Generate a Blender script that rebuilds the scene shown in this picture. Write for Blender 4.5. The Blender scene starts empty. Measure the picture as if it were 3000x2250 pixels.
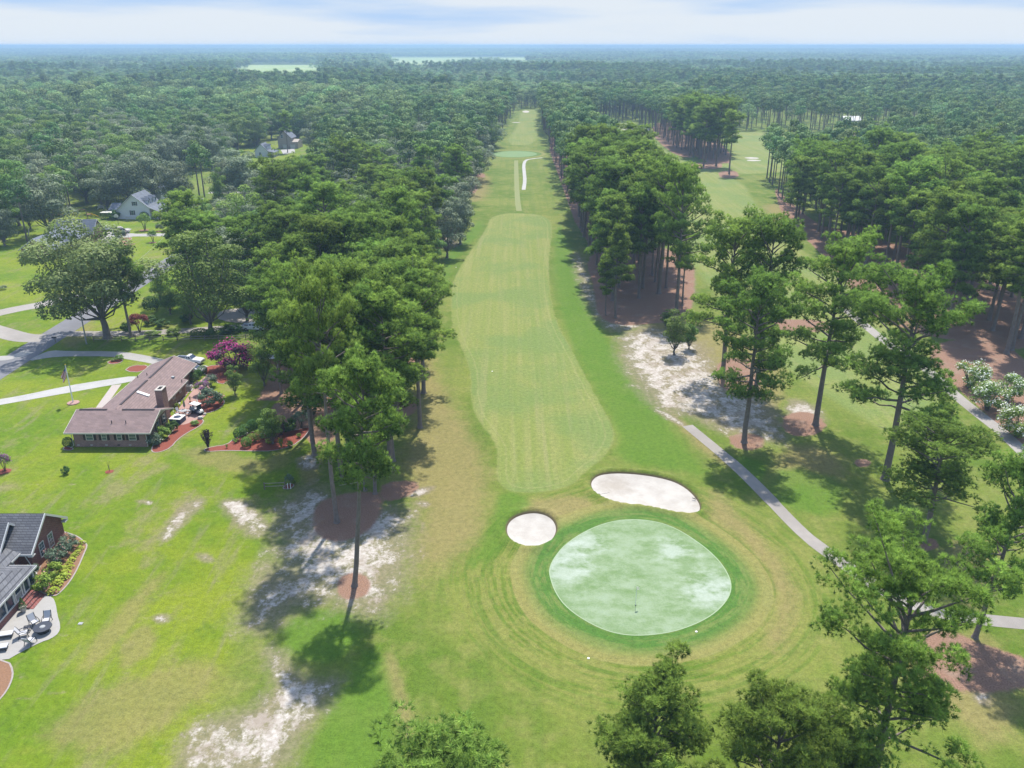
import bpy, math, random
import numpy as np
from mathutils import Vector, Matrix

# ---------------------------------------------------------------- camera, sky, sun, exposure
SC = bpy.context.scene
COL = SC.collection
F_PX, CAM_H, CX, CY = 2450.0, 60.0, 1500.0, 1125.0          # focal length in pixels of a 3000 px wide frame
PITCH = math.atan(993.0 / F_PX)
cam = bpy.data.cameras.new('camera')
cam.sensor_width = 36.0
cam.lens = 36.0 * F_PX / 3000.0
cam.clip_start, cam.clip_end = 0.5, 60000.0
cam_o = bpy.data.objects.new('camera', cam)
COL.objects.link(cam_o)
cam_o.location = (0, 0, CAM_H)
cam_o.rotation_euler = (math.pi / 2 - PITCH, 0, 0)
SC.camera = cam_o

SUN_EL, SUN_AZ = math.radians(60.0), math.radians(10.0)
SUN_DIR = Vector((math.sin(SUN_AZ) * math.cos(SUN_EL), math.cos(SUN_AZ) * math.cos(SUN_EL), math.sin(SUN_EL)))
sun = bpy.data.lights.new('sun', 'SUN')
sun.energy = 3.35
sun.angle = math.radians(1.2)
sun.color = (1.0, 0.955, 0.88)
sun_o = bpy.data.objects.new('sun', sun)
COL.objects.link(sun_o)
sun_o.rotation_euler = (-SUN_DIR).to_track_quat('-Z', 'Y').to_euler()

SC.view_settings.view_transform = 'Standard'
SC.view_settings.look = 'None'
SC.view_settings.gamma = 1.0
SC.view_settings.exposure = 1.28
SC.render.engine = 'CYCLES'
SC.cycles.max_bounces = 6
SC.cycles.diffuse_bounces = 3
SC.cycles.transmission_bounces = 3
SC.cycles.volume_bounces = 1
SC.cycles.use_denoising = True


def node(nt, kind, ins=None, **props):
    n = nt.nodes.new('ShaderNode' + kind)
    for k, v in props.items():
        setattr(n, k, v)
    for k, v in (ins or {}).items():
        if isinstance(v, bpy.types.NodeSocket):
            nt.links.new(v, n.inputs[k])
        else:
            n.inputs[k].default_value = v
    return n


def rgba(c):
    return (c[0], c[1], c[2], 1.0)


def math_n(nt, op, a, b=None, c=None, clamp=False):
    ins = {0: a}
    if b is not None:
        ins[1] = b
    if c is not None:
        ins[2] = c
    n = node(nt, 'Math', ins, operation=op)
    n.use_clamp = clamp
    return n.outputs[0]


def mixc(nt, fac, a, b, blend='MIX'):
    n = node(nt, 'Mix', None, data_type='RGBA', blend_type=blend)
    for i, v in ((0, fac), (6, a), (7, b)):
        if isinstance(v, bpy.types.NodeSocket):
            nt.links.new(v, n.inputs[i])
        else:
            n.inputs[i].default_value = v if i == 0 else rgba(v)
    return n.outputs[2]


def sstep(nt, v, a, b):
    n = node(nt, 'MapRange', {'Value': v, 'From Min': a, 'From Max': b}, interpolation_type='SMOOTHSTEP')
    return n.outputs[0]


def noise(nt, vec, scale, detail=3.0, rough=0.55):
    n = node(nt, 'TexNoise', {'Vector': vec, 'Scale': scale, 'Detail': detail, 'Roughness': rough})
    return n.outputs[0]


def vscale(nt, vec, s):
    n = node(nt, 'VectorMath', {0: vec, 1: s}, operation='MULTIPLY')
    return n.outputs[0]


world = bpy.data.worlds.new('World')
SC.world = world
world.use_nodes = True
wn = world.node_tree
wn.nodes.clear()
sky = node(wn, 'TexSky', sky_type='NISHITA')
sky.sun_disc = False
sky.sun_elevation = SUN_EL
sky.sun_rotation = SUN_AZ
sky.altitude = 60
sky.air_density = 1.0
sky.dust_density = 0.6
sky.ozone_density = 2.0
tc = node(wn, 'TexCoord')
gen = tc.outputs['Generated']
cl1 = noise(wn, vscale(wn, gen, (3.2, 3.2, 30.0)), 1.0, 5.0, 0.5)
cl2 = noise(wn, vscale(wn, gen, (1.3, 1.3, 11.0)), 1.0, 2.0, 0.5)
sep = node(wn, 'SeparateXYZ', {0: gen})
low = sstep(wn, sep.outputs[2], 0.055, 0.0)
up = sstep(wn, sep.outputs[2], 0.06, 0.42)
cov = math_n(wn, 'ADD', math_n(wn, 'MULTIPLY', cl1, 0.55), math_n(wn, 'MULTIPLY', cl2, 0.45))
cov = math_n(wn, 'ADD', cov, math_n(wn, 'MULTIPLY', low, 0.12))
cmask = sstep(wn, cov, 0.47, 0.64)
skyc = mixc(wn, up, (1.30, 1.82, 2.60), sky.outputs[0])          # thick summer air low over the horizon
CLOUD = (2.14, 2.33, 2.54)
cloudy = mixc(wn, cmask, skyc, CLOUD)
bg = node(wn, 'Background', {'Color': cloudy, 'Strength': 0.15})
out = node(wn, 'OutputWorld')
wn.links.new(bg.outputs[0], out.inputs['Surface'])


# ---------------------------------------------------------------- measuring the place from the air
_c, _s = math.cos(PITCH), math.sin(PITCH)


def G(px, py, z=0.0):
    """Ground (or height z) point seen at a position of the 3000x2250 photograph."""
    u, v = px - CX, py - CY
    t = (CAM_H - z) / (v * _c + F_PX * _s)
    return (u * t, (F_PX * _c - v * _s) * t)


def ZT(py, y):
    """Height of a point at ground distance y that is seen at row py."""
    v = py - CY
    return CAM_H - y * (v * _c + F_PX * _s) / (F_PX * _c - v * _s)


OV = 1.3562


def GO(pts, k=OV):
    return [G(p[0] * k, p[1] * k) for p in pts]


def chaikin(pts, n=2, closed=True):
    P = [tuple(p) for p in pts]
    for _ in range(n):
        Q = []
        m = len(P)
        for i in range(m if closed else m - 1):
            a, b = P[i], P[(i + 1) % m]
            Q.append((a[0] * .75 + b[0] * .25, a[1] * .75 + b[1] * .25))
            Q.append((a[0] * .25 + b[0] * .75, a[1] * .25 + b[1] * .75))
        if not closed:
            Q = [P[0]] + Q + [P[-1]]
        P = Q
    return P


def sdist(P, poly, reach=15.0):
    """Signed distance (inside positive) of points P to polygon, clamped at reach."""
    A = np.array(poly, float)
    B = np.roll(A, -1, 0)
    outv = np.full(len(P), -reach)
    lo, hi = A.min(0) - reach, A.max(0) + reach
    idx = np.where((P[:, 0] > lo[0]) & (P[:, 0] < hi[0]) & (P[:, 1] > lo[1]) & (P[:, 1] < hi[1]))[0]
    if len(idx) == 0:
        return outv
    Q = P[idx]
    d2 = np.full(len(Q), 1e18)
    ins = np.zeros(len(Q), bool)
    for a, b in zip(A, B):
        e = b - a
        l2 = max(e @ e, 1e-12)
        w = Q - a
        t = np.clip((w @ e) / l2, 0, 1)
        r = w - t[:, None] * e
        d2 = np.minimum(d2, (r * r).sum(1))
        cond = (a[1] <= Q[:, 1]) != (b[1] <= Q[:, 1])
        with np.errstate(divide='ignore', invalid='ignore'):
            xi = a[0] + (Q[:, 1] - a[1]) * e[0] / (e[1] if e[1] != 0 else 1e-12)
        ins ^= cond & (Q[:, 0] < xi)
    d = np.sqrt(d2)
    outv[idx] = np.clip(np.where(ins, d, -d), -reach, reach)
    return outv


# ---------------------------------------------------------------- objects, labels
def tag(o, label=None, cat=None, group=None, kind=None):
    if label:
        o['label'] = label
    if cat:
        o['category'] = cat
    if group:
        o['group'] = group
    if kind:
        o['kind'] = kind
    return o


def link(o, parent=None):
    COL.objects.link(o)
    if parent is not None:
        o.parent = parent
    return o


def thing(name, label, cat, loc=(0, 0, 0), rz=0.0, group=None):
    o = bpy.data.objects.new(name, None)
    o.empty_display_size = 0.3
    o.location = loc
    o.rotation_euler = (0, 0, rz)
    return tag(link(o), label, cat, group)


def np_mesh(name, V, F, mat, tint=None, smooth=False, mats=None, mi=None):
    me = bpy.data.meshes.new(name)
    V = np.asarray(V, np.float32)
    F = np.asarray(F, np.int32)
    n, k = F.shape
    me.vertices.add(len(V))
    me.vertices.foreach_set('co', V.ravel())
    me.loops.add(n * k)
    me.loops.foreach_set('vertex_index', F.ravel())
    me.polygons.add(n)
    me.polygons.foreach_set('loop_start', np.arange(n, dtype=np.int32) * k)
    me.polygons.foreach_set('loop_total', np.full(n, k, np.int32))
    if smooth:
        me.polygons.foreach_set('use_smooth', np.ones(n, bool))
    for m in (mats or [mat]):
        me.materials.append(m)
    if mi is not None:
        me.polygons.foreach_set('material_index', np.asarray(mi, np.int32))
    if tint is not None:
        at = me.attributes.new('tint', 'FLOAT', 'FACE')
        at.data.foreach_set('value', np.asarray(tint, np.float32))
    me.update()
    return me


class MB:
    """Collects shapes for ONE mesh object."""

    def __init__(self):
        self.v, self.f, self.m, self.mats = [], [], [], []

    def mi(self, mat):
        if mat not in self.mats:
            self.mats.append(mat)
        return self.mats.index(mat)

    def add(self, vs, fs, mat):
        o, k = len(self.v), self.mi(mat)
        self.v += [tuple(p) for p in vs]
        for f in fs:
            self.f.append(tuple(i + o for i in f))
            self.m.append(k)
        return self

    def box(self, x0, x1, y0, y1, z0, z1, mat):
        v = [(x, y, z) for z in (z0, z1) for y in (y0, y1) for x in (x0, x1)]
        return self.add(v, [(0, 2, 3, 1), (4, 5, 7, 6), (0, 1, 5, 4), (2, 6, 7, 3), (0, 4, 6, 2), (1, 3, 7, 5)], mat)

    def hexa(self, lo, hi, mat):
        """Eight corners: four below, four above, same turning sense (anticlockwise from above)."""
        return self.add(list(lo) + list(hi), [(3, 2, 1, 0), (4, 5, 6, 7), (0, 1, 5, 4), (1, 2, 6, 5), (2, 3, 7, 6), (3, 0, 4, 7)], mat)

    def prism(self, poly, axis, a0, a1, mat):
        """Extrude a 2-D polygon along an axis; the polygon holds the two other coordinates."""
        n = len(poly)
        if axis == 'x':
            P = lambda p, a: (a, p[0], p[1])
        elif axis == 'y':
            P = lambda p, a: (p[0], a, p[1])
        else:
            P = lambda p, a: (p[0], p[1], a)
        v = [P(p, a0) for p in poly] + [P(p, a1) for p in poly]
        f = [tuple(range(n - 1, -1, -1)), tuple(range(n, 2 * n))]
        f += [(i, (i + 1) % n, n + (i + 1) % n, n + i) for i in range(n)]
        return self.add(v, f, mat)

    def tube(self, pts, radii, mat, n=8, caps=True):
        pts = [Vector(p) for p in pts]
        rings = []
        for i, p in enumerate(pts):
            d = (pts[min(i + 1, len(pts) - 1)] - pts[max(i - 1, 0)])
            d = d.normalized() if d.length > 1e-9 else Vector((0, 0, 1))
            a = d.orthogonal().normalized() if abs(d.z) < .99 else Vector((1, 0, 0))
            b = d.cross(a).normalized()
            a = b.cross(d).normalized()
            r = radii[i] if hasattr(radii, '__len__') else radii
            rings.append([p + (a * math.cos(t) + b * math.sin(t)) * r for t in [2 * math.pi * k / n for k in range(n)]])
        v = [q for r in rings for q in r]
        f = []
        for i in range(len(pts) - 1):
            for k in range(n):
                f.append((i * n + k, i * n + (k + 1) % n, (i + 1) * n + (k + 1) % n, (i + 1) * n + k))
        if caps:
            f.append(tuple(range(n - 1, -1, -1)))
            f.append(tuple((len(pts) - 1) * n + k for k in range(n)))
        return self.add(v, f, mat)

    def lathe(self, prof, mat, n=16, c=(0, 0, 0)):
        v = []
        for r, z in prof:
            for k in range(n):
                t = 2 * math.pi * k / n
                v.append((c[0] + r * math.cos(t), c[1] + r * math.sin(t), c[2] + z))
        f = []
        for i in range(len(prof) - 1):
            for k in range(n):
                f.append((i * n + k, i * n + (k + 1) % n, (i + 1) * n + (k + 1) % n, (i + 1) * n + k))
        f.append(tuple(range(n - 1, -1, -1)))
        f.append(tuple((len(prof) - 1) * n + k for k in range(n)))
        return self.add(v, f, mat)

    def build(self, name, parent=None, smooth=False, bevel=0.0):
        me = bpy.data.meshes.new(name)
        me.from_pydata(self.v, [], self.f)
        for m in self.mats:
            me.materials.append(m)
        me.polygons.foreach_set('material_index', self.m)
        if smooth:
            me.polygons.foreach_set('use_smooth', [True] * len(self.f))
        me.update()
        o = link(bpy.data.objects.new(name, me), parent)
        if bevel:
            b = o.modifiers.new('bevel', 'BEVEL')
            b.width, b.segments, b.limit_method = bevel, 2, 'ANGLE'
        return o


def sheet(name, poly, z, mat, smooth=2, kind='structure'):
    """A flat sheet on the ground bounded by a polygon."""
    P = chaikin(poly, smooth) if smooth else poly
    me = bpy.data.meshes.new(name)
    from mathutils.geometry import tessellate_polygon
    tris = tessellate_polygon([[Vector((p[0], p[1], 0)) for p in P]])
    fs = []
    for t in tris:
        a, b, c = (P[i] for i in t)
        cr = (b[0] - a[0]) * (c[1] - a[1]) - (b[1] - a[1]) * (c[0] - a[0])
        fs.append(tuple(t) if cr > 0 else tuple(reversed(t)))
    me.from_pydata([(p[0], p[1], z) for p in P], [], fs)
    me.materials.append(mat)
    me.update()
    o = link(bpy.data.objects.new(name, me))
    return tag(o, kind=kind)


def ribbon(name, pts, width, z, mat, smooth=2, kind='structure'):
    P = chaikin(pts, smooth, closed=False) if smooth else pts
    L, R = [], []
    for i, p in enumerate(P):
        a, b = P[max(i - 1, 0)], P[min(i + 1, len(P) - 1)]
        dx, dy = b[0] - a[0], b[1] - a[1]
        l = math.hypot(dx, dy) or 1
        w = (width[i * len(width) // len(P)] if hasattr(width, '__len__') else width) / 2
        L.append((p[0] - dy / l * w, p[1] + dx / l * w))
        R.append((p[0] + dy / l * w, p[1] - dx / l * w))
    n = len(P)
    me = bpy.data.meshes.new(name)
    me.from_pydata([(x, y, z) for x, y in L + R], [], [(i, n + i, n + i + 1, i + 1) for i in range(n - 1)])
    me.materials.append(mat)
    me.update()
    return tag(link(bpy.data.objects.new(name, me)), kind=kind)


# ---------------------------------------------------------------- materials
MAT = {}


def mat_new(name):
    m = bpy.data.materials.new(name)
    m.use_nodes = True
    nt = m.node_tree
    b = nt.nodes['Principled BSDF']
    MAT[name] = m
    return m, nt, b


def obj_pos(nt):
    return node(nt, 'TexCoord').outputs['Object']


def world_pos(nt):
    return node(nt, 'NewGeometry').outputs['Position']


ALB = 0.70      # the materials are set for exposure 0; this keeps them true at the exposure used


def plain(name, col, rough=0.6, var=0.25, scale=3.0, metal=0.0, spec=0.4, bump=0.0, wpos=False, big=0.0):
    col = tuple(x * ALB for x in col)
    m, nt, b = mat_new(name)
    P = world_pos(nt) if wpos else obj_pos(nt)
    n = noise(nt, P, scale, 4.0)
    c = mixc(nt, n, tuple(x * (1 - var) for x in col), tuple(min(1, x * (1 + var)) for x in col))
    if big:
        n2 = sstep(nt, noise(nt, P, scale * .07, 3.0), 0.38, 0.68)
        c = mixc(nt, math_n(nt, 'MULTIPLY', n2, big), c, tuple(x * .55 for x in col))
    nt.links.new(c, b.inputs['Base Color'])
    b.inputs['Roughness'].default_value = rough
    b.inputs['Metallic'].default_value = metal
    b.inputs['Specular IOR Level'].default_value = spec
    if bump:
        bp = node(nt, 'Bump', {'Height': noise(nt, P, scale * 3, 4.0), 'Strength': bump, 'Distance': 0.05})
        nt.links.new(bp.outputs[0], b.inputs['Normal'])
    return m


def coursed(name, c1, c2, mortar, w, h, joint, rough=0.85, var=0.5, zk=1.0):
    """Bricks or shingles in courses, for walls and roofs that run along x or y."""
    c1, c2, mortar = (tuple(x * ALB for x in q) for q in (c1, c2, mortar))
    m, nt, b = mat_new(name)
    P = obj_pos(nt)
    s = node(nt, 'SeparateXYZ', {0: P})
    v = node(nt, 'CombineXYZ', {0: math_n(nt, 'ADD', s.outputs[0], s.outputs[1]), 1: math_n(nt, 'MULTIPLY', s.outputs[2], zk)})
    t = node(nt, 'TexBrick', {'Vector': v.outputs[0], 'Color1': rgba(c1), 'Color2': rgba(c2), 'Mortar': rgba(mortar),
                              'Scale': 1.0, 'Mortar Size': joint, 'Brick Width': w, 'Row Height': h, 'Bias': 0.0})
    big = noise(nt, P, 0.55, 4.0, 0.6)
    fine = noise(nt, P, 9.0, 3.0, 0.7)
    f = math_n(nt, 'ADD', math_n(nt, 'MULTIPLY', big, 0.6), math_n(nt, 'MULTIPLY', fine, 0.4))
    g = node(nt, 'MapRange', {'Value': f, 'From Min': .3, 'From Max': .7, 'To Min': 1 - var * .6, 'To Max': 1 + var * .6})
    c = node(nt, 'VectorMath', {0: t.outputs[0], 1: g.outputs[0]}, operation='MULTIPLY')
    nt.links.new(c.outputs[0], b.inputs['Base Color'])
    b.inputs['Roughness'].default_value = rough
    b.inputs['Specular IOR Level'].default_value = 0.25
    bp = node(nt, 'Bump', {'Height': t.outputs[1], 'Strength': -0.4, 'Distance': 0.02})
    nt.links.new(bp.outputs[0], b.inputs['Normal'])
    return m


def glass(name, col=(0.02, 0.03, 0.045), rough=0.08):
    m, nt, b = mat_new(name)
    n = noise(nt, obj_pos(nt), 1.3, 2.0)
    nt.links.new(mixc(nt, n, tuple(x * .5 for x in col), tuple(x * 1.8 for x in col)), b.inputs['Base Color'])
    b.inputs['Roughness'].default_value = rough
    b.inputs['Specular IOR Level'].default_value = 0.6
    return m


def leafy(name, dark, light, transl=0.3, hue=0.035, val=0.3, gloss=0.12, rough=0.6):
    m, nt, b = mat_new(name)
    a = node(nt, 'Attribute', attribute_name='tint')  # random tone, plus painted top light on foliage
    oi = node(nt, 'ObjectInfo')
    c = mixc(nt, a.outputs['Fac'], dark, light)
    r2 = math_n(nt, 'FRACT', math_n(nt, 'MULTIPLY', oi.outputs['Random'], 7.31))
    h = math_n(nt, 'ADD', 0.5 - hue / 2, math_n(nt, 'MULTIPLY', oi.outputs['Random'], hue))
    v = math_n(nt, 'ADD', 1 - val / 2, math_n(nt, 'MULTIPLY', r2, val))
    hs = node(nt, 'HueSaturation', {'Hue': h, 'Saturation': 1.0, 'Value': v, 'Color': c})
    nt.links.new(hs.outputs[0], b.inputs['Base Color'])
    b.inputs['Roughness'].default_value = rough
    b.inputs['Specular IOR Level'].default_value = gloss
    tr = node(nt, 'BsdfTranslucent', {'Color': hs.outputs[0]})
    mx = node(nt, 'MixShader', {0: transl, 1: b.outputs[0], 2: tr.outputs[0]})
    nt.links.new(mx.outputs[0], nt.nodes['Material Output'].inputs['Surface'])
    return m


plain('bark', (0.245, 0.202, 0.176), 0.95, 0.45, 2.2, bump=0.9, spec=0.15)
plain('oak_bark', (0.196, 0.175, 0.154), 0.95, 0.4, 2.5, bump=0.8, spec=0.15)
plain('dead_wood', (0.42, 0.38, 0.34), 0.9, 0.3, 4, spec=0.15)
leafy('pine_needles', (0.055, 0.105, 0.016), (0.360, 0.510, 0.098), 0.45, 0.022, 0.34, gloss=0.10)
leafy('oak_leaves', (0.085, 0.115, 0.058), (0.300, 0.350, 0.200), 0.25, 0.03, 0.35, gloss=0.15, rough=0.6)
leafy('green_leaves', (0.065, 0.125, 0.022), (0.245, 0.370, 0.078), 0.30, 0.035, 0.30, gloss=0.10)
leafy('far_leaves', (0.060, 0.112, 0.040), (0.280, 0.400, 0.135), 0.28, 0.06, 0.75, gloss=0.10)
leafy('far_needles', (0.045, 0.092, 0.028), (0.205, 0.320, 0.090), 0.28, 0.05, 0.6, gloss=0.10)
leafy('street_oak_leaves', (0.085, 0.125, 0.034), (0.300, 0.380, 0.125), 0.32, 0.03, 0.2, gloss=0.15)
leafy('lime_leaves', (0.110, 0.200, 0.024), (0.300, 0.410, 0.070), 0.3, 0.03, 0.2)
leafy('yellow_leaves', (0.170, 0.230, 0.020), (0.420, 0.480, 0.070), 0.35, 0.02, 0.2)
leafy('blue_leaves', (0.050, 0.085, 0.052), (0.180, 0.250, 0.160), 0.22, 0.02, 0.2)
leafy('box_leaves', (0.026, 0.062, 0.018), (0.090, 0.180, 0.040), 0.22, 0.03, 0.2)
leafy('plum_leaves', (0.030, 0.020, 0.028), (0.090, 0.058, 0.072), 0.15, 0.02, 0.2)
leafy('maple_leaves', (0.110, 0.024, 0.028), (0.270, 0.075, 0.070), 0.3, 0.02, 0.2)
leafy('magenta_petals', (0.300, 0.025, 0.150), (0.560, 0.055, 0.330), 0.35, 0.02, 0.2)
leafy('mauve_petals', (0.260, 0.090, 0.240), (0.420, 0.190, 0.420), 0.35, 0.02, 0.2)
leafy('white_petals', (0.620, 0.640, 0.520), (0.850, 0.860, 0.780), 0.3, 0.01, 0.1)
leafy('pink_petals', (0.300, 0.150, 0.140), (0.420, 0.240, 0.230), 0.3, 0.01, 0.1)
leafy('orange_petals', (0.700, 0.280, 0.020), (0.850, 0.420, 0.050), 0.3, 0.01, 0.1)
coursed('brick_brown', (0.338, 0.176, 0.142), (0.243, 0.128, 0.105), (0.405, 0.317, 0.277), 0.42, 0.15, 0.02)
coursed('brick_red', (0.270, 0.089, 0.076), (0.169, 0.058, 0.054), (0.324, 0.230, 0.209), 0.42, 0.15, 0.018)
coursed('brick_far', (0.365, 0.189, 0.149), (0.311, 0.155, 0.128), (0.405, 0.297, 0.257), 0.6, 0.2, 0.02)
coursed('shingle_brown', (0.297, 0.210, 0.196), (0.232, 0.167, 0.157), (0.167, 0.119, 0.113), 0.9, 0.16, 0.014, zk=1.0, var=.28)
coursed('shingle_slate', (0.185, 0.188, 0.200), (0.130, 0.132, 0.145), (0.062, 0.063, 0.072), 0.7, 0.2, 0.022, var=.4)
coursed('shingle_grey', (0.195, 0.215, 0.254), (0.156, 0.176, 0.215), (0.111, 0.124, 0.150), 1.2, 0.2, 0.02, var=.3)
coursed('siding_white', (0.891, 0.891, 0.891), (0.837, 0.837, 0.851), (0.567, 0.567, 0.594), 8.0, 0.2, 0.012, var=.08)
coursed('siding_tan', (0.46, 0.40, 0.33), (0.43, 0.37, 0.31), (0.30, 0.26, 0.22), 8.0, 0.22, 0.014, var=.1)
plain('trim_white', (0.74, 0.73, 0.70), 0.5, 0.08, 2)
plain('trim_cream', (0.66, 0.64, 0.55), 0.5, 0.08, 2)
plain('gable_panel', (0.55, 0.57, 0.50), 0.6, 0.08, 2)
plain('shutter_dark', (0.035, 0.020, 0.022), 0.5, 0.2, 3)
plain('shutter_navy', (0.03, 0.035, 0.05), 0.5, 0.2, 3)
plain('dark_vent', (0.03, 0.025, 0.025), 0.8, 0.2, 3)
glass('window_glass', (0.055, 0.085, 0.085))
glass('car_glass', (0.02, 0.028, 0.05))
glass('porch_glass', (0.022, 0.035, 0.055), 0.15)
plain('asphalt', (0.190, 0.188, 0.200), 0.9, 0.16, 2.5, wpos=True, big=0.35, bump=.2)
plain('concrete', (0.390, 0.372, 0.345), 0.85, 0.13, 1.4, wpos=True, big=0.3)
plain('concrete_path', (0.355, 0.322, 0.288), 0.9, 0.16, 1.0, wpos=True, big=0.45)
plain('gravel', (0.460, 0.445, 0.420), 0.95, 0.28, 6.0, wpos=True, big=0.25, bump=.5)
plain('paver_pink', (0.42, 0.25, 0.21), 0.85, 0.2, 4.0, wpos=True)
plain('walk_pink', (0.46, 0.40, 0.36), 0.9, 0.12, 2.0, wpos=True)
plain('mulch_red', (0.25, 0.062, 0.038), 0.95, 0.5, 7.0, wpos=True, bump=.8)
plain('mulch_brown', (0.27, 0.145, 0.080), 0.95, 0.45, 6.0, wpos=True, bump=.8)
plain('edging', (0.36, 0.31, 0.28), 0.9, 0.3, 3.0, wpos=True)
plain('car_white', (0.80, 0.80, 0.82), 0.25, 0.03, 1, spec=.6)
plain('car_tan', (0.650, 0.585, 0.520), 0.3, 0.05, 1, spec=.6)
plain('car_tan_light', (0.806, 0.754, 0.676), 0.3, 0.05, 1, spec=.6)
plain('car_dark', (0.02, 0.025, 0.05), 0.3, 0.1, 1, spec=.6)
plain('rubber', (0.018, 0.018, 0.02), 0.8, 0.2, 6)
plain('rim_metal', (0.35, 0.35, 0.37), 0.35, 0.1, 3, metal=.7)
plain('chrome', (0.5, 0.5, 0.52), 0.25, 0.1, 3, metal=.8)
plain('lamp_red', (0.45, 0.02, 0.02), 0.3, 0.1, 3)
plain('lamp_clear', (0.75, 0.75, 0.72), 0.2, 0.05, 3)
plain('pole_white', (1.05, 1.05, 1.05), 0.4, 0.05, 2)
plain('pole_grey', (0.36, 0.37, 0.36), 0.6, 0.15, 3, bump=.2)
plain('gold', (0.75, 0.55, 0.06), 0.3, 0.1, 2, metal=.4)
plain('flag_red', (0.75, 0.055, 0.09), 0.8, 0.1, 4)
plain('flag_white', (1.0, 1.0, 1.0), 0.8, 0.05, 4)
plain('flag_blue', (0.06, 0.085, 0.32), 0.8, 0.1, 4)
plain('rail_wood', (0.33, 0.285, 0.24), 0.9, 0.3, 3, bump=.3)
plain('post_wood', (0.21, 0.165, 0.135), 0.9, 0.3, 3, bump=.3)
plain('cedar', (0.36, 0.20, 0.115), 0.85, 0.25, 3)
plain('slide_yellow', (0.82, 0.55, 0.03), 0.35, 0.05, 2)
plain('frame_dark', (0.022, 0.024, 0.034), 0.45, 0.15, 3)
plain('sling_grey', (0.58, 0.58, 0.60), 0.8, 0.06, 5)
plain('tub_blue', (0.05, 0.10, 0.20), 0.5, 0.1, 2)
plain('metal_grey', (0.42, 0.43, 0.43), 0.5, 0.1, 3, metal=.2)
plain('terracotta', (0.45, 0.16, 0.08), 0.8, 0.15, 3)
plain('stone_pale', (0.52, 0.48, 0.43), 0.85, 0.2, 4)
plain('cloth_tan', (0.36, 0.33, 0.26), 0.9, 0.15, 4)
plain('cup_hole', (0.01, 0.01, 0.01), 0.9, 0.1, 4)

# ---------------------------------------------------------------- the ground: one sheet, with masks for what grows where
FAIRWAY = chaikin(GO([(1062, 462), (1048, 500), (1004, 560), (978, 605), (975, 650), (976, 700), (998, 755), (1018, 800), (1017, 880), (1046, 925), (1076, 960), (1074, 1020), (1080, 1052), (1120, 1066), (1190, 1062), (1240, 1045), (1262, 1020), (1305, 990), (1328, 945), (1320, 915), (1298, 875), (1262, 810), (1232, 750), (1205, 705), (1188, 640), (1184, 560), (1194, 500), (1188, 472), (1150, 460)]), 2)
GREEN = chaikin([G(*p) for p in [(1610, 1664), (1623, 1635), (1655, 1595), (1717, 1554), (1789, 1527), (1862, 1520), (1934, 1530), (1988, 1552), (2042, 1586), (2086, 1621), (2118, 1657), (2138, 1693), (2143, 1722), (2133, 1755), (2097, 1795), (2042, 1827), (1970, 1852), (1883, 1863), (1807, 1858), (1735, 1831), (1663, 1784), (1627, 1737), (1610, 1686)]], 2)
BUNKER_BIG = chaikin([G(1500 + .3616 * x, 1100 + .3616 * y) for x, y in [(640, 840), (700, 795), (850, 778), (1080, 795), (1280, 835), (1400, 890), (1490, 970), (1538, 1050), (1525, 1105), (1450, 1125), (1330, 1112), (1200, 1082), (1060, 1055), (900, 1043), (760, 1003), (660, 938), (630, 885)]], 2)
BUNKER_SMALL = chaikin(GO([(1089, 1145), (1099, 1120), (1130, 1106), (1165, 1104), (1195, 1116), (1207, 1140), (1196, 1165), (1170, 1180), (1135, 1182), (1104, 1168)]), 2)
FIELDS = [
    [(-372, 1150), (-250, 1150), (-610, 2950), (-900, 2950)],
    [(-300, 2050), (-140, 2050), (-150, 2500), (-40, 2600), (56, 2150), (60, 2050), (130, 4750), (-693, 4750)],
    [(150, 4700), (170, 6400), (260, 6400), (240, 4700)],
    [(560, 2300), (720, 3100), (960, 3100), (800, 2300)],
]
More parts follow.
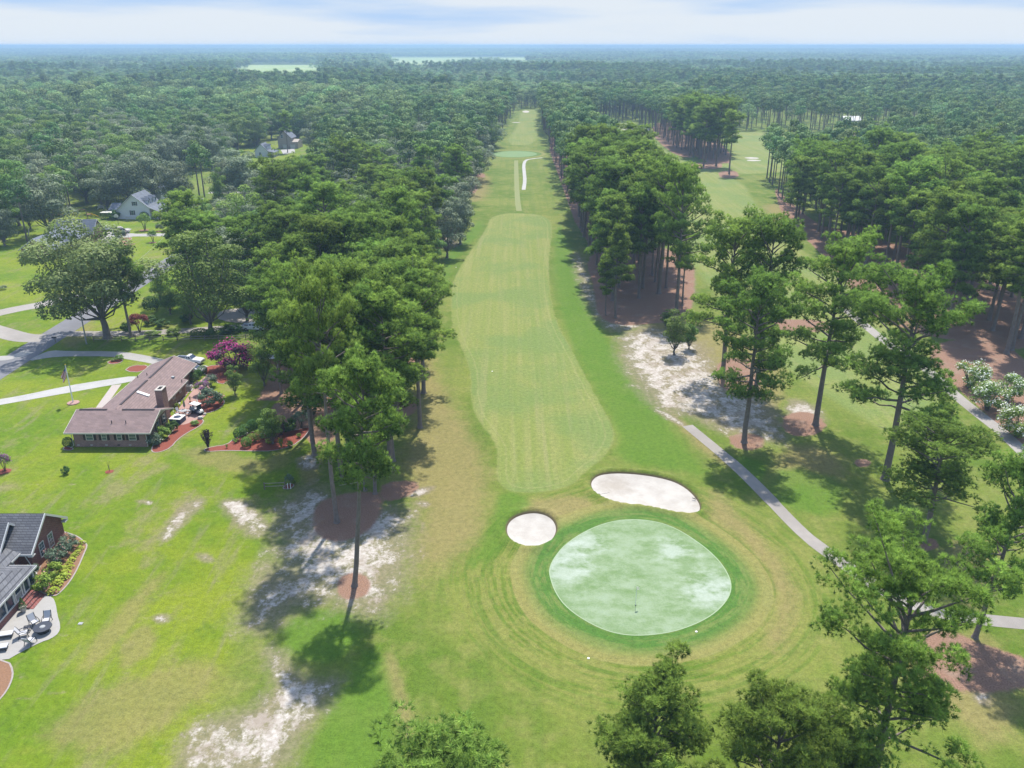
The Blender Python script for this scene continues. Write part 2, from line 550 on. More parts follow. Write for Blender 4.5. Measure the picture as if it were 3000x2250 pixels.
SAND = [GO(p) for p in [
    [(655, 1046), (692, 1046), (737, 1098), (850, 1096), (896, 1105), (884, 1170), (884, 1230), (850, 1300), (806, 1345), (775, 1320), (690, 1292), (640, 1318), (560, 1372), (518, 1352), (535, 1270), (566, 1212), (606, 1230), (585, 1150), (588, 1110), (620, 1072)],
    [(470, 1078), (530, 1078), (562, 1108), (596, 1140), (560, 1166), (520, 1152), (488, 1110)],
    [(392, 1090), (440, 1070), (446, 1085), (402, 1130), (350, 1182), (344, 1160)],
    [(418, 1193), (452, 1193), (468, 1216), (428, 1212)], [(285, 1080), (332, 1080), (326, 1093)],
    [(568, 1396), (612, 1410), (642, 1450), (690, 1470), (738, 1463), (712, 1512), (682, 1552), (640, 1612), (600, 1690), (370, 1690), (384, 1600), (440, 1558), (500, 1540), (560, 1520), (600, 1482)],
    [(330, 1328), (366, 1324), (370, 1346), (334, 1346)], [(634, 985), (692, 984), (694, 1012), (650, 1018)],
    [(892, 1083), (928, 1083), (922, 1101)], [(902, 1128), (920, 1128), (916, 1152)], [(872, 1062), (940, 1046), (936, 1062), (885, 1078)],
    [(1338, 722), (1400, 700), (1462, 730), (1522, 740), (1542, 800), (1622, 850), (1692, 900), (1694, 962), (1620, 942), (1560, 932), (1500, 902), (1430, 892), (1378, 842), (1338, 772)],
    [(1236, 540), (1264, 560), (1287, 640), (1318, 690), (1400, 702), (1340, 722), (1292, 694), (1262, 642), (1246, 590)],
    [(1400, 880), (1450, 892), (1480, 916), (1470, 922)],
    [(935, 505), (990, 500), (998, 530), (945, 540)], [(1485, 575), (1500, 575), (1500, 665), (1482, 640)],
    [(1700, 860), (1750, 868), (1790, 905), (1760, 935), (1700, 905)],
    [(1555, 840), (1592, 842), (1600, 882), (1560, 880)], [(2095, 1490), (2140, 1488), (2142, 1530), (2110, 1522)],
    [(1990, 800), (2010, 792), (2032, 842), (2015, 850)], [(2130, 600), (2165, 640), (2150, 660), (2070, 650), (2060, 635)],
    [(1500, 335), (1560, 330), (1540, 342)],
]]
STRAW = [GO(p) for p in [
    [(676, 1100), (700, 1078), (760, 1062), (818, 1062), (832, 1085), (812, 1130), (770, 1165), (715, 1172), (676, 1150)],
    [(726, 1262), (740, 1240), (790, 1238), (802, 1262), (790, 1290), (748, 1296), (728, 1284)],
    [(830, 1040), (900, 1036), (905, 1060), (850, 1085), (815, 1075)],
    [(850, 850), (905, 850), (900, 890), (870, 905), (840, 890)],
    [(1264, 560), (1300, 540), (1420, 530), (1500, 560), (1500, 640), (1488, 690), (1410, 700), (1330, 704), (1290, 682), (1286, 632)],
    [(1540, 785), (1600, 770), (1650, 790), (1640, 860), (1560, 850)], [(1575, 942), (1600, 935), (1645, 940), (1655, 965), (1620, 975), (1580, 965)],
    [(1685, 912), (1700, 894), (1740, 888), (1775, 900), (1788, 925), (1750, 944), (1702, 940)],
    [(1842, 995), (1862, 990), (1882, 995), (1880, 1008), (1852, 1010)],
    [(1690, 470), (1740, 515), (1800, 575), (1850, 640), (1890, 690), (2010, 728), (2110, 740), (2230, 760), (2230, 700), (2100, 620), (1950, 555), (1830, 520), (1760, 480), (1700, 430), (1670, 400)],
    [(2010, 730), (2230, 745), (2230, 990), (2150, 915), (2080, 848), (2012, 795)],
    [(1955, 1400), (2030, 1352), (2130, 1395), (2230, 1420), (2230, 1490), (2100, 1502), (1990, 1470)],
    [(1975, 1170), (2020, 1160), (2030, 1185), (1985, 1195)],
    [(1640, 690), (1790, 690), (1800, 720), (1650, 712)],
    [(1490, 352), (1560, 348), (1560, 366), (1496, 364)], [(1550, 370), (1592, 368), (1598, 384), (1556, 386)],
    [(1405, 285), (1440, 290), (1500, 330), (1490, 345), (1440, 325)],
    [(1830, 280), (1905, 300), (1890, 312), (1835, 296)], [(1990, 300), (2010, 296), (2080, 330), (2060, 345)],
    [(962, 478), (1006, 470), (1000, 500), (930, 520)], [(1005, 405), (1030, 395), (1032, 415), (1004, 425)], [(1020, 380), (1045, 372), (1050, 385)],
    [(560, 880), (690, 850), (760, 880), (700, 985), (640, 930)],
]]
STRAW += [[(23.0, 196), (23.0, 640), (46.0, 640), (46.5, 205)], [(-56, 140), (-56, 640), (-18.5, 560), (-22, 420), (-21, 300), (-24, 240), (-20, 175), (-18, 140)],
          [(100, 290), (116, 300), (133, 240), (127, 165), (110, 170), (104, 225)], [(104, 470), (124, 470), (142, 600), (168, 725), (106, 730)]]
DRY = [GO(p) for p in [
    [(880, 780), (935, 760), (965, 830), (1010, 905), (1062, 985), (1068, 1090), (1040, 1180), (960, 1230), (900, 1280), (880, 1180), (900, 1080), (840, 1030), (880, 930)],
    [(822, 1420), (850, 1400), (900, 1560), (880, 1620), (850, 1560)],
    [(1100, 1085), (1260, 1060), (1300, 1100), (1200, 1140), (1130, 1105)], [(1300, 1090), (1420, 1110), (1330, 1120)],
    [(1540, 1040), (1620, 1130), (1700, 1210), (1740, 1300), (1690, 1420), (1640, 1400), (1680, 1270), (1600, 1170), (1510, 1110)],
    [(1420, 850), (1500, 930), (1610, 1020), (1560, 1010), (1470, 940)], [(1350, 690), (1560, 690), (1700, 760), (1700, 900), (1620, 960), (1500, 900), (1400, 850)],
    [(1690, 960), (1780, 960), (1840, 1010), (1810, 1060), (1720, 1050), (1690, 1090), (1640, 1050)],
    [(2020, 1180), (2120, 1150), (2180, 1230), (2120, 1330), (2040, 1290)],
    [(1880, 1360), (2212, 1370), (2212, 1659), (1960, 1500)], [(1640, 440), (1700, 440), (1720, 520), (1660, 470)],
    [(640, 990), (700, 950), (690, 1060), (640, 1040)], [(370, 970), (470, 955), (560, 990), (600, 970), (690, 935), (600, 1040), (420, 1020)],
    [(190, 1370), (340, 1230), (380, 1230), (250, 1420), (150, 1480)], [(250, 1380), (330, 1330), (350, 1400), (250, 1470)],
    [(120, 1520), (400, 1400), (520, 1440), (440, 1540), (240, 1659), (60, 1620)],
    [(1000, 380), (1060, 370), (1060, 430), (1005, 440)], [(115, 735), (200, 690), (215, 720), (150, 760)],
]]
LUSH_SHADE = [GO(p) for p in [
    [(640, 1690), (690, 1560), (740, 1465), (800, 1395), (838, 1440), (862, 1560), (862, 1690)],
    [(980, 560), (1045, 500), (1040, 470), (1010, 500), (950, 570), (960, 640)], [(1200, 470), (1240, 540), (1250, 590), (1290, 690), (1345, 790), (1400, 860), (1480, 960), (1540, 1040), (1440, 1010), (1330, 1000), (1335, 930), (1250, 780), (1195, 640)],
    [(590, 1150), (640, 1140), (690, 1200), (690, 1240), (620, 1240), (600, 1200)], [(600, 1350), (700, 1310), (760, 1330), (790, 1385), (700, 1440), (620, 1410)],  # these two green patches paint pine shadows on the grass
    [(1080, 1050), (1160, 1085), (1120, 1110), (1070, 1200), (1000, 1240), (1060, 1140)], [(1690, 1000), (1840, 1040), (1800, 1120), (1700, 1100), (1640, 1060)],
    [(1580, 980), (1660, 1000), (1640, 1060)], [(1850, 820), (1960, 830), (2150, 1000), (2000, 900)],
]]
YARD = [GO([(-60, 1690), (380, 1690), (480, 1480), (520, 1360), (570, 1190), (650, 1050), (690, 950), (690, 860), (620, 800), (575, 745), (-60, 745)]),
        [(-180, 140), (-98, 140), (-98, 330), (-180, 330)], [(-60, 150), (-100, 150), (-100, 330), (-60, 330)], [(-165, 455), (-115, 455), (-115, 560), (-165, 560)],
        [(132, 190), (150, 190), (170, 300), (240, 330), (240, 400), (150, 330)]]
FAIR2 = [[(53, 118), (53, 300), (56, 430), (62, 560), (72, 690), (96, 690), (94, 560), (94, 470), (112, 420), (92, 300), (90, 150)],
         [(5, 700), (9, 880), (26, 880), (19, 700), (17, 560), (-6, 560)], [(62, 640), (62, 735), (100, 735), (100, 640)],
         [(108, 425), (150, 440), (200, 480), (262, 575), (250, 600), (216, 625), (191, 645), (168, 655), (150, 600), (128, 500), (104, 472)]]
GREEN_FAR = chaikin(GO([(1058, 332), (1085, 327), (1130, 326), (1165, 331), (1150, 338), (1100, 340), (1068, 337)]), 2)


def axis(parts):
    L = [parts[0][0]]
    for a, b, s0, s1 in parts:
        x = a
        while x < b - 1e-6:
            t = (x - a) / (b - a)
            x = min(b, x + s0 + (s1 - s0) * t)
            L.append(x)
    return np.array(sorted(set(np.round(L, 4))))


pos_x = axis([(0, 130, .5, .5), (130, 320, .6, 4), (320, 1500, 5, 60), (1500, 26000, 80, 2500)])
gx = np.concatenate([-pos_x[:0:-1], pos_x])
gy = axis([(-400, 46, 60, 2), (46, 150, .42, .42), (150, 400, .5, 1.5), (400, 900, 1.6, 5), (900, 2600, 6, 50), (2600, 27000, 60, 2200)])
nx, ny = len(gx), len(gy)
XX, YY = np.meshgrid(gx, gy)
GP = np.stack([XX.ravel(), YY.ravel()], 1)


def soft(polys, w, smooth=1):
    out_v = np.zeros(len(GP))
    w0 = w
    for p in polys:
        q = np.array(p, float)
        area = abs(np.sum(q[:, 0] * np.roll(q[:, 1], -1) - q[:, 1] * np.roll(q[:, 0], -1))) / 2
        w = min(w0, max(.7, .2 * math.sqrt(area)))
        d = sdist(GP, chaikin(p, smooth) if smooth else p, reach=w * 1.2)
        out_v = np.maximum(out_v, np.clip(.5 + d / (2 * w), 0, 1))
    return out_v


attrs = {
    'sand': soft(SAND, 4.2), 'straw': soft(STRAW, 1.2), 'dry': soft(DRY, 4.0), 'lush_shade': soft(LUSH_SHADE, 2.5), 'yard': soft(YARD, 2.5, 0),
    'fairtwo': soft(FAIR2, 2.5), 'field': soft(FIELDS, 8.0, 0), 'fd': sdist(GP, FAIRWAY, 12.0), 'gd': np.maximum(sdist(GP, GREEN, 20.0), sdist(GP, GREEN_FAR, 20.0)),
    'bd': np.maximum(sdist(GP, BUNKER_BIG, 4.0), sdist(GP, BUNKER_SMALL, 4.0)),
}
zz = np.zeros(len(GP))
bd = attrs['bd']
zz = np.where(bd > -3.0, .42 * np.exp(-((bd + .25) / 1.0) ** 2) * (bd < 0.15), 0)        # a low grass lip round each bunker
zz = np.where(bd > -.25, .42 - np.clip(bd + .25, 0, 1.2) * 1.4, zz)
FAR_OFF = np.hypot(GP[:, 0], GP[:, 1]) > 1500
idx = np.arange(nx * ny).reshape(ny, nx)
quads = np.stack([idx[:-1, :-1], idx[:-1, 1:], idx[1:, 1:], idx[1:, :-1]], -1).reshape(-1, 4)

gm, nt, gb = mat_new('turf')
P = world_pos(nt)


def A(name):
    return node(nt, 'Attribute', attribute_name=name).outputs['Fac']


sx = node(nt, 'SeparateXYZ', {0: P})
n_big = noise(nt, P, 0.045, 4.0, .6)
n_mid = noise(nt, P, 0.28, 5.0, .62)
n_fine = noise(nt, P, 1.5, 5.0, .7)
n_grain = noise(nt, P, 6.0, 3.0, .75)
n_rag = math_n(nt, 'ADD', math_n(nt, 'MULTIPLY', noise(nt, vscale(nt, P, (1.0, .65, 1)), 0.55, 6.0, .68), .55), math_n(nt, 'MULTIPLY', noise(nt, P, 2.2, 4.0, .7), .25))
n_rag = math_n(nt, 'ADD', n_rag, math_n(nt, 'MULTIPLY', noise(nt, P, 0.17, 4.0, .6), .20))
streak = noise(nt, vscale(nt, P, (.8, .014, 1)), 1.0, 2.0, .5)
streak2 = noise(nt, vscale(nt, P, (.42, .012, 1)), 1.0, 3.0, .55)
gd, fd = A('gd'), A('fd')
ang = math_n(nt, 'ARCTAN2', math_n(nt, 'SUBTRACT', sx.outputs[1], 85.5), math_n(nt, 'SUBTRACT', sx.outputs[0], 15.6))
pol = node(nt, 'CombineXYZ', {0: math_n(nt, 'MULTIPLY', gd, 1.3), 1: math_n(nt, 'MULTIPLY', ang, 1.6), 2: math_n(nt, 'MULTIPLY', n_mid, 2.2)})
rings = noise(nt, pol.outputs[0], 1.0, 4.0, .6)


def ragged(v, lo, hi, amp):
    return sstep(nt, math_n(nt, 'ADD', v, math_n(nt, 'MULTIPLY', math_n(nt, 'SUBTRACT', n_rag, .5), amp)), lo, hi)


# rough grass
c = mixc(nt, sstep(nt, n_big, .36, .66), (.102, .168, .017), (.185, .222, .042))
c = mixc(nt, math_n(nt, 'MULTIPLY', sstep(nt, n_mid, .42, .70), .65), c, (.240, .240, .070))
c = mixc(nt, math_n(nt, 'MULTIPLY', sstep(nt, streak2, .42, .66), .35), c, (.092, .160, .020))
# circular mowing out from the green
near_green = sstep(nt, gd, -17.0, -7.0)
c = mixc(nt, math_n(nt, 'MULTIPLY', near_green, math_n(nt, 'MULTIPLY', sstep(nt, rings, .40, .62), .7)), c, (.235, .240, .062))
c = mixc(nt, math_n(nt, 'MULTIPLY', near_green, math_n(nt, 'MULTIPLY', sstep(nt, rings, .52, .36), .6)), c, (.088, .165, .018))
# dry and lush turf, with two painted tree shadows
c = mixc(nt, math_n(nt, 'MULTIPLY', ragged(A('dry'), .25, .95, 1.3), .72), c, (.285, .225, .095))
c = mixc(nt, math_n(nt, 'MULTIPLY', ragged(A('lush_shade'), .2, .8, .9), .75), c, (.095, .192, .018))
# yards
n_pat = noise(nt, vscale(nt, P, (1, .55, 1)), .115, 6.0, .66)
n_pat2 = noise(nt, vscale(nt, P, (.62, 1, 1)), .42, 6.0, .70)
rot = node(nt, 'Mapping', {'Vector': P, 'Rotation': (0, 0, math.radians(28)), 'Scale': (.55, .06, 1)})
n_track = noise(nt, rot.outputs[0], 1.0, 4.0, .6)
yard_c = mixc(nt, sstep(nt, n_big, .38, .64), (.118, .200, .011), (.200, .250, .018))
yard_c = mixc(nt, math_n(nt, 'MULTIPLY', sstep(nt, n_mid, .46, .30), .5), yard_c, (.085, .160, .020))
yard_c = mixc(nt, math_n(nt, 'MULTIPLY', sstep(nt, n_mid, .50, .70), .55), yard_c, (.225, .265, .030))
yard_c = mixc(nt, math_n(nt, 'MULTIPLY', sstep(nt, n_track, .52, .70), .5), yard_c, (.225, .205, .105))
yard_c = mixc(nt, math_n(nt, 'MULTIPLY', sstep(nt, n_pat, .53, .66), .6), yard_c, (.255, .215, .110))
yard_c = mixc(nt, math_n(nt, 'MULTIPLY', sstep(nt, n_pat2, .58, .70), .5), yard_c, (.290, .245, .150))
c = mixc(nt, math_n(nt, 'MULTIPLY', ragged(A('yard'), .2, .8, .5), math_n(nt, 'SUBTRACT', 1.0, math_n(nt, 'MULTIPLY', ragged(A('dry'), .3, .95, 1.6), .7))), c, yard_c)
# fairways
fw = mixc(nt, sstep(nt, streak, .34, .70), (.218, .258, .064), (.275, .285, .095))
fw = mixc(nt, math_n(nt, 'MULTIPLY', sstep(nt, n_big, .42, .62), .75), fw, (.155, .232, .066))
fw = mixc(nt, math_n(nt, 'MULTIPLY', sstep(nt, streak2, .52, .72), .4), fw, (.305, .290, .135))
wob = math_n(nt, 'ADD', fd, math_n(nt, 'MULTIPLY', math_n(nt, 'SUBTRACT', n_mid, .5), .9))
edge_line = math_n(nt, 'MULTIPLY', sstep(nt, math_n(nt, 'COSINE', math_n(nt, 'MULTIPLY', wob, 4.6)), .45, 1.0), sstep(nt, fd, 4.5, .6))
fw = mixc(nt, math_n(nt, 'MULTIPLY', edge_line, .35), fw, (.330, .320, .140))
c = mixc(nt, math_n(nt, 'MULTIPLY', sstep(nt, wob, -.35, .45), .86), c, fw)
c = mixc(nt, math_n(nt, 'MULTIPLY', ragged(A('fairtwo'), .2, .8, .4), .85), c, fw)
# collar of the green
gwob = math_n(nt, 'ADD', gd, math_n(nt, 'MULTIPLY', math_n(nt, 'SUBTRACT', n_mid, .5), .35))
collar = mixc(nt, sstep(nt, gwob, -1.6, -4.2), (.078, .180, .032), (.265, .245, .078))
collar = mixc(nt, math_n(nt, 'MULTIPLY', sstep(nt, rings, .44, .62), .45), collar, (.230, .250, .080))
c = mixc(nt, math_n(nt, 'MULTIPLY', sstep(nt, gwob, -5.0, -4.75), .9), c, collar)
# fields far off, grain, sand, straw
c = mixc(nt, A('field'), c, mixc(nt, sstep(nt, noise(nt, vscale(nt, P, (.02, .003, 1)), 1.0), .4, .6), (.300, .390, .110), (.380, .440, .170)))
grain = math_n(nt, 'ADD', math_n(nt, 'MULTIPLY', n_fine, .55), math_n(nt, 'MULTIPLY', n_grain, .45))
gr = node(nt, 'MapRange', {'Value': grain, 'From Min': .3, 'From Max': .7, 'To Min': .40, 'To Max': .97})
c = node(nt, 'VectorMath', {0: c, 1: gr.outputs[0]}, operation='MULTIPLY').outputs[0]
c = mixc(nt, math_n(nt, 'MULTIPLY', ragged(A('sand'), .15, .75, 1.6), .75), c, mixc(nt, sstep(nt, n_fine, .35, .65), (.135, .118, .072), (.205, .165, .118)))
sand_c = mixc(nt, sstep(nt, n_fine, .3, .7), (.270, .232, .192), (.45, .418, .380))
sand_c = mixc(nt, math_n(nt, 'MULTIPLY', sstep(nt, n_mid, .46, .66), .75), sand_c, (.225, .182, .142))
c = mixc(nt, math_n(nt, 'MULTIPLY', ragged(A('sand'), .66, 1.12, 4.6), .92), c, sand_c)
straw_c = mixc(nt, sstep(nt, n_grain, .3, .7), (.130, .075, .050), (.262, .158, .110))
straw_c = mixc(nt, math_n(nt, 'MULTIPLY', sstep(nt, n_mid, .50, .72), .5), straw_c, (.225, .170, .126))
c = mixc(nt, ragged(A('straw'), .34, .68, 1.1), c, straw_c)
# bare earth on the cut face of the bunkers
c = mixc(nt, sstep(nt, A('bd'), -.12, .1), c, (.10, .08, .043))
nt.links.new(c, gb.inputs['Base Color'])
gb.inputs['Roughness'].default_value = .95
gb.inputs['Specular IOR Level'].default_value = .12
bp = node(nt, 'Bump', {'Height': grain, 'Strength': .55, 'Distance': .12})
nt.links.new(bp.outputs[0], gb.inputs['Normal'])

me = np_mesh('ground', np.stack([GP[:, 0], GP[:, 1], zz], 1), quads, gm, smooth=True)
for k, v in attrs.items():
    at = me.attributes.new(k, 'FLOAT', 'POINT')
    at.data.foreach_set('value', v.astype(np.float32))
ground = tag(link(bpy.data.objects.new('ground', me)), kind='structure')

# bunkers: sand lies below the lip, cut out by the dipping ground
bm_, nt, bb = mat_new('bunker_sand')
P = world_pos(nt)
c = mixc(nt, sstep(nt, noise(nt, P, .5, 5, .65), .35, .7), (.385, .360, .325), (.325, .300, .268))
for cx_, cy_, r_ in ((15.2, 109.0, 3.4), (27.5, 103.2, 2.2), (-6.0, 95.8, 1.8), (-7.0, 98.2, 1.5)):
    q = node(nt, 'VectorMath', {0: P, 1: (cx_, cy_, 0)}, operation='SUBTRACT')
    q = node(nt, 'VectorMath', {0: q.outputs[0]}, operation='LENGTH').outputs['Value']
    q = math_n(nt, 'ADD', q, math_n(nt, 'MULTIPLY', noise(nt, P, 1.1, 5, .7), 4.0))
    c = mixc(nt, math_n(nt, 'MULTIPLY', sstep(nt, q, r_ + 2.4, r_ * .3 + 1.2), .6), c, (.235, .20, .158))
nt.links.new(c, bb.inputs['Base Color'])
bb.inputs['Roughness'].default_value = .95
bb.inputs['Specular IOR Level'].default_value = .1
rk = node(nt, 'Bump', {'Height': noise(nt, vscale(nt, P, (.6, 2.5, 1)), 1.6, 4, .6), 'Strength': .35, 'Distance': .1})
nt.links.new(rk.outputs[0], bb.inputs['Normal'])
for nm, poly in (('sand_bunker', BUNKER_BIG), ('sand_bunker', BUNKER_SMALL)):
    cx_, cy_ = np.mean(np.array(poly), 0)
    V, Fq = [], []
    m_ = len(poly)
    for s, dz in ((1.03, -.10), (.9, -.26), (.7, -.38), (.4, -.46)):
        V += [(cx_ + (x - cx_) * s, cy_ + (y - cy_) * s, dz) for x, y in poly]
    V.append((cx_, cy_, -.48))
    for r in range(3):
        for i in range(m_):
            j = (i + 1) % m_
            Fq.append((r * m_ + i, r * m_ + j, (r + 1) * m_ + j, (r + 1) * m_ + i))
    for i in range(m_):
        Fq.append((3 * m_ + i, 3 * m_ + (i + 1) % m_, len(V) - 1))
    me = bpy.data.meshes.new(nm)
    me.from_pydata(V, [], Fq)
    me.polygons.foreach_set('use_smooth', [True] * len(Fq))
    me.materials.append(bm_)
    me.update()
    tag(link(bpy.data.objects.new(nm, me)), kind='structure')

# the greens
gmat, nt, gb2 = mat_new('green_turf')
P = world_pos(nt)
a1 = noise(nt, vscale(nt, P, (.8, 1.3, 1)), .30, 5, .6)
a2 = noise(nt, P, .95, 5, .68)
mixv = math_n(nt, 'ADD', math_n(nt, 'MULTIPLY', a1, .65), math_n(nt, 'MULTIPLY', a2, .35))
c = mixc(nt, sstep(nt, mixv, .34, .60), (.165, .262, .100), (.275, .362, .212))
c = mixc(nt, math_n(nt, 'MULTIPLY', sstep(nt, mixv, .50, .74), .45), c, (.365, .445, .330))
for cx_, cy_, r_ in ((6.6, 90.8, 3.6), (6.2, 87.2, 3.4), (9.5, 93.3, 2.4), (24.4, 84.2, 2.6), (23.0, 82.0, 2.6), (21.0, 91.5, 1.8)):
    q = node(nt, 'VectorMath', {0: P, 1: (cx_, cy_, 0)}, operation='SUBTRACT')
    q = node(nt, 'VectorMath', {0: q.outputs[0]}, operation='LENGTH').outputs['Value']
    q = math_n(nt, 'ADD', q, math_n(nt, 'MULTIPLY', math_n(nt, 'SUBTRACT', mixv, .5), -13.0))
    c = mixc(nt, math_n(nt, 'MULTIPLY', sstep(nt, q, r_ + 1.2, r_ * .1), .5), c, (.50, .55, .49))
fg = noise(nt, P, 5.0, 3, .7)
gr = node(nt, 'MapRange', {'Value': fg, 'From Min': .3, 'From Max': .7, 'To Min': .60, 'To Max': .74})
c = node(nt, 'VectorMath', {0: c, 1: gr.outputs[0]}, operation='MULTIPLY').outputs[0]
nt.links.new(c, gb2.inputs['Base Color'])
gb2.inputs['Roughness'].default_value = .9
gb2.inputs['Specular IOR Level'].default_value = .15
gfar = plain('far_green_turf', (.165, .262, .095), .95, .15, .3, wpos=True)
sheet('putting_green', GREEN, .012, gmat, 0)
sheet('putting_green', GREEN_FAR, .012, gfar, 0)
edge_pts = GREEN + [GREEN[0]]
pale, nt, pb_ = mat_new('green_rim')
pb_.inputs['Base Color'].default_value = (.225, .29, .17, 1)
pb_.inputs['Roughness'].default_value = .9
ribbon('green_edge_line', edge_pts, .12, .018, pale, 0)

# street, drives, paths
ribbon('street', [(-102.2, -20), (-102.2, 160), (-102.0, 230), (-102.0, 300), (-102.5, 420), (-104, 640)], 6.4, .02, MAT['asphalt'], 1)
ROADX = -99.1
def px(pts):
    return [G(*p) for p in pts]
sheet('driveway', px([(78, 1060), (112, 1040), (150, 1026), (200, 1029), (340, 1029), (400, 1036), (481, 1053), (560, 1068), (618, 1072), (612, 1086), (555, 1090), (470, 1075), (445, 1065), (362, 1051), (325, 1044), (200, 1044), (145, 1047)]), .028, MAT['concrete'], 1)
LOOP = [(-105.0, 183.0), (-110, 197.5), (-118, 203.0), (-127, 202.5), (-133, 195), (-134, 187), (-128, 178.5), (-119, 174.0), (-110, 173.2), (-104.9, 173.5)]
loop_c = chaikin([G(252, 868), G(190, 876), G(120, 893), G(50, 905), (-126, 191), (-123, 184), G(10, 975), G(72, 992), G(130, 990)], 2, False)
ribbon('loop_driveway', loop_c, 5.2, .028, MAT['concrete_path'], 1)
ribbon('driveway', px([(-40, 1052), (40, 1048), (84, 1030)]), 3.0, .028, MAT['concrete'], 1)
sheet('gravel_drive', px([(-40, 1176), (60, 1160), (195, 1131), (300, 1114), (401, 1100), (392, 1112), (383, 1119), (300, 1133), (195, 1152), (60, 1176), (-40, 1194)]), .028, MAT['gravel'], 1)
sheet('walkway', px([(280, 1196), (306, 1196), (356, 1126), (328, 1129)]), .030, MAT['walk_pink'], 0)
sheet('driveway', px([(300, 690), (322, 677), (374, 668), (386, 671), (370, 682), (400, 685), (545, 683), (575, 684), (580, 693), (540, 692), (390, 693), (362, 700), (330, 712), (296, 712)]), .028, MAT['concrete'], 0)
ribbon('driveway', [(-99, 178.0), (-85, 178.0), (-70, 181), (-58, 184)], 3.6, .028, MAT['concrete_path'], 2)
sheet('parking_court', px([(668, 905), (770, 900), (830, 925), (820, 950), (740, 950), (640, 940), (635, 918)]), .032, MAT['concrete_path'], 1)
ribbon('driveway', [(-133, 372), (-120, 372), (-103, 372)], 5.0, .028, MAT['concrete'], 0)
ribbon('driveway', [(-100, 310), (-128, 316), (-131, 318)], 1.6, .028, MAT['concrete'], 1)
sheet('driveway', px([(822, 438), (862, 436), (866, 446), (830, 452)]), .028, MAT['concrete'], 0)
ribbon('cart_path', px([(2014, 1247), (2097, 1315), (2169, 1376), (2250, 1457), (2313, 1524), (2373, 1582), (2480, 1658), (2590, 1735), (2720, 1792), (2850, 1813), (3060, 1833)]), [2.0, 2.15, 1.95, 2.1, 2.0, 2.15], .02, MAT['concrete_path'], 2)
ribbon('cart_path', px([(2476, 905), (2560, 975), (2640, 1035), (2735, 1094), (2783, 1145), (2866, 1213), (2935, 1265), (3000, 1327), (3120, 1440)]), 2.4, .02, MAT['concrete_path'], 2)
ribbon('cart_path', px([(1534, 556), (1538, 530), (1536, 506), (1534, 484), (1539, 469), (1560, 465), (1590, 462)]), 1.7, .02, MAT['gravel'], 1)
ribbon('cart_path', px([(1850, 402), (1875, 393), (1894, 386), (1897, 379), (1884, 374)]), 3.0, .02, MAT['concrete_path'], 2)
strip, nt, sb_ = mat_new('worn_turf')
nt.links.new(mixc(nt, noise(nt, world_pos(nt), .8, 4), (.135, .160, .045), (.165, .175, .060)), sb_.inputs['Base Color'])
sb_.inputs['Roughness'].default_value = .95
ribbon('worn_path', px([(1512, 470), (1513, 520), (1516, 590), (1521, 618)]), 2.2, .015, strip, 1)
def px_blob(x, y, rx, ry, n=12, seed=0):
    r = random.Random(seed)
    gx_, gy_ = G(x, y)
    return [(gx_ + math.cos(t) * rx * r.uniform(.85, 1.1), gy_ + math.sin(t) * ry * r.uniform(.85, 1.1)) for t in [2 * math.pi * i / n for i in range(n)]]
for i, (x, y, rx, ry) in enumerate([(1860, 380, 10, 9), (2203, 463, 4, 4), (2208, 470, 4, 3.5), (1541, 327, 3.5, 14), (1512, 359, 4, 3)]):
    sheet('sand_bunker', px_blob(x, y, rx, ry, seed=i), .02, bm_, 2)
# mulch beds with a paver edge
BEDS = [
    ([(443, 1316), (452, 1300), (480, 1292), (505, 1266), (520, 1240), (540, 1225), (560, 1222), (592, 1228), (598, 1236), (580, 1252), (548, 1268), (520, 1288), (500, 1312), (470, 1325), (448, 1326)], 'mulch_red'),
    ([(598, 1316), (622, 1309), (665, 1303), (685, 1286), (712, 1276), (750, 1262), (795, 1268), (860, 1262), (905, 1250), (908, 1258), (890, 1283), (855, 1308), (800, 1322), (740, 1322), (660, 1320), (602, 1324)], 'mulch_red'),
    ([(590, 1080), (630, 1068), (700, 1075), (680, 1110), (645, 1130), (620, 1100), (600, 1098)], 'mulch_red'),
    ([(575, 1160), (600, 1135), (650, 1165), (660, 1180), (640, 1200), (605, 1212), (585, 1205)], 'mulch_red'),
    ([(526, 1140), (550, 1116), (570, 1122), (545, 1160), (520, 1185), (505, 1190)], 'mulch_red'),
    ([(312, 1062), (330, 1055), (352, 1052), (362, 1056), (350, 1064), (325, 1067)], 'mulch_red'),
    ([(184, 1318), (190, 1308), (208, 1310), (216, 1316), (205, 1320)], 'mulch_red'),
    ([(826, 1432), (838, 1420), (858, 1416), (862, 1424), (848, 1434)], 'mulch_red'),
    ([(178, 1556), (200, 1562), (228, 1572), (250, 1590), (256, 1600), (245, 1625), (228, 1665), (205, 1705), (178, 1735), (160, 1748), (130, 1740), (95, 1720), (110, 1670), (150, 1610)], 'mulch_brown'),
    ([(-60, 1930), (25, 1937), (38, 1965), (36, 1990), (20, 2025), (-10, 2060), (-60, 2090)], 'mulch_brown'),
    ([(345, 700), (372, 695), (390, 698), (375, 708), (350, 716)], 'mulch_brown'),
]
for pts, m in BEDS:
    poly = px(pts)
    sheet('mulch_bed', poly, .034, MAT[m], 1)
    P2 = chaikin(poly, 1)
    ribbon('bed_edging', P2 + [P2[0]], .18, .05, MAT['edging'], 0)
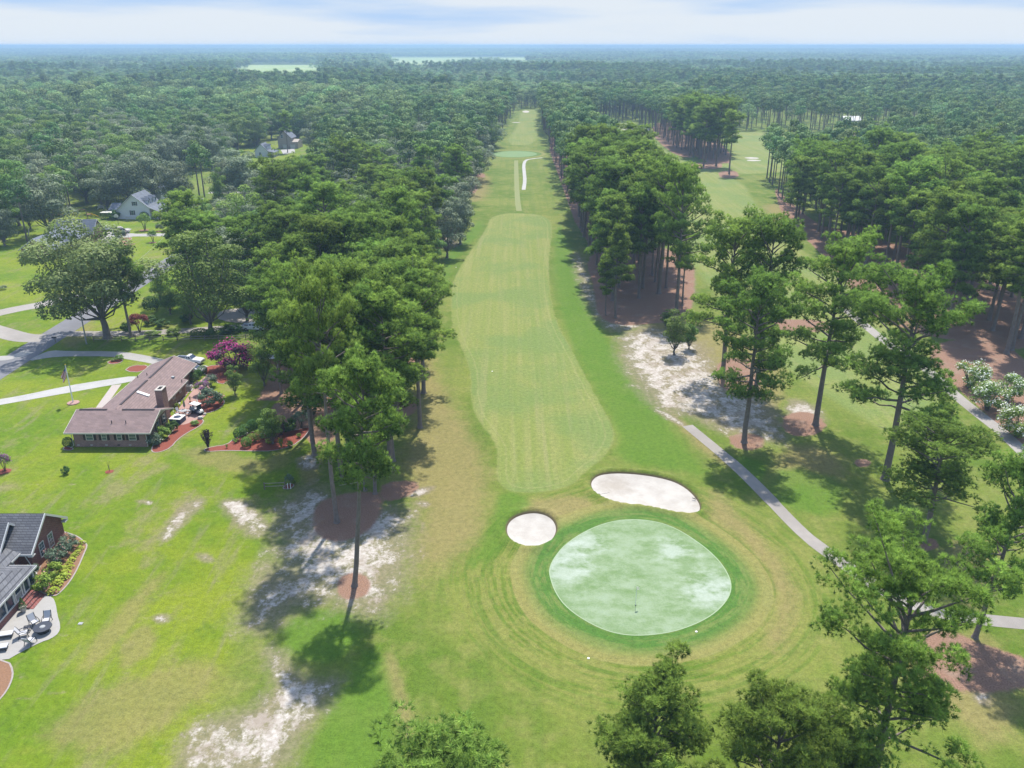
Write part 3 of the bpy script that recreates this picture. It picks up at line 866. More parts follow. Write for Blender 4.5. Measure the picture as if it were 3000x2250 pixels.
for x, y, r, m in ((402, 1080, 2.05, 'mulch_red'), (10, 1382, 1.1, 'mulch_red'), (321, 1382, .62, 'mulch_red'), (380, 716, 1.6, 'mulch_brown'), (448, 711, 1.2, 'mulch_brown'), (468, 678, 1.5, 'mulch_brown'), (421, 675, 1.8, 'mulch_brown')):
    b = px_blob(x, y, r, r, 16, int(x))
    sheet('mulch_bed', b, .034, MAT[m], 1)
    if r > 1.9:
        ribbon('bed_edging', b + [b[0]], .2, .05, MAT['edging'], 0)
sheet('brick_patio', px([(508, 1230), (512, 1210), (530, 1190), (560, 1150), (600, 1100), (623, 1098), (590, 1150), (570, 1180), (600, 1210), (602, 1222), (570, 1232), (545, 1244), (520, 1246)]), .045, MAT['paver_pink'], 1)
sheet('concrete_patio', px([(-80, 1925), (15, 1938), (60, 1912), (120, 1882), (150, 1872), (172, 1856), (178, 1835), (168, 1800), (164, 1770), (155, 1750), (130, 1744), (100, 1744), (40, 1790), (-80, 1870)]), .045, MAT['concrete'], 1)

# haze: pale air between here and the horizon
hz = MB()
hzm = bpy.data.materials.new('haze_air')
hzm.use_nodes = True
hzm.node_tree.nodes.clear()
hv = node(hzm.node_tree, 'VolumePrincipled', {'Color': (0.36, 0.52, 0.74, 1), 'Density': 0.00022, 'Anisotropy': 0.1})
ho = node(hzm.node_tree, 'OutputMaterial')
hzm.node_tree.links.new(hv.outputs[0], ho.inputs['Volume'])
hz.box(-26500, 26500, -900, 27500, -1.5, 64.0, hzm)
tag(hz.build('haze'), kind='stuff')

# ---------------------------------------------------------------- trees
def unit(v):
    return v / np.maximum(np.linalg.norm(v, axis=-1, keepdims=True), 1e-9)


def blades(rng, C, D, n, ln, w, spread):
    """n needle blades bursting from each centre C around direction D."""
    m = len(C)
    c = np.repeat(C, n, 0)
    d = unit(np.repeat(D, n, 0) + rng.normal(0, spread, (m * n, 3)))
    s = unit(np.cross(d, rng.normal(0, 1, (m * n, 3))))
    L = (ln * rng.uniform(.7, 1.25, m * n))[:, None]
    V = np.empty((m * n, 3, 3))
    V[:, 0] = c - s * w * .5 + d * L * .08
    V[:, 1] = c + s * w * .5 + d * L * .08
    V[:, 2] = c + d * L
    return V.reshape(-1, 3)


def leaves(rng, C, N, size, jitter=.7):
    """One leaf quad per centre, facing roughly along N."""
    m = len(C)
    nrm = unit(N + rng.normal(0, jitter, (m, 3)))
    a = unit(np.cross(nrm, rng.normal(0, 1, (m, 3))))
    b = np.cross(nrm, a)
    s = (size * rng.uniform(.6, 1.3, m))[:, None]
    V = np.empty((m, 4, 3))
    V[:, 0] = C - a * s * .5
    V[:, 1] = C + b * s * .33
    V[:, 2] = C + a * s * .5
    V[:, 3] = C - b * s * .33
    return V.reshape(-1, 3)


def tri_idx(n):
    return np.arange(n, dtype=np.int32).reshape(-1, 3)


def quad_idx(n):
    return np.arange(n, dtype=np.int32).reshape(-1, 4)


def ball(rng, n, up=-.35):
    d = unit(rng.normal(0, 1, (int(n * 2.5) + 8, 3)))
    return d[d[:, 2] > up][:n]


def interp(x, xs, ys):
    return float(np.interp(x, xs, ys))


PROFILE = {
    'dome': ([0, .15, .4, .7, .9, 1], [.55, .85, 1.0, .82, .5, .15]),
    'flat': ([0, .2, .5, .8, 1], [.35, .6, .85, 1.0, .45]),
    'cone': ([0, .15, .5, .8, 1], [.9, 1.0, .7, .4, .1]),
    'gappy': ([0, .12, .3, .45, .6, .85, 1], [.75, 1.0, .55, .5, .95, .8, .2]),
}


def pine_proto(seed, h=26, cb=.45, r=5.0, prof='dome', nb=30, tpp=20, nbl=12, ln=.48, w=.085, trunk_r=.36, pad=1.25, limbs=True, droop=0.0, dead=3):
    rng = np.random.default_rng(seed)
    xs, ys = PROFILE[prof]
    sway = rng.normal(0, .25, (9, 2)).cumsum(0) * .28
    sway[0] = 0

    def ax(z):
        t = np.clip(z / h * 8, 0, 7.999)
        i = int(t)
        q = sway[i] * (1 - (t - i)) + sway[min(i + 1, 8)] * (t - i)
        return np.array([q[0], q[1], z])
    tb = MB()
    zs = [0, .35, 1.2, 3] + [h * k / 8 for k in range(2, 9)]
    zs[-1] = h * .965
    tb.tube([ax(z) for z in zs], [trunk_r * 1.5, trunk_r * 1.12] + [trunk_r * (1 - .84 * (z / h) ** 1.25) for z in zs[2:]], MAT['bark'], 9, False)
    C, D, T = [], [], []
    for i in range(nb):
        rel = (i + rng.uniform(.1, .9)) / nb
        rel = rel ** .92
        z0 = h * (cb + (1 - cb) * rel * .95)
        az = i * 2.399963 + rng.normal(0, .35)
        R = r * interp(rel, xs, ys) * rng.uniform(.62, 1.18)
        el = np.interp(rel, [0, .5, 1], [.02 - droop, .28, .95]) + rng.normal(0, .12)
        L = R / max(math.cos(el), .45)
        d = np.array([math.cos(az), math.sin(az), 0])
        p0 = ax(z0)
        pts = []
        for k in range(5):
            t = k / 4
            pts.append(p0 + d * R * t + np.array([0, 0, R * math.tan(el) * t + .13 * R * t * t * (1 if rel > .2 else .5)]) + (rng.normal(0, .09, 3) * R * .25 if 0 < k < 4 else 0))
        if limbs:
            br = np.clip(.05 + .022 * R, .05, .17)
            tb.tube([tuple(p) for p in pts], [br, br * .8, br * .6, br * .42, br * .2], MAT['bark'], 5, False)
        side = np.array([-d[1], d[0], 0])
        spots = [(.52, 0), (.74, rng.choice([-1, 1])), (.8, rng.choice([-1, 1]) * .6), (1.0, 0)]
        if R > r * .8:
            spots += [(.92, .9), (.92, -.9)]
        for t, sd in spots:
            q = np.clip(t * 4, 0, 3.999)
            k = int(q)
            c = pts[k] * (1 - (q - k)) + pts[k + 1] * (q - k) + side * sd * R * .24 + np.array([0, 0, .15 * pad])
            pr = pad * rng.uniform(.65, 1.2) * (1 if R > 2 else .8)
            n = max(4, int(tpp * (pr / pad) ** 2 * rng.uniform(.8, 1.2)))
            k2 = max(2, int(round(pr * 2.6)))
            w0 = ball(rng, k2, -.4)
            for j in range(len(w0)):
                sr = pr * rng.uniform(.38, .60)
                cc = c + w0[j] * np.array([pr, pr, pr * .85]) * rng.uniform(.45, .9) + np.array([0, 0, .1 * pr])
                u = ball(rng, max(3, int(n * .42)), -.45)
                rad = rng.uniform(.55, 1.0, len(u)) ** .5
                C.append(cc + u * rad[:, None] * np.array([sr, sr, sr * .95]))
                D.append(unit(u + np.array([0, 0, .45])))
                T.append(np.clip(.22 + .52 * u[:, 2] + .16 * w0[j][2] + rng.normal(0, .10, len(u)) + rng.normal(0, .08), 0, 1))  # puff tops painted lighter, undersides darker, as if lit from above
    top = ax(h * .965)
    for _ in range(5):
        u = ball(rng, int(tpp * 1.2), -.4)
        c = top + np.array([rng.normal(0, .5), rng.normal(0, .5), rng.uniform(-1.2, .1)])
        C.append(c + u * np.array([.8, .8, .7]) * pad * .75)
        D.append(unit(u + np.array([0, 0, .6])))
        T.append(np.clip(.45 + .3 * u[:, 2] + rng.normal(0, .12, len(u)), 0, 1))  # same painted top light on the leader tufts
    for _ in range(dead):
        z0 = h * (cb + rng.uniform(-.10, .12))
        az = rng.uniform(0, 6.28)
        p0 = ax(z0)
        d = np.array([math.cos(az), math.sin(az), rng.uniform(-.1, .3)])
        L = rng.uniform(1.0, 2.6)
        tb.tube([tuple(p0), tuple(p0 + d * L * .5 + rng.normal(0, .1, 3)), tuple(p0 + d * L)], [.055, .04, .015], MAT['dead_wood'], 4, False)
    C, D, T = np.concatenate(C), np.concatenate(D), np.concatenate(T)
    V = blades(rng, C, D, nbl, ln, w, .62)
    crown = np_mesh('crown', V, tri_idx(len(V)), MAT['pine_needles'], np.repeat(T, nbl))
    me = bpy.data.meshes.new('trunk')
    me.from_pydata(tb.v, [], tb.f)
    for m in tb.mats:
        me.materials.append(m)
    me.polygons.foreach_set('material_index', tb.m)
    me.polygons.foreach_set('use_smooth', [True] * len(tb.f))
    me.update()
    return me, crown


def oak_proto(seed, h=18, r=7.0, cb=.28, nl=46, lpl=340, size=.42, mat='oak_leaves', trunk_r=.4, flat=.62, fork=5, lobe=.30, bark='oak_bark', bottom=-.7, open_=0.0):
    rng = np.random.default_rng(seed)
    ch = h * (1 - cb)
    cz = h * cb + ch * .48
    tb = MB()
    fz = h * (cb + .02)
    tb.tube([(0, 0, 0), (0, 0, .4), (rng.normal(0, .15), rng.normal(0, .15), fz * .6), (0, 0, fz)], [trunk_r * 1.5, trunk_r * 1.1, trunk_r * .9, trunk_r * .75], MAT[bark], 9, False)
    dirs = unit(rng.normal(0, 1, (nl * 3, 3)))
    keep = []
    for d in dirs:                                   # evenly spread lobes
        if d[2] < bottom:
            continue
        if all((d @ k) < .80 for k in keep) or len(keep) > nl * 2:
            keep.append(d)
        if len(keep) >= nl:
            break
    C, N, T = [], [], []
    for i, d in enumerate(keep):
        q = rng.uniform(.70, 1.04)
        lr = r * lobe * rng.uniform(.75, 1.25)
        c = np.array([d[0] * (r - lr * .6) * q, d[1] * (r - lr * .6) * q, cz + d[2] * (ch * .52 - lr * .35) * q])
        if i < fork * 3:
            a = np.array([0, 0, fz * rng.uniform(.85, 1.0)])
            mid = a * .45 + c * .55 + np.array([0, 0, -.06 * h])
            tb.tube([tuple(a), tuple(mid), tuple(c)], [trunk_r * .38, trunk_r * .22, .04], MAT[bark], 6, False)
        n = int(lpl * (lr / (r * lobe)) ** 2)
        u = ball(rng, n, -.55)
        n = len(u)
        rad = rng.uniform(.72, 1.06, n) ** .6
        lump = 1 + .16 * np.sin(u[:, 0] * 5 + i) * np.cos(u[:, 1] * 6 + i * 2)
        C.append(c + u * (rad * lump)[:, None] * np.array([lr, lr, lr * .78]))
        N.append(u * .8 + np.array([0, 0, .5]))
        T.append(np.clip(.32 + .34 * u[:, 2] + rng.normal(0, .14, n) + rng.normal(0, .1), 0, 1))  # leaf tone rises upward: top light put into the colour
    n = int(nl * lpl * .22 * (1 - open_))            # leaves inside, on the limbs
    u = unit(rng.normal(0, 1, (n, 3))) * (rng.uniform(0, 1, n) ** .4)[:, None]
    C.append(np.array([0, 0, cz]) + u * np.array([r * .72, r * .72, ch * .36]))
    N.append(u + np.array([0, 0, .4]))
    T.append(np.clip(rng.normal(.25, .12, n), 0, 1))  # darker tone paints the shade inside the crown
    C, N, T = np.concatenate(C), np.concatenate(N), np.concatenate(T)
    V = leaves(rng, C, N, size, .42)
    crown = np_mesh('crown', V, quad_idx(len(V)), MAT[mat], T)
    me = bpy.data.meshes.new('trunk')
    me.from_pydata(tb.v, [], tb.f)
    for m in tb.mats:
        me.materials.append(m)
    me.polygons.foreach_set('use_smooth', [True] * len(tb.f))
    me.update()
    return me, crown


def place_tree(name, proto, loc, scale=1.0, rz=0.0, label=None, cat='tree', group=None, lean=(0, 0), sz=None):
    e = bpy.data.objects.new(name, None)
    e.location = (loc[0], loc[1], 0)
    e.rotation_euler = (lean[1], lean[0], rz)
    e.scale = (scale, scale, sz or scale)
    tag(link(e), label, cat, group)
    link(bpy.data.objects.new('trunk', proto[0]), e)
    link(bpy.data.objects.new('crown', proto[1]), e)
    return e


# prototypes: (meshes, nominal height, crown radius)
PINES = []
for i, (cb, r, prof, nb, droop) in enumerate([(.42, 5.0, 'dome', 34, 0), (.36, 5.2, 'gappy', 36, .1), (.50, 4.8, 'dome', 30, 0), (.40, 4.6, 'cone', 34, .1),
                                              (.46, 5.4, 'flat', 32, 0), (.34, 4.8, 'dome', 38, .12), (.52, 4.6, 'gappy', 28, 0), (.44, 5.0, 'dome', 34, .05)]):
    PINES.append((pine_proto(100 + i, 26, cb, r, prof, nb, tpp=30, droop=droop), 26.0, r))
BIGP = []
for i, (cb, r, prof, nb, droop) in enumerate([(.34, 6.4, 'dome', 40, .1), (.36, 6.6, 'gappy', 40, .12), (.30, 6.0, 'dome', 42, .15), (.60, 6.6, 'dome', 34, .05), (.50, 6.2, 'gappy', 34, .05)]):
    BIGP.append((pine_proto(200 + i, 26, cb, r, prof, nb, tpp=38, nbl=15, ln=.42, w=.062, droop=droop, trunk_r=.42, pad=1.35, dead=5), 26.0, r))
NEARP = []
for i, (cb, r, prof, nb, tpp, h) in enumerate([(.28, 7.4, 'gappy', 44, 46, 26), (.10, 5.0, 'dome', 36, 44, 18), (.06, 5.2, 'dome', 36, 44, 14)]):
    NEARP.append((pine_proto(300 + i, h, cb, r, prof, nb, tpp=tpp, nbl=16, ln=.44, w=.055, droop=.12, trunk_r=.46 if i == 0 else .25, pad=1.35, dead=8), float(h), r))
OAKS = [(oak_proto(400 + i, 18, r, cb, lobe=lb), 18.0, r) for i, (r, cb, lb) in enumerate([(7.0, .08, .30), (6.4, .10, .28), (7.6, .07, .31), (6.0, .10, .30)])]
GREENS = [(oak_proto(420 + i, 18, r, cb, mat='green_leaves', lobe=lb, size=.38), 18.0, r) for i, (r, cb, lb) in enumerate([(6.2, .08, .28), (5.4, .10, .30), (6.8, .08, .27), (4.4, .06, .34)])]
STREET = [(oak_proto(460, 18, 8.8, .17, nl=64, lpl=720, lobe=.25, size=.36, trunk_r=.46, mat='street_oak_leaves', bottom=-.85), 18.0, 8.6)]
LIMES = [(oak_proto(440 + i, 18, r, .15, mat='lime_leaves', size=.38), 18.0, r) for i, r in enumerate([6.0, 5.0])]

RT = random.Random(7)
TREES = []      # (kind, x, y, h, label, group, proto list, index, lean)


def tree(kind, x, y, h, label, group=None, idx=None, lean=(0, 0), rs=1.0):
    TREES.append(dict(kind=kind, x=x, y=y, h=h, label=label, group=group, idx=idx, lean=lean, rs=rs))


def base(kind, bx, by, top, label, dh=0.0, **k):
    x, y = G(bx, by)
    tree(kind, x, y, ZT(top, y) + dh, label, **k)


def crown_at(kind, px_, py_, h, label, **k):
    x, y = G(px_, py_, h)
    tree(kind, x, y, h, label, **k)


# --- single trees one can point to
base('BIGP', 987, 1530, 890, 'tall bare-trunked pine rising from the round bed of brown needles', idx=3, rs=.66)
base('PINES', 1039, 1717, 1068, 'slim pine nearest the camera left of the fairway, its bare trunk in white sand', idx=2, lean=(.11, 0), rs=.80)
base('PINES', 1099, 1446, 1075, 'straight dark-trunked pine at the tan edge of the pale sand', idx=5)
base('PINES', 1070, 1437, 1120, 'thin pine just left of the straight dark-trunked one by the tan sand', idx=7)
base('BIGP', 1002, 1395, 930, 'pine half hidden behind the slim near pine, at the foot of the left tree row', idx=4)
base('BIGP', 912, 1262, 850, 'broad pine beside the ranch house garden bed, with two grey trunks showing', idx=4, rs=.85)
base('PINES', 1139, 1192, 905, 'pine leaning its boughs over the fairway beside a patch of red needles', idx=4, lean=(.03, 0))
base('PINES', 1173, 1170, 950, 'small pine at the fairway edge casting its shadow on tan grass', idx=6)
base('BIGP', 2116, 1105, 672, 'large pine with a forked crown behind the sandy waste right of the fairway', idx=1, rs=1.0)
base('BIGP', 2180, 1296, 838, 'pine by the sandy waste with a ring of pink-brown needles by the cart path', idx=2, rs=1.0)
base('PINES', 2214, 1142, 672, 'tall slim pine close behind the pine with the needle ring by the cart path', idx=1)
base('BIGP', 2389, 1245, 748, 'domed pine in an oval bed of needles on open grass between two cart paths', idx=0, rs=1.0)
base('BIGP', 2593, 1404, 850, 'dark dense pine with a long bare lower trunk beside the gravelly right cart path', idx=1, lean=(-.01, 0), rs=1.12)
base('BIGP', 2706, 1585, 1236, 'spreading pine with forked pale limbs above the curve of the near cart path', idx=1, rs=1.5, dh=-1.0)
base('NEARP', 2545, 2330, 1565, 'huge near pine with a grey scaly trunk and long bare lower limbs', idx=0, dh=-4.0)
base('BIGP', 2856, 1868, 1372, 'leaning pine in front of the cart path at the right edge', idx=2, lean=(.06, 0), rs=.85)
base('NEARP', 1900, 2330, 1942, 'bushy forked pine below the putting green, at the bottom of the picture', idx=2, rs=1.1, dh=-3.2)
base('NEARP', 2230, 2520, 1960, 'rounded dense pine beside the forked bushy one at the bottom', idx=1, rs=1.1, dh=-3.6)
base('NEARP', 1300, 2700, 2128, 'pine whose bright top just rises into the bottom of the picture left of centre', idx=1, rs=1.7, dh=-4.6)
base('NEARP', 2420, 2480, 2180, 'low bluish pine filling the gap between the rounded pine and the huge near pine', idx=2, rs=.8)
base('LIMES', 1945, 2500, 2188, 'yellow-green tree crown in front of the forked bushy pine at the bottom', idx=1, rs=.6)
base('PINES', 1774, 924, 752, 'short tufted pine at the near left corner of the strip between the fairways', idx=5, rs=.8)
base('PINES', 1803, 931, 668, 'bright pine with a slim trunk at the near end of the red-needled strip', idx=3)
base('BIGP', 1981, 914, 525, 'very tall thick-trunked pine dominating the near end of the red-needled strip', idx=0, rs=.85)
base('PINES', 1999, 894, 690, 'thin pine just right of the very tall thick-trunked one', idx=6)
base('PINES', 1874, 825, 545, 'straight pine inside the red-needled strip, left of the cluster of thin trunks', idx=0)
base('PINES', 1911, 807, 560, 'pine in the red-needled strip, second trunk behind the straight one', idx=2)
base('PINES', 1919, 826, 580, 'pine in the red-needled strip with a slightly leaning trunk', idx=4, lean=(.02, 0))
base('PINES', 1951, 843, 560, 'pine in the red-needled strip beside a patch of pale sand', idx=7)
base('PINES', 1748, 776, 560, 'pine on the fairway side of the strip above the white sandy verge', idx=1)
base('GREENS', 1975, 1040, 905, 'round dark green young tree standing alone on the white sandy waste', idx=1, rs=1.05)
base('GREENS', 2018, 1022, 930, 'smaller round tree tucked against the dark green one on the sandy waste', idx=3)
base('GREENS', 1950, 960, 905, 'little bushy tree at the edge of the red needles behind the sandy waste', idx=3, rs=1.3)
for bx, by, tp, lb in [(2324, 673, 470, 'slim pine on the fairway edge of the right grove, with a long straight trunk'),
                       (2438, 742, 520, 'pine of the right grove whose thin trunk stands in red needles'),
                       (2477, 745, 560, 'left pine of a pair of close trunks in the right grove'),
                       (2492, 753, 545, 'right pine of a pair of close trunks in the right grove'),
                       (2507, 747, 535, 'pine just right of the close pair in the right grove'),
                       (2539, 752, 575, 'dark slim pine in the middle of the right grove'),
                       (2556, 748, 560, 'pine behind the dark slim one in the right grove'),
                       (2640, 844, 572, 'large pine with a drooping left bough in the right grove'),
                       (2680, 873, 640, 'pine of the right grove partly hidden behind the domed pine'),
                       (2722, 934, 582, 'thick-trunked leaning pine at the front of the right grove'),
                       (2760, 952, 640, 'left pine of the two leaning trunks at the front of the right grove'),
                       (2771, 978, 620, 'right pine of the two leaning trunks at the front of the right grove'),
                       (2897, 938, 640, 'pale-trunked pine by bright grass at the right edge of the grove'),
                       (2908, 968, 660, 'dark-trunked pine just before the pale-trunked one at the right'),
                       (2948, 1036, 640, 'pale leaning pine near the white-flowering shrubs'),
                       (2964, 1026, 690, 'thin pine just right of the pale leaning one near the flowering shrubs'),
                       (2991, 992, 660, 'pine cut by the right edge of the picture above the flowering shrubs')]:
    base('PINES', bx, by, tp, lb, rs=1.05, lean=(RT.uniform(0, .05), 0))
for bx, by, tp, lb in [(2061, 488, 318, 'left pine of the small group standing on open turf of the second fairway'),
                       (2098, 486, 305, 'middle pine of the small group on open turf of the second fairway'),
                       (2136, 509, 340, 'right and nearest pine of the small group on open turf of the second fairway')]:
    base('PINES', bx, by, tp, lb)
# garden and street trees on the left
base('STREET', 316, 990, 652, 'wide spreading oak with a thick leaning trunk beside the street utility pole', idx=0, lean=(-.10, 0), rs=1.14)
base('PINES', 384, 988, 735, 'slim pine standing in front of the red maple by the rail fence', idx=7, rs=1.15)
base('GREENS', 620, 975, 668, 'big dark green tree behind the rail fence, overhanging the parking court', idx=0, rs=1.12)
base('OAKS', 558, 676, 598, 'round grey-green tree on the lawn of the white porch house, by the utility pole', idx=1, rs=1.1)
base('GREENS', 648, 614, 484, 'narrow bright green tree like a spire behind the white porch house lawn', idx=3, rs=.8)
base('LIMES', 730, 740, 545, 'pale lime-green willow-like tree beside the oaks past the street', idx=0, rs=1.2)
base('OAKS', 90, 672, 578, 'round blue-green tree behind the swing set yard', idx=3, rs=1.2)
base('OAKS', 15, 720, 590, 'dark tree at the left edge beyond the lawn', idx=0)
base('GREENS', 540, 640, 545, 'olive tree beside the sandy drive behind the white porch house', idx=1)
base('OAKS', 520, 600, 455, 'big domed oak standing over the white shed', idx=2)
base('GREENS', 505, 600, 565, 'small dark tree at the corner of the white porch house', idx=3)
base('GREENS', 430, 985, 885, 'low green ornamental tree beside the clipped round shrub', idx=2, rs=.9) if False else None
base('GREENS', 560, 950, 838, 'light green ornamental tree left of the big dark green tree by the fence', idx=1)
base('GREENS', 470, 880, 790, 'leafy tree at the street edge left of the big dark green tree', idx=0)
base('GREENS', 500, 920, 826, 'bushy tree behind the light green ornamental tree', idx=2)
base('GREENS', 725, 940, 760, 'dark tree shading the parking court', idx=0)
base('GREENS', 690, 1158, 1068, 'rounded green yard tree with several stems on the ranch house lawn', idx=1)
base('GREENS', 775, 1130, 985, 'bright green tree next to the magenta crape myrtle', idx=0, rs=.8)
base('GREENS', 800, 1300, 1190, 'thin-foliaged tree behind the ranch house garden bed', idx=3, rs=1.3)
for tx, ty, h, i, lb in [(119, 352, 22, 0, 'tall lime-green tree in the left woods, left of a pair'), (224, 345, 22, 1, 'tall lime-green tree in the left woods, right of a pair'), (4, 400, 20, 0, 'lime-green tree at the left edge of the woods'),
                         (140, 470, 20, 1, 'yellow-topped tree in front of the left woods')]:
    crown_at('LIMES', tx, ty, h, lb, idx=i)
base('PINES', 843, 447, 335, 'lone tall pine on the small lawn in front of the tan garage', idx=6)
LROW = 'pines of the row left of the fairway'
for tx, ty, h in [(945, 557, 28), (1169, 572, 28), (1075, 655, 27), (924, 655, 27), (1010, 640, 27), (1159, 651, 26), (1215, 700, 25), (1108, 724, 24), (1173, 731, 26), (1039, 781, 24), (1140, 796, 27),
                  (1225, 781, 24), (981, 815, 28), (1068, 828, 28), (860, 705, 25), (850, 800, 24), (1112, 878, 27), (1212, 850, 24), (880, 905, 24), (1040, 935, 22), (1130, 975, 21), (800, 740, 22), (790, 830, 21)]:
    crown_at('PINES', tx, ty, h, 'tall green pine crowded in the row of trees along the left of the near fairway', group=LROW)
LOAK = 'grey-green oaks left of the fairway'
for tx, ty, h in [(1240, 455, 19), (1310, 450, 19), (1335, 500, 18), (1285, 510, 18), (1345, 560, 17), (1305, 590, 17), (974, 437, 19), (830, 545, 18), (900, 520, 18), (1000, 500, 18), (1080, 425, 19), (790, 590, 16), (1250, 520, 18), (760, 530, 16), (1180, 470, 18)]:
    crown_at('OAKS', tx, ty, h, 'domed grey-green oak among the trees between the street and the left fairway edge', group=LOAK)

# --- the groves, filled at natural spacing
CLEAR = [[(-82, 335), (-104, 335), (-170, 500), (-110, 500)], [(-78, 138), (-46, 138), (-46, 190), (-78, 190)], [(-175, 205), (-98, 205), (-98, 330), (-186, 326), (-182, 303), (-150, 292), (-158, 270), (-175, 266)], [(-108, 100), (-97, 100), (-97, 420), (-108, 420)], [(-160, 480), (-118, 480), (-118, 580), (-160, 580)],
         [(-132, 100), (-98, 100), (-98, 250), (-132, 250)], [(-97, 100), (-62, 100), (-62, 196), (-97, 196)], [(-97, 190), (-88, 190), (-88, 260), (-97, 260)],
         [(-15, -50), (-18, 420), (-10, 600), (4, 893), (30, 893), (20.5, 600), (21, -50)],
         [(48, -50), (50, 300), (55, 430), (62, 560), (60, 740), (103, 740), (100, 480), (112, 425), (115, 372), (101, 312), (96, 289), (101, 255), (106, 215), (110, 165), (130, 120), (90, -50)],
         [(104, 472), (118, 425), (150, 440), (200, 480), (262, 575), (250, 600), (216, 625), (191, 645), (168, 655), (150, 600), (128, 500)],
         [(128, 165), (133, 240), (150, 300), (162, 300), (150, 200), (140, 160)], [(200, 335), (250, 335), (250, 385), (205, 385)],
         [(-170, 355), (-125, 355), (-125, 440), (-170, 440)], [(258, 585), (300, 585), (300, 640), (258, 640)]]
taken = [(t['x'], t['y'], 3.4 if t['kind'] in ('PINES', 'BIGP') else 4.2) for t in TREES]


def in_poly(x, y, poly):
    c = False
    n = len(poly)
    for i in range(n):
        x1, y1 = poly[i]
        x2, y2 = poly[(i + 1) % n]
        if (y1 <= y) != (y2 <= y) and x < x1 + (y - y1) * (x2 - x1) / (y2 - y1):
            c = not c
    return c


GRID = {}


def put(x, y, d):
    GRID.setdefault((int(x // 12), int(y // 12)), []).append((x, y, d))


def free(x, y, d):
    a, b = int(x // 12), int(y // 12)
    for i in (a - 1, a, a + 1):
        for j in (b - 1, b, b + 1):
            for q in GRID.get((i, j), ()):
                if (q[0] - x) ** 2 + (q[1] - y) ** 2 < (max(d, q[2])) ** 2:
                    return False
    return True


for q in taken:
    put(*q)


def fill(poly, d, mix, hts, tries, seed, label, group):
    r = random.Random(seed)
    xs, ys = [p[0] for p in poly], [p[1] for p in poly]
    n = 0
    for _ in range(tries):
        x, y = r.uniform(min(xs), max(xs)), r.uniform(min(ys), max(ys))
        if abs(x) > .66 * y + 12 or not in_poly(x, y, poly) or any(in_poly(x, y, c) for c in CLEAR):
            continue
        kind = r.choices([m[0] for m in mix], [m[1] for m in mix])[0]
        dd = d * (1.0 if kind == 'PINES' else 1.32)
        if not free(x, y, dd):
            continue
        put(x, y, dd)
        h = r.uniform(*hts[kind])
        lb = label[kind]
        tree(kind, x, y, h, lb, rs=1.0 if kind == 'PINES' else r.uniform(1.05, 1.45), group=group + (' pines' if kind == 'PINES' else ' broadleaf trees'))
        n += 1
    return n


HT = {'PINES': (22, 30), 'OAKS': (17, 22), 'GREENS': (17, 23), 'LIMES': (17, 22)}
fill([(24, 200), (24, 640), (21, 860), (40, 880), (50, 640), (47, 420), (45, 215)], 6.0, [('PINES', 1)], {'PINES': (24, 31)}, 5000, 1,
     {'PINES': 'tall pine in the dense strip of pines between the two fairways'}, 'strip between the fairways')
fill([(101, 289), (116, 372), (121, 396), (122, 425), (150, 425), (150, 300), (133, 240), (127, 175), (112, 172), (104, 225)], 7.2, [('PINES', 1)], {'PINES': (22, 29)}, 4000, 2,
     {'PINES': 'pine in the middle of the right grove standing over red needles'}, 'right grove')
fill([(104, 474), (122, 474), (140, 600), (166, 722), (104, 730)], 6.6, [('PINES', 1)], {'PINES': (24, 31)}, 3000, 3,
     {'PINES': 'far pine in the grove beyond the second fairway'}, 'far grove')
fill([(-60, 140), (-18, 140), (-24, 230), (-20, 250), (-60, 250)], 7.6, [('PINES', .8), ('GREENS', .2)], {'PINES': (17, 24), 'GREENS': (10, 15)}, 1500, 4,
     {'PINES': 'pine of middle height inside the row along the left of the near fairway', 'GREENS': 'green broadleaf tree inside the row along the left of the near fairway'}, 'left row')
fill([(-96, 200), (-60, 200), (-60, 250), (-20, 250), (-20, 345), (-97, 345)], 6.8, [('OAKS', .5), ('PINES', .28), ('GREENS', .22)], {'PINES': (18, 25), 'OAKS': (14, 18), 'GREENS': (13, 18)}, 3500, 5,
     {'PINES': 'pine rising among the grey-green oaks beside the left fairway', 'OAKS': 'oak in the wood between the street and the left fairway', 'GREENS': 'bright green tree in the wood between the street and the left fairway'}, 'wood by the street')
fill([(-97, 345), (-20, 345), (-9, 600), (4, 880), (-97, 880)], 7.0, [('PINES', .5), ('OAKS', .28), ('GREENS', .22)], HT, 6000, 6,
     {'PINES': 'pine in the wood running along the far left of the fairway', 'OAKS': 'oak in the wood running along the far left of the fairway', 'GREENS': 'green tree in the wood running along the far left of the fairway'}, 'far left wood')
fill([(-130, 125), (-97, 150), (-97, 880), (-560, 880), (-250, 230)], 6.9, [('PINES', .28), ('OAKS', .34), ('GREENS', .34), ('LIMES', .04)], {'PINES': (20, 27), 'OAKS': (17, 23), 'GREENS': (17, 24), 'LIMES': (18, 23)}, 26000, 8,
     {'PINES': 'pine in the woods behind the houses on the left', 'OAKS': 'oak in the woods behind the houses on the left', 'GREENS': 'green tree in the woods behind the houses on the left', 'LIMES': 'lime-green tree in the woods behind the houses on the left'}, 'left woods')
fill([(134, 165), (200, 280), (420, 620), (540, 880), (165, 880), (165, 720), (150, 480), (135, 410), (160, 330)], 9.0, [('PINES', .85), ('OAKS', .15)], {'PINES': (22, 28), 'OAKS': (15, 19)}, 9000, 9,
     {'PINES': 'pine in the woods beyond the right grove', 'OAKS': 'oak in the woods beyond the right grove'}, 'right woods')
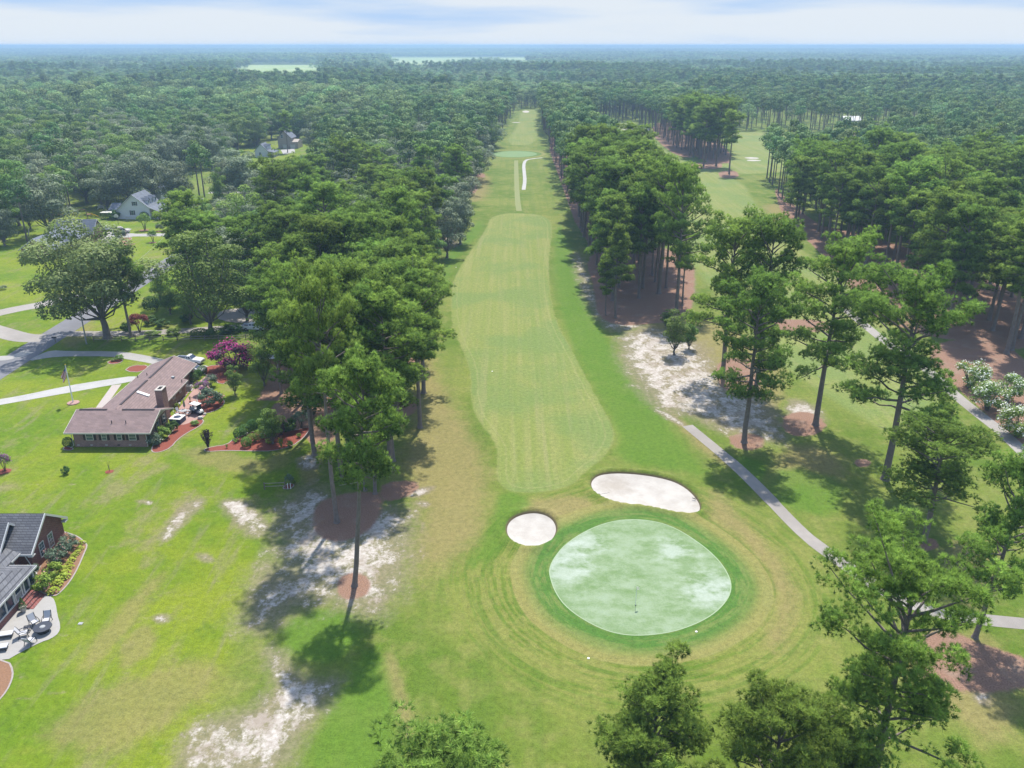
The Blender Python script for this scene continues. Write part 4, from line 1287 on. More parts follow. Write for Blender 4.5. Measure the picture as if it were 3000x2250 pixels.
fill([(30, 640), (62, 640), (62, 740), (104, 735), (165, 730), (165, 900), (28, 900)], 6.4, [('PINES', .8), ('GREENS', .2)], HT, 4000, 10,
     {'PINES': 'pine in the wood closing the far end of the fairways', 'GREENS': 'green tree in the wood closing the far end of the fairways'}, 'far end wood')

PROTO = {'STREET': STREET, 'PINES': PINES, 'BIGP': BIGP, 'NEARP': NEARP, 'OAKS': OAKS, 'GREENS': GREENS, 'LIMES': LIMES}
NAME = {'PINES': 'pine_tree', 'BIGP': 'pine_tree', 'NEARP': 'pine_tree', 'STREET': 'oak_tree', 'OAKS': 'oak_tree', 'GREENS': 'broadleaf_tree', 'LIMES': 'broadleaf_tree'}
LEFT_OVER = []
count = {}
for t in sorted(TREES, key=lambda t: t['y'] - (0 if t['group'] else 10000) + (170 if t['group'] and t['group'].startswith('left woods') and t['kind'] == 'PINES' else 0) - (250 if t['group'] and t['group'].startswith('far grove') and t['y'] < 560 else 0)):
    nm = NAME[t['kind']]
    lst = PROTO[t['kind']]
    i = t['idx'] if t['idx'] is not None else RT.randrange(len(lst))
    pr, h0, r0 = lst[i % len(lst)]
    lim = 298 if nm == 'pine_tree' else (240 if nm == 'oak_tree' else 230)
    if count.get(nm, 0) >= lim:
        LEFT_OVER.append((t['x'], t['y'], t['h'] / h0 * (1.0 if nm == 'pine_tree' else RT.uniform(1.0, 1.3)), t['kind']))
        continue
    count[nm] = count.get(nm, 0) + 1
    s = t['h'] / h0
    w = s * t['rs'] if t['idx'] is not None else (max(s, .9) * RT.uniform(1.0, 1.28))
    if t['kind'] in ('OAKS', 'GREENS', 'LIMES'):
        w = s * t['rs']
    place_tree(nm, pr, (t['x'], t['y']), w, RT.uniform(0, 6.28) if not t['lean'][0] else RT.uniform(-.3, .3), t['label'], 'tree', t['group'], t['lean'], s)
print('FARGROVE', sum(1 for t in TREES if t['group'] and t['group'].startswith('far grove')))
print('TREES', count, len(LEFT_OVER))


# ---------------------------------------------------------------- the far forest: nobody could count it
def low_tree(seed, kind):
    rng = np.random.default_rng(seed)
    if kind == 'pine':
        h, r, n, mat = 25, 5.0, 800, 'far_needles'
    else:
        h, r, n, mat = 19, 6.6, 1000, 'far_leaves'
    nl = 16
    C, N, T = [], [], []
    for i in range(nl):
        d = ball(rng, 1, -.3)[0]
        lr = r * rng.uniform(.3, .46)
        c = np.array([d[0] * r * .66, d[1] * r * .66, h * (.68 if kind == 'pine' else .58) + d[2] * h * (.25 if kind == 'pine' else .34)])
        u = ball(rng, n // nl, -.3)
        C.append(c + u * lr * np.array([1, 1, .8]) * rng.uniform(.93, 1.04, (len(u), 1)))
        N.append(u + np.array([0, 0, .35]))
        T.append(np.clip(.40 + .36 * u[:, 2] + rng.normal(0, .12, len(u)) + rng.normal(0, .1), 0, 1))  # lobe tops toned lighter to imitate sunlit crowns
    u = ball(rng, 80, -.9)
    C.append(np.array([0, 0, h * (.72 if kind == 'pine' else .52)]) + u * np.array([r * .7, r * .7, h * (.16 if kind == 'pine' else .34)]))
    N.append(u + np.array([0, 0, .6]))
    T.append(np.full(len(u), .25))  # inner fill toned dark as painted crown shade
    C, N, T = np.concatenate(C), np.concatenate(N), np.concatenate(T)
    V = leaves(rng, C, N, .85, .35)
    F4 = quad_idx(len(V))
    a6 = np.arange(6) * math.pi / 3
    r0, r1, zt = .34, .16, h * .72
    tv = np.concatenate([np.stack([np.cos(a6) * r0, np.sin(a6) * r0, 0 * a6], 1), np.stack([np.cos(a6) * r1, np.sin(a6) * r1, 0 * a6 + zt], 1)])
    tf = np.array([[i, (i + 1) % 6, 6 + (i + 1) % 6, 6 + i] for i in range(6)]) + len(V)
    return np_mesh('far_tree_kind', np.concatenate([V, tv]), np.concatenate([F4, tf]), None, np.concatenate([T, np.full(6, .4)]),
                   mats=[MAT[mat], MAT['bark']], mi=np.concatenate([np.zeros(len(F4), int), np.ones(6, int)]))


def patch(seed, size=72.0, step=12.0):
    rng = np.random.default_rng(seed)
    Vs, Ts, Ns = [], [], []
    k = int(size / step)
    lift = rng.uniform(-2, 2)
    for i in range(k):
        for j in range(k):
            x, y = (np.array([i, j]) + rng.uniform(.1, .9, 2)) * step - size / 2
            h = rng.uniform(15, 25) + lift
            r = rng.uniform(4.6, 8.0)
            tone = rng.normal(0, .14)
            for q_ in range(5):
                d = ball(rng, 1, -.2)[0]
                u = ball(rng, 18, -.4)
                C = np.array([x, y, h - r * 1.2]) + d * np.array([r * .6, r * .6, r * .8]) + u * r * .5
                Vs.append(leaves(rng, C, u + np.array([0, 0, .3]), 2.1, .28))
                Ns.append(u + np.array([0, 0, .5]))
                Ts.append(np.clip(.22 + .30 * u[:, 2] + .2 * d[2] + rng.normal(0, .08, len(u)) + tone, 0, 1))  # crown tops lighter, sides darker: light painted into the tone
    V = np.concatenate(Vs)
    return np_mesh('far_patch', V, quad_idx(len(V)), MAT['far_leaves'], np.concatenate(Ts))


def scatter(name, protos, pts, scl, rot, kinds, mats=None):
    me = bpy.data.meshes.new(name)
    me.from_pydata(pts, [], [])
    for an, ty, vals in (('scl', 'FLOAT', scl), ('rot', 'FLOAT', rot), ('kin', 'INT', kinds)):
        at = me.attributes.new(an, ty, 'POINT')
        at.data.foreach_set('value', vals)
    o = link(bpy.data.objects.new(name, me))
    ng = bpy.data.node_groups.new(name, 'GeometryNodeTree')
    ng.interface.new_socket('Geometry', in_out='INPUT', socket_type='NodeSocketGeometry')
    ng.interface.new_socket('Geometry', in_out='OUTPUT', socket_type='NodeSocketGeometry')
    gi, go = ng.nodes.new('NodeGroupInput'), ng.nodes.new('NodeGroupOutput')
    jn = ng.nodes.new('GeometryNodeJoinGeometry')
    for m in reversed(protos):
        po = bpy.data.objects.new('far_tree_kind', m)
        oi = ng.nodes.new('GeometryNodeObjectInfo')
        oi.inputs['Object'].default_value = po
        oi.inputs['As Instance'].default_value = True
        ng.links.new(oi.outputs['Geometry'], jn.inputs[0])
    ip = ng.nodes.new('GeometryNodeInstanceOnPoints')
    ip.inputs['Pick Instance'].default_value = True

    def at(n_, t_):
        a = ng.nodes.new('GeometryNodeInputNamedAttribute')
        a.data_type = t_
        a.inputs['Name'].default_value = n_
        return a.outputs[0]
    cx = ng.nodes.new('ShaderNodeCombineXYZ')
    ng.links.new(at('rot', 'FLOAT'), cx.inputs[2])
    ng.links.new(gi.outputs[0], ip.inputs['Points'])
    ng.links.new(jn.outputs[0], ip.inputs['Instance'])
    ng.links.new(at('kin', 'INT'), ip.inputs['Instance Index'])
    ng.links.new(cx.outputs[0], ip.inputs['Rotation'])
    ng.links.new(at('scl', 'FLOAT'), ip.inputs['Scale'])
    ng.links.new(ip.outputs[0], go.inputs[0])
    md = o.modifiers.new('scatter', 'NODES')
    md.node_group = ng
    return tag(o, kind='stuff')


rng = np.random.default_rng(5)
far_protos = [low_tree(600 + i, k) for i, k in enumerate(['pine', 'pine', 'oak', 'green', 'green', 'oak'])]
pts, scl, rot, kin = [], [], [], []
for x, y, s, k in LEFT_OVER:
    pts.append((x, y, 0))
    scl.append(s)
    rot.append(RT.uniform(0, 6.28))
    kin.append({'PINES': RT.choice([0, 1]), 'BIGP': 0, 'NEARP': 0, 'OAKS': RT.choice([2, 5]), 'GREENS': 3, 'LIMES': 4}[k])
Y = 880.0
while Y < 2100:
    st = 9.6 if Y < 1400 else 11.0
    xs = np.arange(-.66 * Y - 20, .66 * Y + 20, st)
    xs = xs + rng.uniform(-.42, .42, len(xs)) * st
    ys = Y + rng.uniform(-.45, .45, len(xs)) * st
    for x, y in zip(xs, ys):
        if any(in_poly(x, y, f) for f in FIELDS) or any(in_poly(x, y, c_) for c_ in CLEAR):
            continue
        u = math.sin(x * .011 + y * .004) + math.sin(y * .017 - x * .006) + rng.normal(0, .6)
        pts.append((x, y, 0))
        scl.append(float(rng.uniform(.70, 1.16)) * (1.0 + .16 * math.sin(x * .006 + 1) * math.cos(y * .008) + (.1 if u > .55 else -.04)))
        rot.append(float(rng.uniform(0, 6.28)))
        kin.append(int(rng.choice([0, 1]) if u > .55 else rng.choice([2, 3, 4, 5, 3, 4])))
    Y += st
scatter('far_woodland', far_protos, pts, scl, rot, kin)
print('FAR', len(pts))
pts, scl, rot, kin = [], [], [], []
Y = 2100.0
while Y < 17000:
    st = 58.0 if Y < 6000 else (90.0 if Y < 10000 else 150.0)
    for x in np.arange(-.66 * Y, .66 * Y, st):
        y = Y + rng.uniform(-8, 8)
        if any(in_poly(x, y, f) for f in FIELDS):
            continue
        pts.append((float(x + rng.uniform(-8, 8)), float(y), 0))
        scl.append(st / 58.0 * float(rng.uniform(.95, 1.1)) * (1 + .22 * math.sin(x * .0021) * math.sin(y * .0016 + x * .0007)) if Y < 6000 else (1.5 if Y < 10000 else 2.4))
        rot.append(float(rng.uniform(0, 6.28)))
        kin.append(int(rng.integers(0, 3)))
    Y += st
scatter('horizon_woodland', [patch(700 + i) for i in range(3)], pts, scl, rot, kin)
print('HORIZON', len(pts))

# ---------------------------------------------------------------- houses
def build_at(mb, name, parent, root=None, smooth=False, bevel=0.0):
    """Build a part whose coordinates were given in the world, under a thing standing at root.location."""
    root = root or parent
    lx, ly, lz = root.location
    mb.v = [(x - lx, y - ly, z - lz) for x, y, z in mb.v]
    return mb.build(name, parent, smooth, bevel)


def fbox(mb, face, plane, a0, a1, d0, d1, z0, z1, mat):
    if face == 'S':
        mb.box(a0, a1, plane - d1, plane - d0, z0, z1, mat)
    elif face == 'N':
        mb.box(a0, a1, plane + d0, plane + d1, z0, z1, mat)
    elif face == 'E':
        mb.box(plane + d0, plane + d1, a0, a1, z0, z1, mat)
    else:
        mb.box(plane - d1, plane - d0, a0, a1, z0, z1, mat)
    return mb


def window(root, face, plane, u, z0, w, h, nx=1, nz=2, frame='trim_white', shutters=None, glass_m='window_glass', muntin=0, bar=.09):
    m = MB()
    F_ = MAT[frame]
    x0, x1 = u - w / 2, u + w / 2
    fbox(m, face, plane, x0 - bar, x0, 0, .07, z0 - bar, z0 + h + bar, F_)
    fbox(m, face, plane, x1, x1 + bar, 0, .07, z0 - bar, z0 + h + bar, F_)
    fbox(m, face, plane, x0, x1, 0, .068, z0 + h, z0 + h + bar, F_)
    fbox(m, face, plane, x0, x1, 0, .10, z0 - bar, z0, F_)
    for i in range(1, nx):
        c = x0 + w * i / nx
        fbox(m, face, plane, c - .05, c + .05, .015, .062, z0, z0 + h, F_)
    for i in range(1, nz):
        c = z0 + h * i / nz
        fbox(m, face, plane, x0, x1, .016, .058, c - .035, c + .035, F_)
    if muntin:
        for i in range(1, muntin * nx):
            c = x0 + w * i / (muntin * nx)
            fbox(m, face, plane, c - .016, c + .016, .017, .050, z0, z0 + h, F_)
        for i in range(1, 4):
            c = z0 + h * i / 4
            fbox(m, face, plane, x0, x1, .018, .048, c - .016, c + .016, F_)
    o = build_at(m, 'window', root)
    p = MB()
    fbox(p, face, plane, x0, x1, .004, .03, z0, z0 + h, MAT[glass_m])
    build_at(p, 'pane', o, root)
    if shutters:
        sw = .38 * max(1, w / 1.2) if w < 2 else .6
        for a in (x0 - bar - sw - .03, x1 + bar + .03):
            s = MB()
            fbox(s, face, plane, a, a + sw, 0, .05, z0 - .06, z0 + h + .06, MAT[shutters])
            for k in range(1, 8):
                zz_ = z0 + h * k / 8
                fbox(s, face, plane, a + .05, a + sw - .05, .05, .065, zz_ - .03, zz_ + .02, MAT[shutters])
            build_at(s, 'shutter', root)
    return o


def gable_poly(b0, b1, ze, zr, th, bm=None):
    bm = (b0 + b1) / 2 if bm is None else bm
    return [(b0, ze), (b0, ze - th), (bm, zr - th), (b1, ze - th), (b1, ze), (bm, zr)]


def fascia(mb, axis, a0, a1, b, z, mat, side):
    """A board under an eave, standing just proud of the roof edge."""
    b0, b1 = (b - .05, b - .003) if side < 0 else (b + .003, b + .05)
    if axis == 'x':
        mb.box(a0, a1, b0, b1, z - .2, z + .02, mat)
    else:
        mb.box(b0, b1, a0, a1, z - .2, z + .02, mat)


def rake(mb, axis, a, b0, z0, b1, z1, mat, t=.06, d=.22):
    """A white board along a sloping gable edge."""
    a0, a1 = a - t / 2, a + t / 2
    poly = [(b0, z0 - d), (b1, z1 - d), (b1, z1 + .02), (b0, z0 + .02)]
    mb.prism(poly, axis, a0, a1, mat)


def xat(px_, y, z):
    return (px_ - CX) * (y * _c - (z - CAM_H) * _s) / F_PX


def yat(px_, x, z):
    return (x * F_PX / (px_ - CX) + (z - CAM_H) * _s) / _c


def roof_hit(px_, py_, zf, z=3.5):
    for _ in range(12):
        x, y = G(px_, py_, z)
        z = zf(x, y)
    return x, y, z


# --- the brick ranch house
R = thing('ranch_house', 'single-storey brown brick house with an L-shaped brown shingle roof and a brick chimney', 'house', (-64.5, 126, 0))
w = MB()
w.prism([(121.1, 0), (130.0, 0), (130.0, 2.62), (125.55, 4.36), (121.1, 2.62)], 'x', -70.35, -58.75, MAT['brick_brown'])
w.box(-69.35, -60.45, 130.003, 143.4, 0, 2.6, MAT['brick_brown'])
w.prism([(-69.35, 0), (-61.5, 0), (-61.5, 2.75), (-65.1, 4.35), (-69.35, 2.70)], 'y', 143.403, 150.7, MAT['brick_brown'])
build_at(w, 'wall', R)
r = MB()
r.prism(gable_poly(120.5, 130.6, 2.72, 4.62, .14), 'x', -71.42, -57.72, MAT['shingle_brown'])
r.prism([(-69.95, 2.70), (-69.95, 2.56), (-65.1, 4.46), (-60.85, 2.78), (-60.85, 2.92), (-65.1, 4.60)], 'y', 125.9, 151.25, MAT['shingle_brown'])
r.hexa([(-60.848, 129.5, 2.78), (-59.95, 129.5, 2.43), (-59.95, 143.7, 2.43), (-60.848, 143.7, 2.78)],
       [(-60.848, 129.5, 2.919), (-59.95, 129.5, 2.565), (-59.95, 143.7, 2.565), (-60.848, 143.7, 2.919)], MAT['shingle_brown'])
ro = build_at(r, 'roof', R)
q = MB()
q.box(-70.9, -66.4, 125.37, 125.73, 4.585, 4.68, MAT['shutter_dark'])
q.box(-63.9, -58.6, 125.37, 125.73, 4.585, 4.68, MAT['shutter_dark'])
q.box(-65.28, -64.92, 127.5, 138.5, 4.565, 4.66, MAT['shutter_dark'])
q.box(-65.28, -64.92, 139.5, 150.4, 4.565, 4.66, MAT['shutter_dark'])
build_at(q, 'ridge_vent', ro, R)
fz = lambda x, y: 2.72 + (y - 120.5) / 5.05 * 1.9
mz = lambda x, y: 4.6 - abs(x + 65.1) * .392
for px_, py_, zf in ((327.6, 1240, fz), (369, 1240, fz), (404, 1107, mz), (431, 1100, mz), (533, 1119, mz)):
    x, y, z = roof_hit(px_, py_, zf)
    v = MB()
    v.tube([(x, y, z - .1), (x, y, z + .5)], .07, MAT['frame_dark'], 8)
    build_at(v, 'vent_pipe', ro, R)
x, y, z = roof_hit(507, 1107, mz)
v = MB()
v.box(x - .25, x + .25, y - .25, y + .25, z - .1, z + .28, MAT['metal_grey'])
build_at(v, 'roof_cap', ro, R)
x, y, z = roof_hit(420, 1155, mz)
v = MB()
for s_ in (0,):
    v.hexa([(x - 1.0, y - .35, z + .36), (x + 1.0, y - .35, z - .42), (x + 1.0, y + .35, z - .42), (x - 1.0, y + .35, z + .36)],
           [(x - 1.0, y - .35, z + .56), (x + 1.0, y - .35, z - .22), (x + 1.0, y + .35, z - .22), (x - 1.0, y + .35, z + .56)], MAT['trim_white'])
build_at(v, 'skylight', ro, R)
c_ = MB()
c_.box(-60.5, -59.35, 130.75, 132.75, 0, 5.75, MAT['brick_brown'])
c_.box(-60.56, -59.29, 130.69, 132.81, 5.752, 5.88, MAT['stone_pale'])
ch = build_at(c_, 'chimney', R)
c_ = MB()
c_.box(-60.2, -59.65, 131.2, 132.3, 5.882, 5.93, MAT['cup_hole'])
build_at(c_, 'flue', ch, R)
t_ = MB()
fascia(t_, 'x', -71.42, -57.72, 120.5, 2.72, MAT['trim_cream'], -1)
fascia(t_, 'y', 130.7, 151.25, -69.95, 2.70, MAT['trim_cream'], -1)
fascia(t_, 'y', 129.5, 143.7, -59.95, 2.56, MAT['trim_cream'], 1)
fascia(t_, 'y', 143.75, 151.25, -60.85, 2.92, MAT['trim_cream'], 1)
for a in (-57.69, -71.45):
    rake(t_, 'x', a, 120.5, 2.72, 125.55, 4.62, MAT['trim_cream'])
    rake(t_, 'x', a, 125.55, 4.62, 130.6, 2.72, MAT['trim_cream'])
rake(t_, 'y', 151.28, -69.95, 2.7, -65.1, 4.6, MAT['trim_cream'])
rake(t_, 'y', 151.28, -65.1, 4.6, -60.85, 2.92, MAT['trim_cream'])
build_at(t_, 'fascia', R)
t_ = MB()
t_.prism([(121.3, 2.72), (129.8, 2.72), (125.55, 4.38)], 'x', -58.747, -58.68, MAT['gable_panel'])
build_at(t_, 'gable_panel', R)
t_ = MB()
t_.tube([(-70.55, 120.95, 2.5), (-70.5, 120.98, .3), (-70.9, 120.6, .05)], .055, MAT['trim_cream'], 6)
build_at(t_, 'downspout', R)
t_ = MB()
t_.tube([(-58.6, 120.95, 2.5), (-58.6, 120.98, .1)], .055, MAT['trim_cream'], 6)
build_at(t_, 'downspout', R)
t_ = MB()
t_.tube([(-60.3, 143.45, 2.5), (-60.3, 143.5, .2), (-59.8, 143.3, .06)], .055, MAT['trim_cream'], 6)
build_at(t_, 'downspout', R)
for cxp, wd in ((440, 1.05), (669, .68), (906, .68), (1113, 1.05)):
    window(R, 'S', 121.1, xat(180 + cxp * .18681, 121.1, 1.8), 1.28, wd, .95, shutters='shutter_dark', frame='trim_cream')
for p_ in (461.2, 479.8):
    window(R, 'E', -58.75, yat(p_, -58.75, 1.7), 1.0, 1.0, 1.35, shutters='shutter_dark', frame='trim_cream')
for p_, wd in ((509, 1.0), (527, .8)):
    window(R, 'E', -60.45, yat(p_, -60.45, 1.8), 1.4, wd, .7, nx=2, nz=1, frame='trim_cream')
for cxp, mt in ((268, 'stone_pale'), (475, 'stone_pale'), (707, 'stone_pale'), (900, 'shutter_dark'), (1078, 'stone_pale')):
    v = MB()
    xx = xat(180 + cxp * .18681, 121.1, .3)
    fbox(v, 'S', 121.1, xx - .2, xx + .2, 0, .03, .22, .42, MAT[mt])
    build_at(v, 'foundation_vent', R)

# --- the brick house at the bottom left
B = thing('brick_house', 'dark red brick house with slate-grey gables and a white-framed sunroom, cut by the left edge', 'house', (-62, 84, 0))
w = MB()
w.prism([(86.5, 0), (94.2, 0), (94.2, 3.0), (90.35, 5.75), (86.5, 3.0)], 'x', -74, -58.6, MAT['brick_red'])
w.prism([(85.4, 0), (90.8, 0), (90.8, 3.5), (88.1, 5.8), (85.4, 3.5)], 'x', -76, -61.9, MAT['brick_red'])
w.box(-76, -60.2, 74.0, 86.497, 0, 2.85, MAT['brick_red'])
build_at(w, 'wall', B)
r = MB()
SL = MAT['shingle_slate']
r.prism(gable_poly(85.95, 94.75, 2.88, 6.02, .16), 'x', -74.5, -58.15, SL)
r.prism(gable_poly(84.8, 91.4, 3.25, 6.06, .15), 'x', -76.5, -61.4, SL)
r.hexa([(-62.1, 74.0, 3.35), (-59.55, 74.0, 2.86), (-59.55, 86.9, 2.86), (-62.1, 86.9, 3.35)], [(-62.1, 74.0, 3.5), (-59.55, 74.0, 3.0), (-59.55, 86.9, 3.0), (-62.1, 86.9, 3.5)], SL)
r.prism(gable_poly(74.5, 85.0, 3.3, 6.3, .15, 79.5), 'x', -78, -63.5, SL)
ro = build_at(r, 'roof', B)
s_ = MB()
s_.add([(-56.3, 73.5, 2.9), (-56.3, 83.7, 2.9), (-66, 83.7, 2.9), (-66, 73.5, 2.9), (-61.2, 78.6, 4.3), (-66, 78.6, 4.3), (-56.3, 73.5, 2.76), (-56.3, 83.7, 2.76), (-66, 83.7, 2.76), (-66, 73.5, 2.76)],
       [(0, 1, 4), (1, 2, 5, 4), (3, 0, 4, 5), (1, 0, 6, 7), (2, 1, 7, 8), (0, 3, 9, 6), (9, 8, 7, 6)], SL)
build_at(s_, 'roof', B)
t_ = MB()
TW = MAT['trim_white']
for a, b0, bm, b1, z0, z1 in ((-58.12, 85.95, 90.35, 94.75, 2.88, 6.02), (-61.37, 84.8, 88.1, 91.4, 3.25, 6.06)):
    rake(t_, 'x', a, b0, z0, bm, z1, TW, .12, .3)
    rake(t_, 'x', a, bm, z1, b1, z0, TW, .12, .3)
    t_.box(a - .55, a + .06, b1 - .75, b1 - .05, z0 - .42, z0 - .28, TW)
    t_.box(a - .55, a + .06, b0 + .05, b0 + .75, z0 - .42, z0 - .28, TW)
fascia(t_, 'x', -59.6, -58.15, 85.95, 2.88, TW, -1)
fascia(t_, 'y', 84.2, 86.4, -59.55, 3.0, TW, 1)
fascia(t_, 'y', 73.5, 83.7, -56.3, 2.9, TW, 1)
fascia(t_, 'x', -62, -56.3, 83.7, 2.9, TW, 1)
build_at(t_, 'fascia', B)
t_ = MB()
t_.tube([(-59.4, 86.4, 2.8), (-58.5, 86.4, .3), (-58.1, 86.0, .06)], .06, TW, 6)
build_at(t_, 'downspout', B)
for yy in (88.9, 91.0):
    window(B, 'E', -58.6, yy, .9, .95, 1.75, muntin=2, frame='trim_white')
window(B, 'E', -61.9, 88.2, 2.3, 1.9, 1.6, nx=2, frame='trim_white')
window(B, 'E', -60.2, 84.9, .9, .95, 1.6, muntin=2, frame='trim_white')
s_ = MB()
s_.box(-56.85, -56.6, 74.0, 83.3, 0, .78, MAT['brick_red'])
s_.box(-63, -56.853, 83.05, 83.3, 0, .78, MAT['brick_red'])
build_at(s_, 'knee_wall', B)
s_ = MB()
for yy in (74.0, 75.6, 77.3, 78.9, 79.2, 80.55, 81.0, 82.1, 83.12):
    s_.box(-56.83, -56.62, yy, yy + .18, .782, 2.76, TW)
s_.box(-56.84, -56.61, 74.0, 83.3, 2.55, 2.758, TW)
s_.box(-56.84, -56.61, 74.0, 83.3, .784, .90, TW)
for xx in (-58.4, -60.4):
    s_.box(xx, xx + .18, 83.08, 83.28, .782, 2.76, TW)
s_.box(-63, -56.85, 83.07, 83.29, 2.55, 2.757, TW)
for k in range(7):
    yy = 79.42 + k * .16
    s_.box(-56.75, -56.70, yy, yy + .045, .9, 1.62, TW)
s_.box(-56.76, -56.69, 79.38, 80.55, 1.62, 1.70, TW)
fr = build_at(s_, 'sunroom_frame', B)
s_ = MB()
s_.box(-56.78, -56.74, 74.05, 83.2, .9, 2.55, MAT['porch_glass'])
s_.box(-62.9, -56.8, 83.14, 83.18, .9, 2.55, MAT['porch_glass'])
build_at(s_, 'pane', fr, B)
st = thing('brick_steps', 'four red brick steps leading down from the sunroom to the pale patio', 'steps', (-55.6, 80.6, 0))
for k in range(4):
    m = MB()
    m.box(-56.59, -56.15 + k * .42, 79.2, 82.0, .005 if k == 3 else .01, .66 - k * .19, MAT['brick_red'])
    m2 = m
    if k:
        m2 = MB()
        m2.box(-56.15 + (k - 1) * .42 + .003, -56.15 + k * .42, 79.2 + .002 * k, 82.0 - .002 * k, .05, .66 - k * .19, MAT['brick_red'])
    build_at(m2, 'step', st)

# --- the white house with the porch
Wh = thing('white_house', 'white clapboard house with a tall gable, three dormers and a columned front porch', 'house', (-140, 317, 0))
w = MB()
w.prism([(-147, 0), (-134.4, 0), (-134.4, 4.25), (-140, 8.75), (-147, 3.0)], 'y', 311.6, 322.6, MAT['siding_white'])
w.box(-150.3, -147.003, 314.5, 321.5, 0, 2.8, MAT['siding_white'])
build_at(w, 'wall', Wh)
r = MB()
GR = MAT['shingle_grey']
r.prism([(-147.5, 2.75), (-147.5, 2.6), (-140, 8.85), (-134.3, 4.2), (-131.0, 2.85), (-131.0, 3.0), (-134.3, 4.35), (-140, 9.0)], 'y', 311.1, 323.1, GR)
r.prism(gable_poly(313.8, 322.0, 3.0, 4.9, .15), 'x', -150.8, -147.2, GR)
build_at(r, 'roof', Wh)
t_ = MB()
for a in (311.07, 323.13):
    rake(t_, 'y', a, -147.5, 2.75, -140, 9.0, TW)
    rake(t_, 'y', a, -140, 9.0, -134.3, 4.35, TW)
    rake(t_, 'y', a, -134.3, 4.35, -131.0, 3.0, TW)
fascia(t_, 'y', 311.1, 323.1, -131.0, 3.0, TW, 1)
build_at(t_, 'fascia', Wh)
for yy in (311.5, 315.0, 318.6, 322.2):
    c_ = MB()
    c_.box(-131.5, -131.2, yy, yy + .3, .4, 2.84, TW)
    build_at(c_, 'porch_column', Wh)
p_ = MB()
p_.box(-134.397, -131.1, 311.4, 322.7, 0, .4, MAT['stone_pale'])
build_at(p_, 'porch_floor', Wh)
for yy in (313.9, 317.1, 320.3):
    d = MB()
    d.prism([(yy - .75, 5.2), (yy + .75, 5.2), (yy + .75, 6.7), (yy, 7.35), (yy - .75, 6.7)], 'x', -137.3, -135.2, MAT['siding_white'])
    do = build_at(d, 'dormer', Wh)
    d = MB()
    d.prism(gable_poly(yy - .95, yy + .95, 6.62, 7.5, .1), 'x', -138.0, -135.0, GR)
    build_at(d, 'roof', do, Wh)
    d = MB()
    d.box(-135.197, -135.15, yy - .38, yy + .38, 5.45, 6.6, MAT['window_glass'])
    build_at(d, 'window', do, Wh)
window(Wh, 'S', 311.6, -139.6, 5.0, .9, 1.3, shutters='shutter_navy')
window(Wh, 'S', 311.6, -140.9, 1.5, .9, 1.6, shutters='shutter_navy')
for yy in (314.2, 320.8):
    window(Wh, 'E', -134.4, yy, .8, 1.4, 1.7, nx=2, shutters='shutter_navy')
d = MB()
fbox(d, 'E', -134.4, 317.0, 318.0, 0, .06, .42, 2.55, MAT['shutter_navy'])
build_at(d, 'door', Wh)
d = MB()
d.box(-143.4, -139.2, 311.0, 311.55, 0, 1.0, TW)
build_at(d, 'cellar_hatch', Wh)
d = MB()
d.box(-152.5, -147.6, 310.2, 314.0, 2.45, 2.56, MAT['trim_cream'])
for xx, yy in ((-152.3, 310.4), (-150, 310.4), (-152.3, 313.8)):
    d.tube([(xx, yy, 0), (xx, yy, 2.45)], .07, MAT['frame_dark'], 6)
build_at(d, 'awning', Wh)

# --- the grey-roofed brick house behind the street oak
Gh = thing('grey_roof_house', 'brick house with a long grey-blue roof mostly hidden behind the street oak', 'house', (-142, 262, 0))
w = MB()
w.prism([(271.4, 0), (278.6, 0), (278.6, 3.0), (275, 6.6), (271.4, 3.0)], 'x', -149.2, -137, MAT['brick_far'])
w.prism([(-147.6, 0), (-138.4, 0), (-138.4, 3.0), (-143, 6.1), (-147.6, 3.0)], 'y', 248.0, 271.397, MAT['brick_far'])
build_at(w, 'wall', Gh)
r = MB()
r.prism(gable_poly(270.8, 279.2, 2.9, 7.0, .16), 'x', -149.8, -136.5, GR)
r.prism(gable_poly(-148.2, -137.8, 2.9, 6.5, .15), 'y', 247.4, 274.6, GR)
r.prism(gable_poly(257.0, 263.0, 3.4, 5.6, .14), 'x', -142.5, -137.2, GR)
build_at(r, 'roof', Gh)
t_ = MB()
rake(t_, 'x', -136.47, 270.8, 2.9, 275, 7.0, TW)
rake(t_, 'x', -136.47, 275, 7.0, 279.2, 2.9, TW)
rake(t_, 'y', 247.37, -148.2, 2.9, -143, 6.5, TW)
rake(t_, 'y', 247.37, -143, 6.5, -137.8, 2.9, TW)
build_at(t_, 'fascia', Gh)
window(Gh, 'E', -137, 275, 3.9, .9, 1.2)
window(Gh, 'S', 248.0, -143, 1.0, 1.8, 1.6, nx=2)
window(Gh, 'E', -138.4, 252, 1.0, 1.4, 1.5, nx=2)


